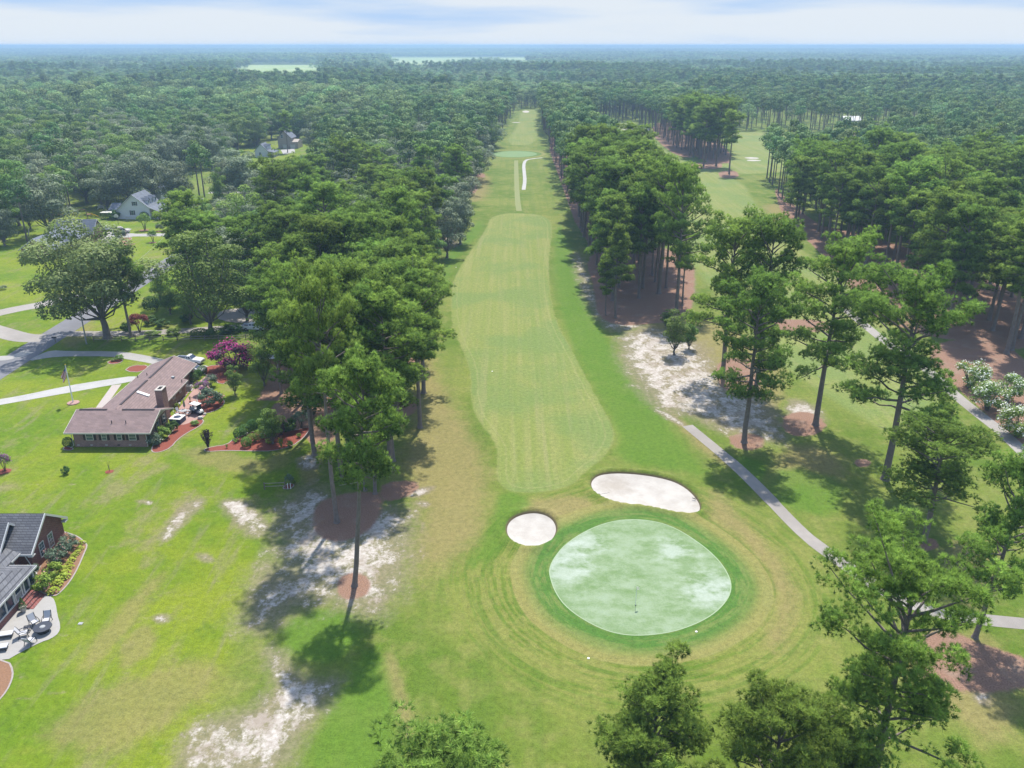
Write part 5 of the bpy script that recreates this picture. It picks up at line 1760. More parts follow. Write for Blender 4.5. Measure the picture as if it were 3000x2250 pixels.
def small_house(name, label, x0, x1, y0, y1, ze, zr, axis_, wall, roof, oh=.5, wins=()):
    t = thing(name, label, 'house', ((x0 + x1) / 2, (y0 + y1) / 2, 0))
    w = MB()
    if axis_ == 'x':
        m = (y0 + y1) / 2
        w.prism([(y0, 0), (y1, 0), (y1, ze), (m, zr - .15), (y0, ze)], 'x', x0, x1, MAT[wall])
    else:
        m = (x0 + x1) / 2
        w.prism([(x0, 0), (x1, 0), (x1, ze), (m, zr - .15), (x0, ze)], 'y', y0, y1, MAT[wall])
    build_at(w, 'wall', t)
    r = MB()
    if axis_ == 'x':
        k = (zr - ze) / ((y1 - y0) / 2)
        r.prism(gable_poly(y0 - oh, y1 + oh, ze - oh * k + .12, zr + .12, .14), 'x', x0 - oh, x1 + oh, MAT[roof])
    else:
        k = (zr - ze) / ((x1 - x0) / 2)
        r.prism(gable_poly(x0 - oh, x1 + oh, ze - oh * k + .12, zr + .12, .14), 'y', y0 - oh, y1 + oh, MAT[roof])
    build_at(r, 'roof', t)
    for f, pl, u, z0, ww, hh in wins:
        window(t, f, pl, u, z0, ww, hh)
    return t


sh = small_house('white_shed', 'white garden building with a steep grey roof under the big domed oak', -150.6, -146.4, 352.5, 360, 5.0, 8.6, 'y', 'siding_white', 'shingle_grey', wins=[('S', 352.5, -148.5, 2.2, 1.0, 1.5)])
H2 = small_house('porch_cottage', 'far white cottage with a slate roof, dormers and white porch posts among oaks', -148, -140.5, 496, 506, 3.6, 7.4, 'y', 'siding_white', 'shingle_grey', wins=[('S', 496, -145, 1.2, 1.0, 1.5)])
r = MB()
r.hexa([(-140.3, 495.5, 3.35), (-136.6, 495.5, 2.6), (-136.6, 506.5, 2.6), (-140.3, 506.5, 3.35)], [(-140.3, 495.5, 3.5), (-136.6, 495.5, 2.75), (-136.6, 506.5, 2.75), (-140.3, 506.5, 3.5)], GR)
build_at(r, 'porch_roof', H2)
for yy in (495.9, 499.3, 502.7, 506.1):
    c_ = MB()
    c_.box(-137.1, -136.75, yy - .18, yy + .18, 0, 2.6, TW)
    build_at(c_, 'porch_column', H2)
for yy in (498.3, 501, 503.7):
    d = MB()
    d.prism([(yy - .8, 4.4), (yy + .8, 4.4), (yy + .8, 6.0), (yy, 6.7), (yy - .8, 6.0)], 'x', -143, -140.9, MAT['siding_white'])
    do = build_at(d, 'dormer', H2)
    d = MB()
    d.prism(gable_poly(yy - 1.0, yy + 1.0, 5.9, 6.85, .1), 'x', -143.4, -140.7, GR)
    build_at(d, 'roof', do, H2)
Ga = small_house('tan_garage', 'tall tan garage with two pale doors behind the far white cottage', -146, -137.6, 540, 552, 6.5, 10.6, 'y', 'siding_tan', 'shingle_grey', wins=[('S', 540, -143.2, 6.4, 1.2, 1.8)])
w = MB()
w.prism([(540, 0), (552, 0), (552, 4.0), (546, 5.2), (540, 4.0)], 'x', -137.597, -133.6, MAT['siding_tan'])
build_at(w, 'wall', Ga)
for xx in (-141.6, -137.0):
    d = MB()
    fbox(d, 'S', 540, xx - 1.5, xx + 1.5, 0, .06, .02, 2.6, MAT['trim_cream'])
    for k in (-1, 0, 1):
        fbox(d, 'S', 540, xx + k * .9 - .3, xx + k * .9 + .3, .06, .07, 2.1, 2.4, MAT['window_glass'])
    build_at(d, 'garage_door', Ga)
small_house('pale_house', 'low white house glimpsed between pines beyond the far right turf', 271, 284, 711, 722, 3.2, 6.2, 'x', 'siding_white', 'trim_white', wins=[('S', 711, 274, 1.0, 1.4, 1.4), ('S', 711, 279, 1.0, 1.4, 1.4)])
small_house('dark_house', 'dark brick house half hidden by pine trunks at the far right', 262, 274, 571, 581, 3.2, 6.0, 'x', 'brick_red', 'shingle_slate', wins=[('S', 571, 265, 1.0, 1.4, 1.4), ('S', 571, 270, 1.0, 1.4, 1.4)])
small_house('white_cottage', 'white gable end showing as a sliver between far dark oaks', -92, -86, 455, 464, 6.0, 10.0, 'y', 'siding_white', 'shingle_grey')
small_house('garden_shed', 'small brown shed with a white roof under the left pines', -50.5, -47.6, 157, 159.6, 2.0, 2.6, 'x', 'cedar', 'trim_white', .25)

# ---------------------------------------------------------------- shrubs
def shrub_mesh(seed, form, mat, n, leaf, petals=None, frac=.25, stem=None):
    """Foliage of a shrub one unit wide and one unit high; returns (foliage, blossoms or None)."""
    rng = np.random.default_rng(seed)
    if form == 'ball':
        u = ball(rng, n, -.75)
        n = len(u)
        C = np.array([0, 0, .48]) + u * np.array([.47, .47, .50]) * (1 + .06 * np.sin(u[:, :1] * 9 + seed) * np.cos(u[:, 1:2] * 8)) * rng.uniform(.88, 1.03, (n, 1))
        N = u
    elif form == 'loose':
        ks = unit(rng.normal(0, 1, (18, 3)))
        k = rng.integers(0, 18, n)
        u = ball(rng, n, -.9)
        n = len(u)
        k = k[:n]
        C = np.array([0, 0, .52]) + ks[k] * np.array([.34, .34, .32]) + u * rng.uniform(.4, 1.0, (n, 1)) * .19
        N = u + np.array([0, 0, .4])
    elif form == 'upright':
        t = rng.uniform(0, 1, n) ** .7
        st_ = rng.integers(0, 26, n)
        az = st_ * 2.4
        sp = .08 + .36 * ((st_ % 7 + 1) / 7)
        C = np.stack([np.cos(az) * sp * t, np.sin(az) * sp * t, .06 + t * (.98 - .35 * sp)], 1) + rng.normal(0, .03, (n, 3))
        N = np.stack([np.cos(az), np.sin(az), .3 + 0 * az], 1)
    elif form == 'rosette':
        az = rng.uniform(0, 6.28, n)
        rr = rng.uniform(.05, .5, n)
        C = np.stack([np.cos(az) * rr, np.sin(az) * rr, .75 - 1.1 * rr * rr * 2 + rng.normal(0, .05, n)], 1)
        C[:, 2] = np.clip(C[:, 2], .05, 1)
        N = np.stack([np.cos(az) * .6, np.sin(az) * .6, np.ones(n)], 1)
    else:                                                    # umbrella: stems below, rounded mass above
        ks = ball(rng, 26, -.15)
        k = rng.integers(0, len(ks), n)
        u = ball(rng, n, -.8)
        n = len(u)
        k = k[:n]
        C = np.array([0, 0, .60]) + ks[k] * np.array([.36, .36, .26]) + u * rng.uniform(.4, 1.0, (n, 1)) * .16
        N = u + np.array([0, 0, .5])
    C[:, 2] = np.maximum(C[:, 2], .01)
    T = np.clip(.38 + .35 * unit(N)[:, 2] + rng.normal(0, .16, n), 0, 1)  # upward-facing leaves painted lighter, like light from above
    V = leaves(rng, C, N, leaf, .6)
    fol = np_mesh('foliage', V, quad_idx(len(V)), MAT[mat], T)
    bl = None
    if petals:
        nn = unit(N)
        top = np.where(nn[:, 2] > -.1)[0]
        k = rng.choice(top, int(len(top) * frac), replace=False)
        # blossoms gather in trusses
        C2 = np.repeat(C[k[:max(6, len(k) // 5)]], 5, 0) + rng.normal(0, leaf * .8, (max(6, len(k) // 5) * 5, 3)) + np.array([0, 0, leaf * .4])
        N2 = np.repeat(N[k[:max(6, len(k) // 5)]], 5, 0)
        V2 = leaves(rng, C2, N2 + np.array([0, 0, .3]), leaf * 1.15, .8)
        bl = np_mesh('blossoms', V2, quad_idx(len(V2)), MAT[petals], rng.uniform(0, 1, len(C2)))
    stm = None
    if stem:
        m = MB()
        for i in range(stem):
            a = i * 2.4
            m.tube([(math.cos(a) * .03, math.sin(a) * .03, 0), (math.cos(a) * .10, math.sin(a) * .10, .3), (math.cos(a) * .24, math.sin(a) * .24, .62)], [.020, .015, .008], MAT['oak_bark'], 5)
        me = bpy.data.meshes.new('stems')
        me.from_pydata(m.v, [], m.f)
        me.materials.append(MAT['oak_bark'])
        stm = me
    return fol, bl, stm


SHR = {
    'box': [shrub_mesh(800, 'ball', 'box_leaves', 1500, .075), shrub_mesh(801, 'ball', 'box_leaves', 1500, .075)],
    'light': [shrub_mesh(802, 'ball', 'green_leaves', 1400, .085), shrub_mesh(803, 'ball', 'green_leaves', 1400, .085)],
    'plum': [shrub_mesh(804, 'ball', 'plum_leaves', 2200, .05)],
    'blue': [shrub_mesh(805, 'loose', 'blue_leaves', 1500, .085, 'white_petals', .03)],
    'green': [shrub_mesh(806, 'loose', 'green_leaves', 1500, .09), shrub_mesh(807, 'loose', 'green_leaves', 1500, .09)],
    'lime': [shrub_mesh(808, 'loose', 'lime_leaves', 1300, .10), shrub_mesh(809, 'loose', 'lime_leaves', 1300, .10, 'pink_petals', .03)],
    'dark': [shrub_mesh(810, 'loose', 'box_leaves', 1500, .085)],
    'abelia': [shrub_mesh(811, 'loose', 'blue_leaves', 1700, .075, 'pink_petals', .07), shrub_mesh(812, 'loose', 'blue_leaves', 1700, .075, 'pink_petals', .05)],
    'hosta': [shrub_mesh(813, 'rosette', 'yellow_leaves', 110, .24), shrub_mesh(814, 'rosette', 'yellow_leaves', 110, .24)],
    'lily': [shrub_mesh(815, 'upright', 'green_leaves', 420, .12, 'orange_petals', .18)],
    'grass': [shrub_mesh(816, 'upright', 'green_leaves', 500, .10)],
    'purple': [shrub_mesh(817, 'upright', 'plum_leaves', 1500, .07)],
    'magenta': [shrub_mesh(818, 'loose', 'plum_leaves', 3000, .05, 'magenta_petals', .5, 7)],
    'mauve': [shrub_mesh(819, 'umbrella', 'green_leaves', 1500, .06, 'mauve_petals', .75, 5)],
    'white': [shrub_mesh(820, 'loose', 'green_leaves', 3600, .045, 'white_petals', .24, 6), shrub_mesh(821, 'loose', 'green_leaves', 3600, .045, 'white_petals', .24, 6)],
    'maple': [shrub_mesh(822, 'umbrella', 'maple_leaves', 2600, .055, None, 0, 5)],
    'small': [shrub_mesh(823, 'umbrella', 'green_leaves', 1500, .06, None, 0, 5)],
    'darktree': [shrub_mesh(824, 'umbrella', 'blue_leaves', 1700, .055, None, 0, 5)],
    'yellow': [shrub_mesh(825, 'loose', 'yellow_leaves', 500, .13)],
    'olive': [shrub_mesh(826, 'loose', 'oak_leaves', 1300, .08)],
}
SR = random.Random(3)
SNAME = {'hosta': 'hosta_plant', 'lily': 'flower_clump', 'grass': 'grass_tuft', 'maple': 'maple_tree', 'magenta': 'flowering_tree', 'mauve': 'flowering_shrub', 'white': 'flowering_tree', 'small': 'small_tree', 'darktree': 'small_tree'}


def shrub(kind, bx, by, w, h, label, cat='shrub', group=None, i=0):
    x, y = G(bx, by)
    fol, bl, stm = SHR[kind][i % len(SHR[kind])]
    nm = SNAME.get(kind, 'shrub')
    y += w * .22
    e = thing(nm, label, cat, (x, y, .03), SR.uniform(0, 6.28), group)
    e.scale = (w, w, h)
    link(bpy.data.objects.new('foliage', fol), e)
    if bl:
        link(bpy.data.objects.new('blossoms', bl), e)
    if stm:
        link(bpy.data.objects.new('stems', stm), e)
    return e


for a in [
    ('box', 197, 1312, 1.7, 1.7, 'dark clipped shrub at the left front corner of the ranch house'),
    ('blue', 452, 1309, 2.7, 2.1, 'blue-green rounded shrub at the right front corner of the ranch house'),
    ('green', 476, 1289, 2.6, 2.2, 'leafy yellow-green shrub behind the blue-green one at the ranch house wall'),
    ('dark', 503, 1266, 2.3, 1.9, 'green shrub beside the white and blue hot tub'),
    ('box', 566, 1122, 2.2, 2.0, 'clipped shrub at the brick walk, nearest the air conditioners', 'shrub', None, 1),
    ('box', 579, 1109, 1.8, 1.7, 'small clipped shrub between two larger ones by the brick walk'),
    ('box', 591, 1097, 2.1, 1.6, 'clipped shrub beside the car behind the ranch house', 'shrub', None, 1),
    ('magenta', 676, 1092, 9.4, 5.8, 'large magenta-flowering crape myrtle beside the white pickup', 'tree'),
    ('mauve', 592, 1160, 3.0, 2.6, 'small purple-pink flowering shrub beside the brick walk'),
    ('abelia', 613, 1138, 3.0, 2.7, 'grey-green shrub behind the purple-pink one by the brick walk'),
    ('abelia', 613, 1196, 4.4, 3.5, 'largest grey-green shrub with pinkish tips, behind the golf cart', 'shrub', None, 1),
    ('green', 646, 1186, 1.9, 1.7, 'bright green leafy shrub at the right end of the bed behind the golf cart', 'shrub', None, 1),
    ('box', 702, 1287, 2.3, 1.8, 'clipped dark ball, lowest of three in a line at the left of the garden bed'),
    ('box', 718, 1274, 2.1, 1.7, 'clipped dark ball, middle of three in a line at the left of the garden bed', 'shrub', None, 1),
    ('box', 738, 1265, 2.0, 2.0, 'clipped dark ball, highest of three in a line at the left of the garden bed'),
    ('light', 721, 1312, 1.8, 1.7, 'bright green ball at the front of the garden bed, lowest of three'),
    ('light', 736, 1300, 1.7, 1.6, 'bright green ball in the garden bed, between two others', 'shrub', None, 1),
    ('light', 757, 1292, 1.8, 1.8, 'green ball of the garden bed beside the stone bench'),
    ('plum', 802, 1287, 3.6, 3.3, 'big purple-black clipped ball in the garden bed'),
    ('dark', 845, 1271, 2.9, 2.5, 'dark loose shrub right of the purple-black ball'),
    ('darktree', 880, 1257, 3.2, 3.0, 'small dark umbrella-shaped tree at the right end of the garden bed', 'tree'),
    ('box', 905, 1222, 2.8, 2.4, 'dark clipped shrub under the pines behind the garden bed'),
    ('yellow', 788, 1302, 1.4, 1.1, 'yellow-leaved little shrub in front of the purple-black ball'),
    ('lily', 823, 1315, 1.3, 1.7, 'clump with orange flowers in the garden bed', 'flowers'),
    ('green', 848, 1311, 1.2, 1.1, 'small light green plant right of the orange flowers', 'plant'),
    ('green', 875, 1284, .9, .8, 'tiny green plant near the right end of the garden bed', 'plant', None, 1),
    ('grass', 690, 1300, 1.6, .7, 'low spreading grassy plant in front of the dark clipped balls', 'plant'),
    ('grass', 664, 1314, .7, .6, 'little tuft at the narrow left end of the garden bed', 'plant'),
    ('purple', 607, 1318, 2.4, 3.2, 'upright dark purple shrub at the left tip of the garden bed'),
    ('dark', 190, 1392, 1.4, 1.3, 'lone low bush on the lawn in front of the ranch house'),
    ('mauve', 9, 1384, 2.3, 2.8, 'purple-flowering little tree in a mulch ring at the left edge', 'tree'),
    ('darktree', 848, 1430, 1.5, 2.2, 'staked sapling at the right end of the lone rail fence', 'tree'),
    ('green', 858, 1420, .9, .8, 'tiny shrub behind the staked sapling'),
    ('abelia', 200, 1615, 2.5, 2.1, 'grey-green flowering shrub, farthest of three along the brick house wall'),
    ('abelia', 184, 1634, 2.3, 2.0, 'grey-green flowering shrub, middle of three along the brick house wall', 'shrub', None, 1),
    ('abelia', 160, 1660, 2.7, 2.3, 'grey-green flowering shrub, nearest of three along the brick house wall'),
    ('lime', 155, 1699, 2.4, 2.0, 'yellow-green round shrub beside the hostas'),
    ('lime', 117, 1738, 2.7, 2.2, 'bright green shrub with pale flowers at the corner of the sunroom', 'shrub', None, 1),
    ('blue', 96, 1702, 1.8, 2.2, 'dark narrow shrub behind the sunroom corner'),
    ('box', 440, 914, 4.2, 3.7, 'big clipped round evergreen beside the neighbouring drive'),
    ('maple', 404, 977, 4.8, 4.4, 'dark red maple behind the slim pine by the rail fence', 'tree'),
    ('dark', 370, 977, 3.0, 2.6, 'dark shrub left of the red maple'),
    ('dark', 437, 954, 3.6, 2.2, 'dark spreading shrub right of the red maple'), ('dark', 474, 962, 3.6, 2.0, 'dark spreading shrub in the bed below the light green ornamental tree'),
    ('green', 505, 985, 3.6, 1.6, 'low olive shrub just behind the middle of the rail fence'), ('green', 445, 988, 3.8, 1.2, 'low hedge plant behind the rail fence near the slim pine', 'shrub', None, 1),
    ('dark', 545, 948, 3.4, 2.4, 'dark shrub beneath the light green ornamental tree'), ('box', 580, 990, 4.4, 1.7, 'dark low hedge left of the big tree at the rail fence'),
    ('box', 625, 990, 4.6, 1.9, 'dark low hedge at the foot of the big tree at the rail fence', 'shrub', None, 1), ('dark', 664, 979, 3.4, 1.9, 'dark shrub right of the big tree at the rail fence'),
    ('dark', 690, 976, 3.0, 1.7, 'dark shrub beside the parked truck at the parking court'),
    ('green', 350, 1057, 1.9, 1.2, 'low green plants in the small mulch island by the driveway'), ('green', 332, 1060, 1.3, .7, 'lowest green plants at the left of the small mulch island', 'plant', None, 1),
    ('plum', 92, 768, 4.6, 4.4, 'maroon-leaved shrub at the left end of the grey-roofed house'),
    ('mauve', 465, 646, 3.6, 3.0, 'lavender-flowering shrub at the porch of the white house'), ('light', 422, 643, 3.4, 2.8, 'round green shrub at the gable wall of the white house'),
    ('dark', 333, 645, 4.6, 3.6, 'dark bush left of the white house gable'), ('dark', 478, 642, 2.6, 1.8, 'dark low shrub by the porch steps of the white house'),
    ('small', 421, 677, 5.0, 6.0, 'small many-stemmed yard tree in front of the white house', 'tree'), ('olive', 468, 678, 3.2, 3.0, 'round shrub on the white house lawn, right of the yard tree'),
    ('small', 446, 710, 3.4, 4.0, 'little lollipop tree on the lawn before the concrete drive', 'tree'), ('abelia', 350, 703, 4.2, 3.4, 'spiky blue-green shrub beside the parked van'),
    ('dark', 330, 712, 3.2, 2.0, 'dark low shrub in the bed by the parked van'),
    ('white', 2852, 1146, 7.0, 5.6, 'white-flowering crape myrtle, farthest of three in front beside the right cart path', 'tree'),
    ('white', 2905, 1212, 7.0, 5.4, 'white-flowering crape myrtle, middle of three in front beside the right cart path', 'tree', None, 1),
    ('white', 2995, 1292, 7.2, 5.6, 'white-flowering crape myrtle at the right edge, nearest of three in front', 'tree'),
    ('white', 2962, 1186, 6.4, 5.4, 'white-flowering crape myrtle partly hidden behind the other three', 'tree', None, 1),
    ('green', 570, 1247, 1.6, .8, 'silvery low plant on the pebble corner of the brick patio', 'plant'),
    ('olive', 8, 850, 2.0, 1.2, 'low round plant in a stone ring at the left edge of the far lawn', 'plant'),
]:
    shrub(*a)
HOST = [(238, 1596), (233, 1612), (225, 1625), (215, 1635), (208, 1647), (200, 1658), (204, 1668), (183, 1676), (188, 1688), (185, 1698), (167, 1708), (164, 1720), (154, 1740)]
for i, (a, b) in enumerate(HOST):
    s_ = 1.0 if i < 7 else 1.4
    shrub('hosta', a, b, s_, .6 * s_, 'yellow-green hosta in the brown mulch bed beside the brick house', 'plant', 'hostas in the brown mulch bed', i)
sp_ = MB()
x, y = G(321, 1381)
for i in range(6):
    a = i * 2.1
    sp_.tube([(x, y, 0), (x + .05 * math.cos(a), y + .05 * math.sin(a), .8), (x + .3 * math.cos(a), y + .3 * math.sin(a), 1.9)], [.035, .025, .008], MAT['oak_bark'], 5)
o = sp_.build('bare_sapling')
tag(o, 'nearly bare sapling in a small red mulch ring on the front lawn', 'sapling')
x, y = G(379, 713)
sp_ = MB()
sp_.tube([(x, y, 0), (x, y, 3.0)], [.05, .02], MAT['oak_bark'], 6)
for i in range(5):
    a = i * 2.4
    sp_.tube([(x, y, 1.4 + i * .3), (x + .3 * math.cos(a), y + .3 * math.sin(a), 1.8 + i * .3)], [.02, .008], MAT['oak_bark'], 4)
tag(sp_.build('bare_sapling'), 'thin bare sapling in a pale ring on the lawn by the concrete drive', 'sapling')


# ---------------------------------------------------------------- vehicles (nose towards +x, wheels on the ground)
def wheels(root, xs, half, r=.36, wd=.24):
    for x in xs:
        for s in (-1, 1):
            m = MB()
            y0, y1 = s * half - wd / 2, s * half + wd / 2
            n = 18
            m.prism([(x + r * math.cos(2 * math.pi * k / n), r + r * math.sin(2 * math.pi * k / n)) for k in range(n)], 'y', y0, y1, MAT['rubber'])
            o = m.build('wheel', root)
            m = MB()
            yy = (y1, y1 + .012) if s > 0 else (y0 - .012, y0)
            m.prism([(x + r * .6 * math.cos(2 * math.pi * k / n), r + r * .6 * math.sin(2 * math.pi * k / n)) for k in range(n)], 'y', yy[0], yy[1], MAT['rim_metal'])
            m.build('rim', o)


def side_panes(root, quads, half, mat='car_glass'):
    for q in quads:
        for s in (-1, 1):
            m = MB()
            a = half(q)
            m.add([(x, s * (a[i] + .012), z) for i, (x, z) in enumerate(q)], [(0, 1, 2, 3) if s < 0 else (3, 2, 1, 0)], MAT[mat])
            m.build('side_window', root)


def pickup(label, loc, rz, L=5.6, paint='car_white', crew=False, stripe=None):
    t = thing('pickup_truck', label, 'truck', (loc[0], loc[1], .03), rz)
    h = .97
    m = MB()
    P_ = MAT[paint]
    x0, x1 = -L / 2, L / 2
    # lower body, bonnet and open bed
    m.hexa([(x0, -h, .42), (x1 - .05, -h + .06, .42), (x1 - .05, h - .06, .42), (x0, h, .42)], [(x0, -h, .78), (x1, -h + .05, .80), (x1, h - .05, .80), (x0, h, .78)], P_)
    cab0, cab1 = -.35 if not crew else -1.0, 1.15
    m.hexa([(cab1 - .1, -h + .02, .803), (x1, -h + .08, .803), (x1, h - .08, .803), (cab1 - .1, h - .02, .803)], [(cab1 - .1, -h + .06, 1.16), (x1 - .12, -h + .14, 1.02), (x1 - .12, h - .14, 1.02), (cab1 - .1, h - .06, 1.16)], P_)
    m.hexa([(cab0, -h, .783), (cab1 - .103, -h, .803), (cab1 - .103, h, .803), (cab0, h, .783)], [(cab0, -h + .03, 1.18), (cab1 - .103, -h + .05, 1.16), (cab1 - .103, h - .05, 1.16), (cab0, h - .03, 1.18)], P_)
    for s in (-1, 1):
        a, b = (h - .09, h) if s > 0 else (-h, -h + .09)
        m.box(x0, cab0 - .003, a, b, .783, 1.22, P_)
    m.box(x0, x0 + .08, -h + .093, h - .093, .783, 1.2, P_)
    m.hexa([(cab0, -h + .035, 1.183), (cab1 - .12, -h + .06, 1.168), (cab1 - .12, h - .06, 1.168), (cab0, h - .035, 1.183)], [(cab0 + .12, -h + .22, 1.76), (cab1 - .75, -h + .24, 1.76), (cab1 - .75, h - .24, 1.76), (cab0 + .12, h - .22, 1.76)], P_)
    m.build('body', t, bevel=.03)
    b = MB()
    b.box(x0 + .085, cab0 - .01, -h + .1, h - .1, .79, .82, MAT['frame_dark'])
    b.build('bed_floor', t)
    wn_ = MB()
    wn_.add([(cab1 - .17, -h + .14, 1.24), (cab1 - .17, h - .14, 1.24), (cab1 - .72, h - .29, 1.74), (cab1 - .72, -h + .29, 1.74)], [(0, 1, 2, 3)], MAT['car_glass'])
    wn_.v = [(x + .03, y, z + .02) for x, y, z in wn_.v]
    wn_.build('windscreen', t)
    wn_ = MB()
    wn_.add([(cab0 + .015, h - .16, 1.26), (cab0 + .015, -h + .16, 1.26), (cab0 + .10, -h + .28, 1.70), (cab0 + .10, h - .28, 1.70)], [(0, 1, 2, 3)], MAT['car_glass'])
    wn_.v = [(x - .02, y, z + .01) for x, y, z in wn_.v]
    wn_.build('rear_window', t)
    mid = (cab0 + cab1 - .5) / 2
    half = lambda q: [h - .045 - (z - 1.18) * .31 for x, z in q]
    side_panes(t, [[(cab0 + .12, 1.25), (mid - .1, 1.25), (mid - .08, 1.70), (cab0 + .2, 1.70)], [(mid, 1.25), (cab1 - .28, 1.25), (cab1 - .72, 1.70), (mid + .02, 1.70)]], half)
    wheels(t, (x0 + 1.15, x1 - .95), h - .1)
    for s in (-1, 1):
        l = MB()
        l.box(x1 - .03, x1 + .012, s * .72 - .18, s * .72 + .18, .66, .84, MAT['lamp_clear'])
        l.build('headlight', t)
        l = MB()
        l.box(x0 - .015, x0 + .02, s * .82 - .09, s * .82 + .09, .80, 1.08, MAT['lamp_red'])
        l.build('tail_light', t)
    g = MB()
    g.box(x1 - .02, x1 + .01, -.5, .5, .62, .84, MAT['frame_dark'])
    g.build('grille', t)
    for a, b_ in ((x1 - .02, x1 + .10), (x0 - .12, x0 + .02)):
        bu = MB()
        bu.box(a, b_, -h + .02, h - .02, .40, .60, MAT['chrome'])
        bu.build('bumper', t)
    if stripe:
        s_ = MB()
        for s in (-1, 1):
            a, b_ = (h + .002, h + .008) if s > 0 else (-h - .008, -h - .002)
            s_.box(x0 + .1, x1 - .5, a, b_, .43, .60, MAT[stripe])
        s_.build('side_stripe', t)
    return t


def closed_car(name, label, cat, loc, rz, L, hw, prof, roof, paint, panes, wx, cabin_in=.2, lower=None):
    """Body side profile (x, z) below the glass line, cabin profile above it."""
    t = thing(name, label, cat, (loc[0], loc[1], .03), rz)
    m = MB()
    m.prism(prof, 'y', -hw, hw, MAT[paint])
    n = len(roof)
    zs = min(z for x, z in roof)
    zt = max(z for x, z in roof)
    ins = [hw - .03 - cabin_in * (z - zs) / (zt - zs) for x, z in roof]
    v = [(x, -ins[i], z + .002) for i, (x, z) in enumerate(roof)] + [(x, ins[i], z + .002) for i, (x, z) in enumerate(roof)]
    f = [tuple(range(n)), tuple(range(2 * n - 1, n - 1, -1))] + [(i, n + i, n + (i + 1) % n, (i + 1) % n) for i in range(n)]
    m.add(v, f, MAT[paint])
    m.build('body', t, bevel=.04)
    half = lambda q: [hw - .03 - cabin_in * (z - zs) / (zt - zs) for x, z in q]
    side_panes(t, panes, half)
    # front and back glass follow the roof profile ends
    for (xa, za), (xb, zb), nm in ((roof[1], roof[2], 'windscreen'), (roof[-1], roof[-2], 'rear_window')):
        xa2, za2, xb2, zb2 = xa + (xb - xa) * .16, za + (zb - za) * .16, xa + (xb - xa) * .9, za + (zb - za) * .9
        ia, ib = half([(xa2, za2)])[0] - .12, half([(xb2, zb2)])[0] - .1
        d = .02 if nm == 'windscreen' else -.02
        g = MB()
        g.add([(xa2 + d, -ia, za2 + .02), (xa2 + d, ia, za2 + .02), (xb2 + d, ib, zb2 + .02), (xb2 + d, -ib, zb2 + .02)], [(0, 1, 2, 3) if d > 0 else (3, 2, 1, 0)], MAT['car_glass'])
        g.build(nm, t)
    wheels(t, wx, hw - .1, .33)
    x0, x1 = min(x for x, z in prof), max(x for x, z in prof)
    for s in (-1, 1):
        l = MB()
        l.box(x1 - .02, x1 + .012, s * (hw - .28) - .16, s * (hw - .28) + .16, .66, .80, MAT['lamp_clear'])
        l.build('headlight', t)
        l = MB()
        l.box(x0 - .012, x0 + .02, s * (hw - .16) - .08, s * (hw - .16) + .08, .76, 1.0, MAT['lamp_red'])
        l.build('tail_light', t)
    if lower:
        l = MB()
        for s in (-1, 1):
            a, b = (hw + .002, hw + .01) if s > 0 else (-hw - .01, -hw - .002)
            l.box(x0 + .25, x1 - .3, a, b, .42, .72, MAT[lower])
        l.build('side_stripe', t)
    return t


PS, RF = None, None
pickup('white pickup truck parked behind the ranch house roof beside the magenta crape myrtle', G(557, 1064), math.radians(-10), 5.7)
sedan_p = [(-2.3, .35), (2.25, .35), (2.32, .62), (2.2, .82), (1.1, .98), (-1.6, 1.0), (-2.3, .92)]
sedan_r = [(-1.75, .99), (1.05, .975), (.25, 1.42), (-.95, 1.44), (-1.5, 1.2)]
sed_w = [[(-1.3, 1.06), (-.4, 1.06), (-.4, 1.38), (-.95, 1.38)], [(-.33, 1.06), (.75, 1.06), (.2, 1.37), (-.33, 1.38)]]
closed_car('parked_car', 'white car mostly hidden behind the far corner of the ranch house roof', 'car', G(570, 1090), math.radians(-14), 4.6, .88, sedan_p, sedan_r, 'car_white', sed_w, (-1.4, 1.4))
pickup('white pickup truck in the shade of the parking court beside the rail fence', G(746, 967), math.radians(-8), 5.6, crew=True)
closed_car('parked_car', 'white car half hidden under the left pines beside the parking court', 'car', G(812, 962), math.radians(-20), 4.5, .88, sedan_p, sedan_r, 'car_white', sed_w, (-1.4, 1.4))
pickup('white pickup truck parked beside the van on the far concrete drive', G(320, 676), math.radians(32), 5.6, crew=True, stripe='car_dark')
van_p = [(-2.7, .38), (2.7, .38), (2.78, .7), (2.6, .98), (1.6, 1.16), (-2.68, 1.16)]
van_r = [(-2.68, 1.15), (1.55, 1.15), (.75, 1.95), (.1, 2.3), (-2.3, 2.3), (-2.62, 1.9)]
van_w = [[(-2.35, 1.3), (-1.5, 1.3), (-1.5, 1.78), (-2.3, 1.78)], [(-1.4, 1.3), (-.5, 1.3), (-.5, 1.78), (-1.4, 1.78)], [(-.4, 1.3), (.35, 1.3), (.35, 1.8), (-.4, 1.8)], [(.45, 1.28), (1.3, 1.28), (.8, 1.78), (.45, 1.8)]]
closed_car('conversion_van', 'tan high-roofed van parked beside the white pickup on the far concrete drive', 'van', G(356, 684), math.radians(32), 5.4, 1.0, van_p, van_r, 'car_tan', van_w, (-1.7, 1.8), .16, 'car_tan_light')

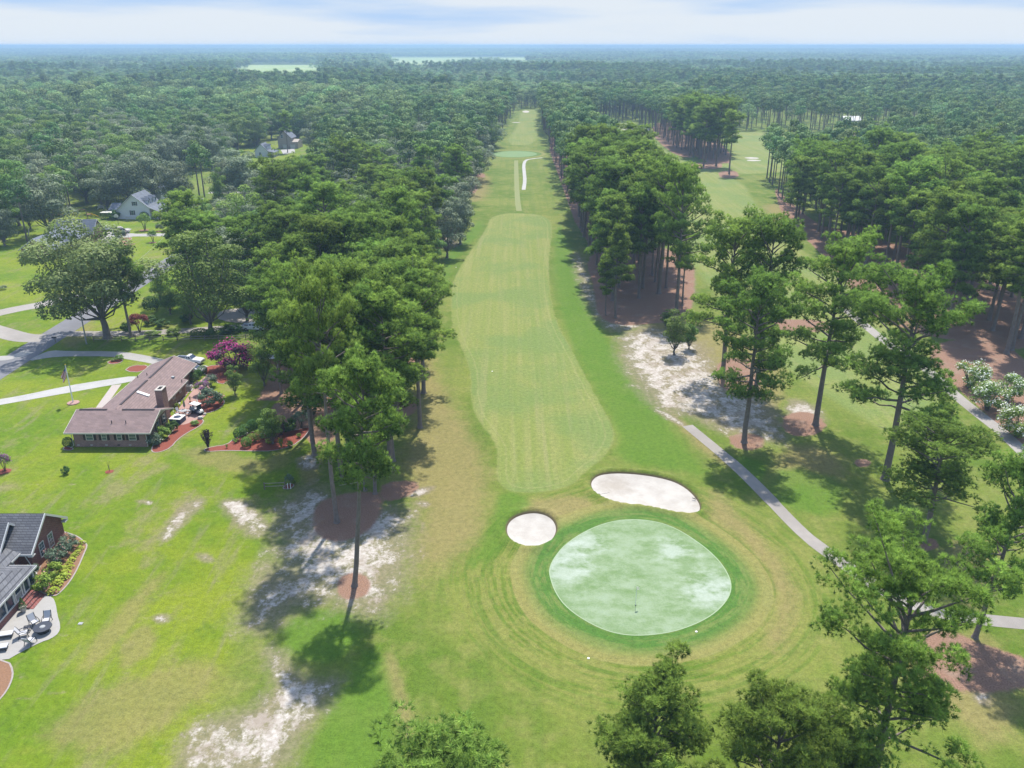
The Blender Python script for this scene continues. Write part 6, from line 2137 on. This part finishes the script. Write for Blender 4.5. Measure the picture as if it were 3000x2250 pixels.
gc = thing('golf_cart', 'golf cart with a white canopy on the brick patio of the ranch house', 'golf cart', (*G(579, 1212), .05), math.radians(-28))
m = MB()
m.hexa([(-1.2, -.58, .28), (1.15, -.55, .28), (1.15, .55, .28), (-1.2, .58, .28)], [(-1.2, -.58, .46), (1.2, -.5, .46), (1.2, .5, .46), (-1.2, .58, .46)], MAT['car_dark'])
m.hexa([(.62, -.55, .463), (1.2, -.5, .463), (1.2, .5, .463), (.62, .55, .463)], [(.62, -.5, .86), (1.0, -.42, .70), (1.0, .42, .70), (.62, .5, .86)], MAT['metal_grey'])
m.box(-1.2, -.35, -.57, .57, .463, .68, MAT['car_dark'])
m.build('body', gc, bevel=.03)
m = MB()
m.box(-.75, -.2, -.52, .52, .683, .80, MAT['sling_grey'])
m.hexa([(-.8, -.52, .803), (-.7, -.52, .803), (-.7, .52, .803), (-.8, .52, .803)], [(-.92, -.5, 1.18), (-.84, -.5, 1.18), (-.84, .5, 1.18), (-.92, .5, 1.18)], MAT['sling_grey'])
m.build('seat', gc, bevel=.02)
m = MB()
m.box(-1.15, .75, -.58, .58, 1.82, 1.88, MAT['trim_white'])
m.build('canopy', gc, bevel=.02)
for x, y, x2 in ((.62, -.5, .5), (.62, .5, .5), (-1.0, -.52, -.95), (-1.0, .52, -.95)):
    m = MB()
    m.tube([(x, y, .7), (x2, y, 1.82)], .025, MAT['frame_dark'], 6)
    m.build('canopy_post', gc)
m = MB()
m.add([(.66, -.48, .88), (.66, .48, .88), (.53, .48, 1.72), (.53, -.48, 1.72)], [(0, 1, 2, 3)], MAT['car_glass'])
m.build('windscreen', gc)
m = MB()
m.tube([(.6, -.2, .75), (.32, -.2, 1.05)], .02, MAT['frame_dark'], 6)
m.lathe([(.15, -.015), (.17, 0), (.15, .015)], MAT['frame_dark'], 12, (.32, -.2, 1.06))
m.build('steering_wheel', gc)
m = MB()
for s in (-.25, .2):
    m.tube([(-1.05, s, .6), (-1.2, s, 1.25)], [.13, .13], MAT['shutter_navy'], 8)
m.build('golf_bag', gc)
wheels(gc, (-.8, .8), .52, .23, .2)


# ---------------------------------------------------------------- yard and street things
def post_rail(name, label, pts, rails, post_h, posts_every, cat='fence', pm_='post_wood', rm='rail_wood', pw=.07, rh=.06):
    t = thing(name, label, cat, (pts[0][0], pts[0][1], 0))
    for (xa, ya), (xb, yb) in zip(pts[:-1], pts[1:]):
        L = math.hypot(xb - xa, yb - ya)
        n = max(1, round(L / posts_every))
        ux, uy = (xb - xa) / L, (yb - ya) / L
        for i in range(n + 1):
            x, y = xa + ux * L * i / n, ya + uy * L * i / n
            m = MB()
            m.box(x - pw, x + pw, y - pw, y + pw, 0, post_h, MAT[pm_])
            build_at(m, 'post', t)
            if i < n:
                x2, y2 = xa + ux * L * (i + 1) / n, ya + uy * L * (i + 1) / n
                for z in rails:
                    m = MB()
                    m.tube([(x, y, z), (x2, y2, z + .02)], rh, MAT[rm], 6)
                    build_at(m, 'rail', t)
    return t


post_rail('rail_fence', 'long two-rail wooden fence along the edge of the planted strip', [G(275, 1000), G(520, 999), G(800, 992)], (.45, .95), 1.2, 2.9)
post_rail('rail_fence', 'short free-standing two-rail fence on the lawn beside the staked sapling', [G(775.6, 1434), G(836, 1432)], (.5, 1.0), 1.15, 3.0, rh=.05)
for x in (843.5, 852):
    sx_, sy_ = G(x, 1432)
    m = MB()
    m.box(sx_ - .035, sx_ + .035, sy_ - .035, sy_ + .035, 0, .95, MAT['pole_white'])
    tag(m.build('stake'), 'white stake left of the sapling trunk' if x < 850 else 'white stake right of the sapling trunk', 'stake')

fx, fy = G(215, 1181)
fp = thing('flagpole', 'white flagpole with a gold ball rising from a round brick bed on the front lawn', 'flagpole', (fx, fy, 0))
m = MB()
m.tube([(0, 0, .1), (0, 0, 7.3)], [.11, .07], MAT['pole_white'], 10)
m.build('pole', fp)
m = MB()
m.lathe([(.01, 7.3), (.09, 7.36), (.11, 7.43), (.09, 7.5), (.01, 7.56)], MAT['gold'], 12)
m.build('ball', fp)
m = MB()
m.lathe([(1.05, 0), (1.05, .14), (.8, .2), (.1, .24)], MAT['paver_pink'], 20)
m.build('brick_bed', fp)
NU, NV = 26, 26
FD = Vector((-.36, -.06, -.90)).normalized()


def flag_pt(u, v):
    """u along the fly, v up the hoist; the flag hangs limp in folds."""
    z = 7.05 - (1 - v) * 1.15
    p = Vector((-.07, 0, z)) + FD * (u * 2.0)
    p.x += -.34 * u * v + .10 * math.sin(v * 7 + u * 3) * u
    p.y += .16 * math.sin(v * 9 + u * 4) * min(1, u * 2)
    return p


fl = thing('flag', 'limp American flag hanging from the white pole', 'flag', (fx, fy, 0))
parts_ = {'red_stripes': ('flag_red', []), 'white_stripes': ('flag_white', []), 'canton': ('flag_blue', [])}
for i in range(NU):
    for j in range(NV):
        u, v = (i + .5) / NU, (j + .5) / NV
        k = 'canton' if (u < .4 and v > 6 / 13) else ('red_stripes' if (j // 2) % 2 == 0 else 'white_stripes')
        parts_[k][1].append((i, j))
for nm, (mt, cells) in parts_.items():
    m = MB()
    for i, j in cells:
        m.add([tuple(flag_pt(a / NU, b / NV)) for a, b in ((i, j), (i + 1, j), (i + 1, j + 1), (i, j + 1))], [(0, 1, 2, 3)], MAT[mt])
    m.build(nm, fl)
m = MB()
for r_ in range(9):
    for c2 in range(6 if r_ % 2 == 0 else 5):
        u, v = .4 * ((c2 + (.5 if r_ % 2 == 0 else 1.0)) / 6), 6 / 13 + 7 / 13 * (r_ + .5) / 9
        p = flag_pt(u, v)
        du, dv = (flag_pt(u + .01, v) - p).normalized(), (flag_pt(u, v + .01) - p).normalized()
        nn_ = du.cross(dv).normalized()
        for sg in (-1, 1):
            pts = []
            for k in range(10):
                rr = .034 if k % 2 == 0 else .014
                a = math.pi / 2 + k * math.pi / 5
                pts.append(tuple(p + nn_ * .012 * sg + du * rr * math.cos(a) + dv * rr * math.sin(a)))
            m.add(pts, [tuple(range(10))], MAT['flag_white'])
m.build('stars', fl)


def utility_pole(label, base_, h, arm=True, trans=True, mat='pole_grey'):
    x, y = G(*base_)
    t = thing('utility_pole', label, 'pole', (x, y, 0))
    m = MB()
    m.tube([(0, 0, 0), (0, 0, h)], [.16, .11], MAT[mat], 8)
    m.build('pole', t)
    if trans:
        m = MB()
        m.lathe([(.05, h - 1.9), (.26, h - 1.85), (.28, h - 1.0), (.22, h - .92), (.05, h - .9)], MAT['pole_white'], 12, (.35, 0, 0))
        m.build('transformer', t)
    if arm:
        m = MB()
        m.tube([(0, 0, h - .15), (0, 0, h + .35)], .05, MAT['metal_grey'], 6)
        m.build('insulator', t)
    return (x, y, h)


pa = utility_pole('grey utility pole standing on the grass beside the street oak', (254, 1008), 8.6, trans=False)
pb = utility_pole('utility pole with a white transformer beside the round tree on the white house lawn', (602, 660), 10.4)


def cable(label, a, b, sag):
    m = MB()
    pts = []
    for i in range(13):
        t = i / 12
        pts.append((a[0] + (b[0] - a[0]) * t, a[1] + (b[1] - a[1]) * t, a[2] + (b[2] - a[2]) * t - sag * 4 * t * (1 - t)))
    m.tube(pts, .022, MAT['metal_grey'], 4)
    tag(m.build('overhead_wire'), label, 'wire')


cable('thin overhead wire from the transformer pole to the white house gable', pb, (-134.5, 312.0, 6.0), 1.0)
cable('thin overhead wire from the transformer pole towards the near utility pole', pb, pa, 2.0)
mx_, my_ = G(163, 1003)
mb_ = thing('mailbox', 'black mailbox on a wooden post at the street edge', 'mailbox', (mx_, my_, 0))
m = MB()
m.box(-.05, .05, -.05, .05, 0, 1.0, MAT['post_wood'])
m.build('post', mb_)
m = MB()
m.prism([(-.16, 1.003), (.16, 1.003), (.16, 1.2), (.1, 1.3), (0, 1.34), (-.1, 1.3), (-.16, 1.2)], 'x', -.55, .3, MAT['frame_dark'])
m.build('box', mb_)
hx, hy = G(347, 658)
bh = thing('basketball_hoop', 'basketball hoop with a white fan-shaped backboard behind the parked van', 'basketball hoop', (hx, hy, 0), math.radians(-8))
m = MB()
m.tube([(0, 0, 0), (0, 0, 2.4), (0, -.5, 3.1)], .07, MAT['frame_dark'], 8)
m.build('pole', bh)
m = MB()
m.prism([(.95 * math.cos(math.pi * k / 10) , 3.05 + .75 * math.sin(math.pi * k / 10)) for k in range(11)] + [(-.6, 2.65), (.6, 2.65)], 'y', -.62, -.56, MAT['trim_white'])
m.build('backboard', bh)
m = MB()
m.tube([(.23 * math.cos(2 * math.pi * k / 16), -.87 + .23 * math.sin(2 * math.pi * k / 16), 2.9) for k in range(17)], .015, MAT['terracotta'], 5, False)
m.build('rim', bh)


def swing(label, a, w, h, slide=False):
    x, y = G(*a)
    t = thing('swing_set', label, 'swing set', (x, y, 0), math.radians(18))
    m = MB()
    m.tube([(-w / 2, 0, h), (w / 2, 0, h)], .08, MAT['cedar'], 6)
    m.build('beam', t)
    for sx_ in (-w / 2, w / 2):
        for sy_ in (-.9, .9):
            m = MB()
            m.tube([(sx_, 0, h), (sx_ * 1.06, sy_, 0)], .06, MAT['cedar'], 6)
            m.build('leg', t)
    for k in (-.5, .35):
        s2 = MB()
        for d in (-.22, .22):
            s2.tube([(k + d, 0, h), (k + d, .05, .5)], .012, MAT['metal_grey'], 4)
        s2.box(k - .25, k + .25, -.08, .18, .46, .5, MAT['tub_blue'])
        s2.build('swing_seat', t)
    if slide:
        m = MB()
        m.box(w / 2 + .1, w / 2 + 1.4, -.7, .7, 1.4, 1.5, MAT['cedar'])
        for sx_ in (.15, 1.35):
            for sy_ in (-.65, .65):
                m.box(w / 2 + sx_ - .05, w / 2 + sx_ + .05, sy_ - .05, sy_ + .05, 0, 1.4, MAT['cedar'])
        m.build('deck', t)
        m = MB()
        x0 = w / 2 + 1.4
        m.hexa([(x0, -.3, 1.45), (x0 + 2.6, -.3, .15), (x0 + 2.6, .3, .15), (x0, .3, 1.45)], [(x0, -.3, 1.52), (x0 + 2.6, -.3, .22), (x0 + 2.6, .3, .22), (x0, .3, 1.52)], MAT['slide_yellow'])
        for s in (-.34, .30):
            m.hexa([(x0, s, 1.5), (x0 + 2.6, s, .2), (x0 + 2.6, s + .04, .2), (x0, s + .04, 1.5)], [(x0, s, 1.75), (x0 + 2.6, s, .45), (x0 + 2.6, s + .04, .45), (x0, s + .04, 1.75)], MAT['slide_yellow'])
        m.build('slide', t)


swing('wooden play set with a yellow slide behind the grey-roofed house', (238, 640), 4.2, 3.2, True)
swing('swing frame with a long pale beam behind the left end of the grey-roofed house', (166, 652), 5.0, 2.8)
x, y = G(296, 612)
t = thing('garden_bench', 'white slatted garden bench at the edge of the woods left of the white house', 'bench', (x, y, 0), .2)
m = MB()
for k in range(4):
    m.box(-1.2, 1.2, -.45 + k * .2, -.30 + k * .2, .45, .5, TW)
m.build('seat', t)
m = MB()
for k in range(5):
    m.box(-1.2, 1.2, .42, .47, .6 + k * .22, .75 + k * .22, TW)
m.build('backrest', t)
for sx_ in (-1.1, 1.1):
    m = MB()
    m.box(sx_ - .05, sx_ + .05, -.42, .40, 0, .447, TW)
    m.build('leg', t)
post_rail('wire_pen', 'grey wire dog pen at the edge of the woods on the left', [G(45, 703), G(85, 697), G(86, 680)], (.3, .65, 1.0, 1.3), 1.35, 2.0, 'pen', 'metal_grey', 'metal_grey', .03, .012)

# garden ornaments and patio furniture of the ranch house
x, y = G(774, 1279)
t = thing('stone_bench', 'pale curved stone bench between the green ball and the purple-black ball', 'bench', (x, y, .03))
m = MB()
m.box(-.8, .8, -.22, .22, .42, .52, MAT['stone_pale'])
m.build('seat', t, bevel=.02)
for s in (-.55, .55):
    m = MB()
    m.box(s - .1, s + .1, -.16, .16, 0, .418, MAT['stone_pale'])
    m.build('leg', t)
x, y = G(723, 1278)
m = MB()
m.lathe([(.12, 0), (.08, .1), (.05, .45), (.10, .5), (.24, .56), (.25, .62), (.05, .60)], MAT['stone_pale'], 14, (x, y, .03))
tag(m.build('bird_bath', smooth=True), 'small pale bird bath among the clipped balls of the garden bed', 'bird bath')
x, y = G(516, 1243)
t = thing('hot_tub', 'white-topped hot tub with a dark blue opening beside the ranch house', 'hot tub', (x, y + .9, .045), math.radians(-8))
m = MB()
m.box(-1.0, 1.0, -1.0, 1.0, 0, .85, MAT['tub_blue'])
m.build('shell', t, bevel=.06)
m = MB()
n = 20
v = [(1.04 * sx_, 1.04 * sy_, z) for z in (.852, .95) for sx_, sy_ in ((-1, -1), (1, -1), (1, 1), (-1, 1))]
m.add(v, [(0, 1, 5, 4), (1, 2, 6, 5), (2, 3, 7, 6), (3, 0, 4, 7)], TW)
outer = [(1.04 * math.cos(2 * math.pi * k / n + .157) / max(abs(math.cos(2 * math.pi * k / n + .157)), abs(math.sin(2 * math.pi * k / n + .157))),
          1.04 * math.sin(2 * math.pi * k / n + .157) / max(abs(math.cos(2 * math.pi * k / n + .157)), abs(math.sin(2 * math.pi * k / n + .157)))) for k in range(n)]
inner = [(.62 * math.cos(2 * math.pi * k / n + .157), .62 * math.sin(2 * math.pi * k / n + .157)) for k in range(n)]
m.add([(a, b, .95) for a, b in outer] + [(a, b, .95) for a, b in inner], [(k, (k + 1) % n, n + (k + 1) % n, n + k) for k in range(n)], TW)
m.build('rim', t)
m = MB()
m.lathe([(.64, .853), (.64, .90), (.05, .90)], MAT['car_dark'], 20)
m.build('water', t)
for bx, by, s, lb in ((555, 1143, 1.0, 'larger grey air conditioner unit beside the brick walk'), (545.5, 1132, .8, 'smaller air conditioner unit against the ranch house wall')):
    x, y = G(bx, by)
    t = thing('air_conditioner', lb, 'air conditioner', (x, y, .04), .1)
    m = MB()
    m.box(-.45 * s, .45 * s, -.45 * s, .45 * s, .05, .95 * s, MAT['metal_grey'])
    m.build('cabinet', t, bevel=.03)
    m = MB()
    m.lathe([(.36 * s, .952 * s), (.36 * s, .99 * s), (.08 * s, 1.0 * s)], MAT['frame_dark'], 16)
    m.build('fan_grille', t)
    m = MB()
    m.box(-.6 * s, .6 * s, -.6 * s, .6 * s, 0, .048, MAT['stone_pale'])
    m.build('pad', t)


def garden_chair(label, loc, rz, sling='sling_grey', s=1.0, name='patio_chair', group=None):
    t = thing(name, label, 'chair', (loc[0], loc[1], .05), rz, group)
    t.scale = (s, s, s)
    m = MB()
    m.hexa([(-.29, -.30, .40), (.29, -.30, .40), (.27, .30, .34), (-.27, .30, .34)], [(-.29, -.30, .45), (.29, -.30, .45), (.27, .30, .39), (-.27, .30, .39)], MAT[sling])
    m.build('seat', t)
    m = MB()
    m.hexa([(-.27, .305, .36), (.27, .305, .36), (.27, .35, .36), (-.27, .35, .36)], [(-.29, .60, 1.02), (.29, .60, 1.02), (.29, .64, 1.0), (-.29, .64, 1.0)], MAT[sling])
    m.build('backrest', t)
    for sx_ in (-.34, .34):
        m = MB()
        m.tube([(sx_, -.38, 0), (sx_, -.34, .45), (sx_, -.30, .60), (sx_, .0, .66), (sx_, .38, .58), (sx_ * .9, .45, .62)], .033, MAT['frame_dark'], 6)
        m.build('armrest', t)
        m = MB()
        m.tube([(sx_, .46, 0), (sx_, .30, .36), (sx_, .42, .60), (sx_ * .92, .62, 1.02)], .033, MAT['frame_dark'], 6)
        m.build('leg', t)
    m = MB()
    m.tube([(-.34, -.33, .40), (.34, -.33, .40)], .025, MAT['frame_dark'], 6)
    m.tube([(-.34, .30, .36), (.34, .30, .36)], .025, MAT['frame_dark'], 6)
    m.build('frame', t)
    return t


# chair faces -y when rz = 0
fpx, fpy = G(128, 1851)
for bx, by, lb in ((139, 1826, 'light sling patio chair behind the round fire table'), (103, 1832, 'light sling patio chair left of the round fire table, next to the small side table'),
                   (72, 1864, 'light sling patio chair just left of the small side table'), (91, 1886, 'light sling patio chair nearest the camera, its back to the lawn')):
    x, y = G(bx, by)
    rz = math.atan2(fpy - y, fpx - x) + math.pi / 2
    garden_chair(lb, (x, y), rz, s=1.18)
t = thing('fire_table', 'round blue-grey fire table on the pale patio', 'table', (fpx, fpy, .05))
m = MB()
m.lathe([(.95, .56), (.97, .60), (.95, .64), (.30, .66), (.26, .62)], MAT['shutter_navy'], 24)
m.build('table_top', t)
m = MB()
m.lathe([(.30, .662), (.22, .72), (.05, .74)], MAT['pole_grey'], 16)
m.build('lid', t)
m = MB()
m.lathe([(.62, 0), (.70, .558)], MAT['frame_dark'], 8)
m.build('base', t)
x, y = G(82, 1848)
t = thing('side_table', 'small dark slatted side table between two patio chairs', 'table', (x, y, .05), .4)
m = MB()
for k in range(5):
    m.box(-.34 + k * .14, -.23 + k * .14, -.34, .34, .46, .49, MAT['frame_dark'])
m.build('table_top', t)
for sx_ in (-.3, .3):
    for sy_ in (-.3, .3):
        m = MB()
        m.tube([(sx_, sy_, 0), (sx_ * .9, sy_ * .9, .458)], .025, MAT['frame_dark'], 6)
        m.build('leg', t)
for bx, by, lb in ((8, 1868, 'white chaise lounge on the patio, farther of two at the left edge'), (-8, 1906, 'white chaise lounge on the patio, nearer of two at the left edge')):
    x, y = G(bx, by)
    t = thing('chaise_lounge', lb, 'lounger', (x, y, .05), math.radians(14))
    m = MB()
    m.box(-.9, 1.1, -.38, .38, .40, .50, MAT['sling_grey'])
    m.hexa([(-1.6, -.38, .74), (-.903, -.38, .40), (-.903, .38, .40), (-1.6, .38, .74)], [(-1.55, -.38, .84), (-.903, -.38, .50), (-.903, .38, .50), (-1.55, .38, .84)], MAT['sling_grey'])
    m.build('cushion', t)
    m = MB()
    m.box(-1.0, 1.08, -.40, .40, .30, .397, MAT['frame_dark'])
    m.build('frame', t)
    for sx_ in (-.85, .95):
        for sy_ in (-.34, .34):
            m = MB()
            m.box(sx_ - .04, sx_ + .04, sy_ - .04, sy_ + .04, 0, .298, MAT['frame_dark'])
            m.build('leg', t)
x, y = G(70, 1792)
t = thing('potted_conifer', 'small conifer in a pale urn beside the brick steps', 'potted plant', (x, y, .05))
m = MB()
m.lathe([(.22, 0), (.24, .05), (.36, .5), (.42, .58), (.40, .62), (.1, .56)], MAT['stone_pale'], 16)
m.build('urn', t)
rng = np.random.default_rng(77)
nn_ = 700
tt = rng.uniform(0, 1, nn_)
az = rng.uniform(0, 6.28, nn_)
C = np.stack([np.cos(az) * .42 * (1 - tt) ** .8, np.sin(az) * .42 * (1 - tt) ** .8, .6 + tt * 1.3], 1)
N = np.stack([np.cos(az), np.sin(az), .5 + 0 * az], 1)
V = leaves(rng, C, N, .11)
link(bpy.data.objects.new('foliage', np_mesh('foliage', V, quad_idx(len(V)), MAT['box_leaves'], rng.uniform(.2, .9, nn_))), t)
x, y = G(96, 1744)
m = MB()
m.lathe([(.30, 0), (.34, .2), (.26, .42), (.08, .5)], MAT['trim_white'], 10, (x, y, .05))
tag(m.build('garden_stone', smooth=True), 'white rounded stone at the sunroom corner beside the steps', 'stone')
x, y = G(236, 1827)
m = MB()
m.box(x - .25, x + .25, y - .2, y + .2, 0, .05, MAT['pole_grey'])
tag(m.build('valve_cover', bevel=.01), 'small grey valve cover set in the lawn right of the patio', 'valve cover')

tx_, ty_ = G(539, 1214)
t = thing('patio_table', 'round glass-topped table on the brick patio of the ranch house', 'table', (tx_, ty_, .05))
m = MB()
m.lathe([(.60, .70), (.62, .72), (.60, .74), (.05, .74)], MAT['metal_grey'], 20)
m.build('table_top', t)
for k in range(4):
    a = math.pi / 4 + k * math.pi / 2
    m = MB()
    m.tube([(.5 * math.cos(a), .5 * math.sin(a), 0), (.4 * math.cos(a), .4 * math.sin(a), .7)], .025, MAT['frame_dark'], 6)
    m.build('leg', t)
t = thing('parasol', 'closed tan parasol standing in the round patio table', 'parasol', (tx_ - .1, ty_ + .9, .05))
m = MB()
m.tube([(0, 0, 0), (0, 0, 2.5)], .025, MAT['rail_wood'], 8)
m.build('pole', t)
m = MB()
m.lathe([(.10, 1.0), (.20, 1.15), (.17, 1.8), (.07, 2.35), (.02, 2.52)], MAT['cloth_tan'], 9)
m.build('canopy', t)
m = MB()
m.lathe([(.28, 0), (.28, .08), (.06, .14)], MAT['frame_dark'], 14)
m.build('base', t)
for dx, dy, lb in ((-.9, -.55, 'patio chair with a white seat in front of the round glass table'), (.95, -.35, 'patio chair right of the round glass table towards the golf cart'), (-1.0, .5, 'patio chair left of the round glass table near the house wall'), (.6, .8, 'patio chair behind the round glass table')):
    garden_chair(lb, (tx_ + dx, ty_ + dy), math.atan2(-dy, -dx) + math.pi / 2, s=.95)


def pot(label, bx, by, r_, h_, mat, leaf=None, lh=.5):
    x, y = G(bx, by)
    t = thing('flower_pot', label, 'flower pot', (x, y, .05))
    m = MB()
    m.lathe([(r_ * .7, 0), (r_, h_ * .9), (r_ * 1.05, h_), (r_ * .2, h_ * .95)], MAT[mat], 14)
    m.build('pot', t)
    if leaf:
        f = bpy.data.objects.new('foliage', SHR[leaf][0][0])
        f.scale = (r_ * 3, r_ * 3, lh)
        f.location = (0, 0, h_ * .9)
        link(f, t)


pot('terracotta pot with yellow-green leaves beside the ranch house wall', 520, 1197, .28, .45, 'terracotta', 'lime', .6)
pot('white urn standing by the brick wall near the parasol', 516, 1184, .22, .6, 'stone_pale')
pot('small white urn on the brick walk above the parasol', 527, 1188, .18, .45, 'trim_white')
pot('bright red bucket beside the hot tub', 505, 1226, .26, .36, 'flag_red')
pot('terracotta pot with a spiky plant on the brick walk', 558, 1180, .2, .35, 'terracotta', 'grass', .9)
for bx, by, s, lb in ((588, 1227, .5, 'grey boulder at the corner of the brick patio'), (571, 1238, .4, 'dark stone beside the silvery low plant'), (600, 1215, .32, 'small pale stone by the golf cart wheel')):
    x, y = G(bx, by)
    rng2 = random.Random(int(bx))
    m = MB()
    m.lathe([(.9 * s, 0), (1.0 * s, .35 * s), (.7 * s, .8 * s), (.2 * s, .95 * s)], MAT['stone_pale'], 9, (x, y, .05))
    m.v = [(a + rng2.uniform(-.1, .1) * s, b + rng2.uniform(-.1, .1) * s, c2) for a, b, c2 in m.v]
    tag(m.build('boulder'), lb, 'stone')

# ---------------------------------------------------------------- on the course
hx, hy = G(1862, 1773)
t = thing('flagstick', 'white flagstick with a white flag standing in the putting green', 'flagstick', (hx, hy, .012))
m = MB()
m.tube([(0, 0, -.05), (0, 0, 2.6)], .022, MAT['pole_white'], 6)
m.build('pole', t)
m = MB()
m.add([(.02, 0, 2.58), (.24, .03, 2.50), (.34, .10, 2.34), (.30, .06, 2.02), (.16, .02, 2.10), (.02, 0, 2.16)], [(0, 1, 2, 3, 4, 5)], MAT['white_petals'])
m.build('flag', t)
m = MB()
m.lathe([(.11, .002), (.02, .004)], MAT['cup_hole'], 12)
m.build('cup', t)
for bx, by, lb in ((1442, 1088, 'white yardage marker in the middle of the near fairway'), (1336, 783, 'white yardage marker at the left side of the fairway'), (1724, 1929, 'small white marker on the turf below left of the green'), (2040, 851 + 1000, 'small white marker on the turf right of the green')):
    x, y = G(bx, by)
    m = MB()
    m.lathe([(.13, 0), (.13, .05), (.08, .08), (.02, .09)], MAT['pole_white'], 12, (x, y, 0))
    tag(m.build('yardage_marker'), lb, 'marker')
for bx, by, rz, lb in ((1757, 1449, .3, 'bunker rake lying at the lower left of the large bunker'), (2034, 1461, .9, 'bunker rake lying at the right end of the large bunker')):
    x, y = G(bx, by)
    t = thing('bunker_rake', lb, 'rake', (x, y, .02), rz)
    m = MB()
    m.tube([(0, 0, .03), (1.5, 0, .05)], .02, MAT['frame_dark'], 6)
    m.build('handle', t)
    m = MB()
    m.box(-.06, .02, -.3, .3, -.02, .05, MAT['frame_dark'])
    m.build('head', t)
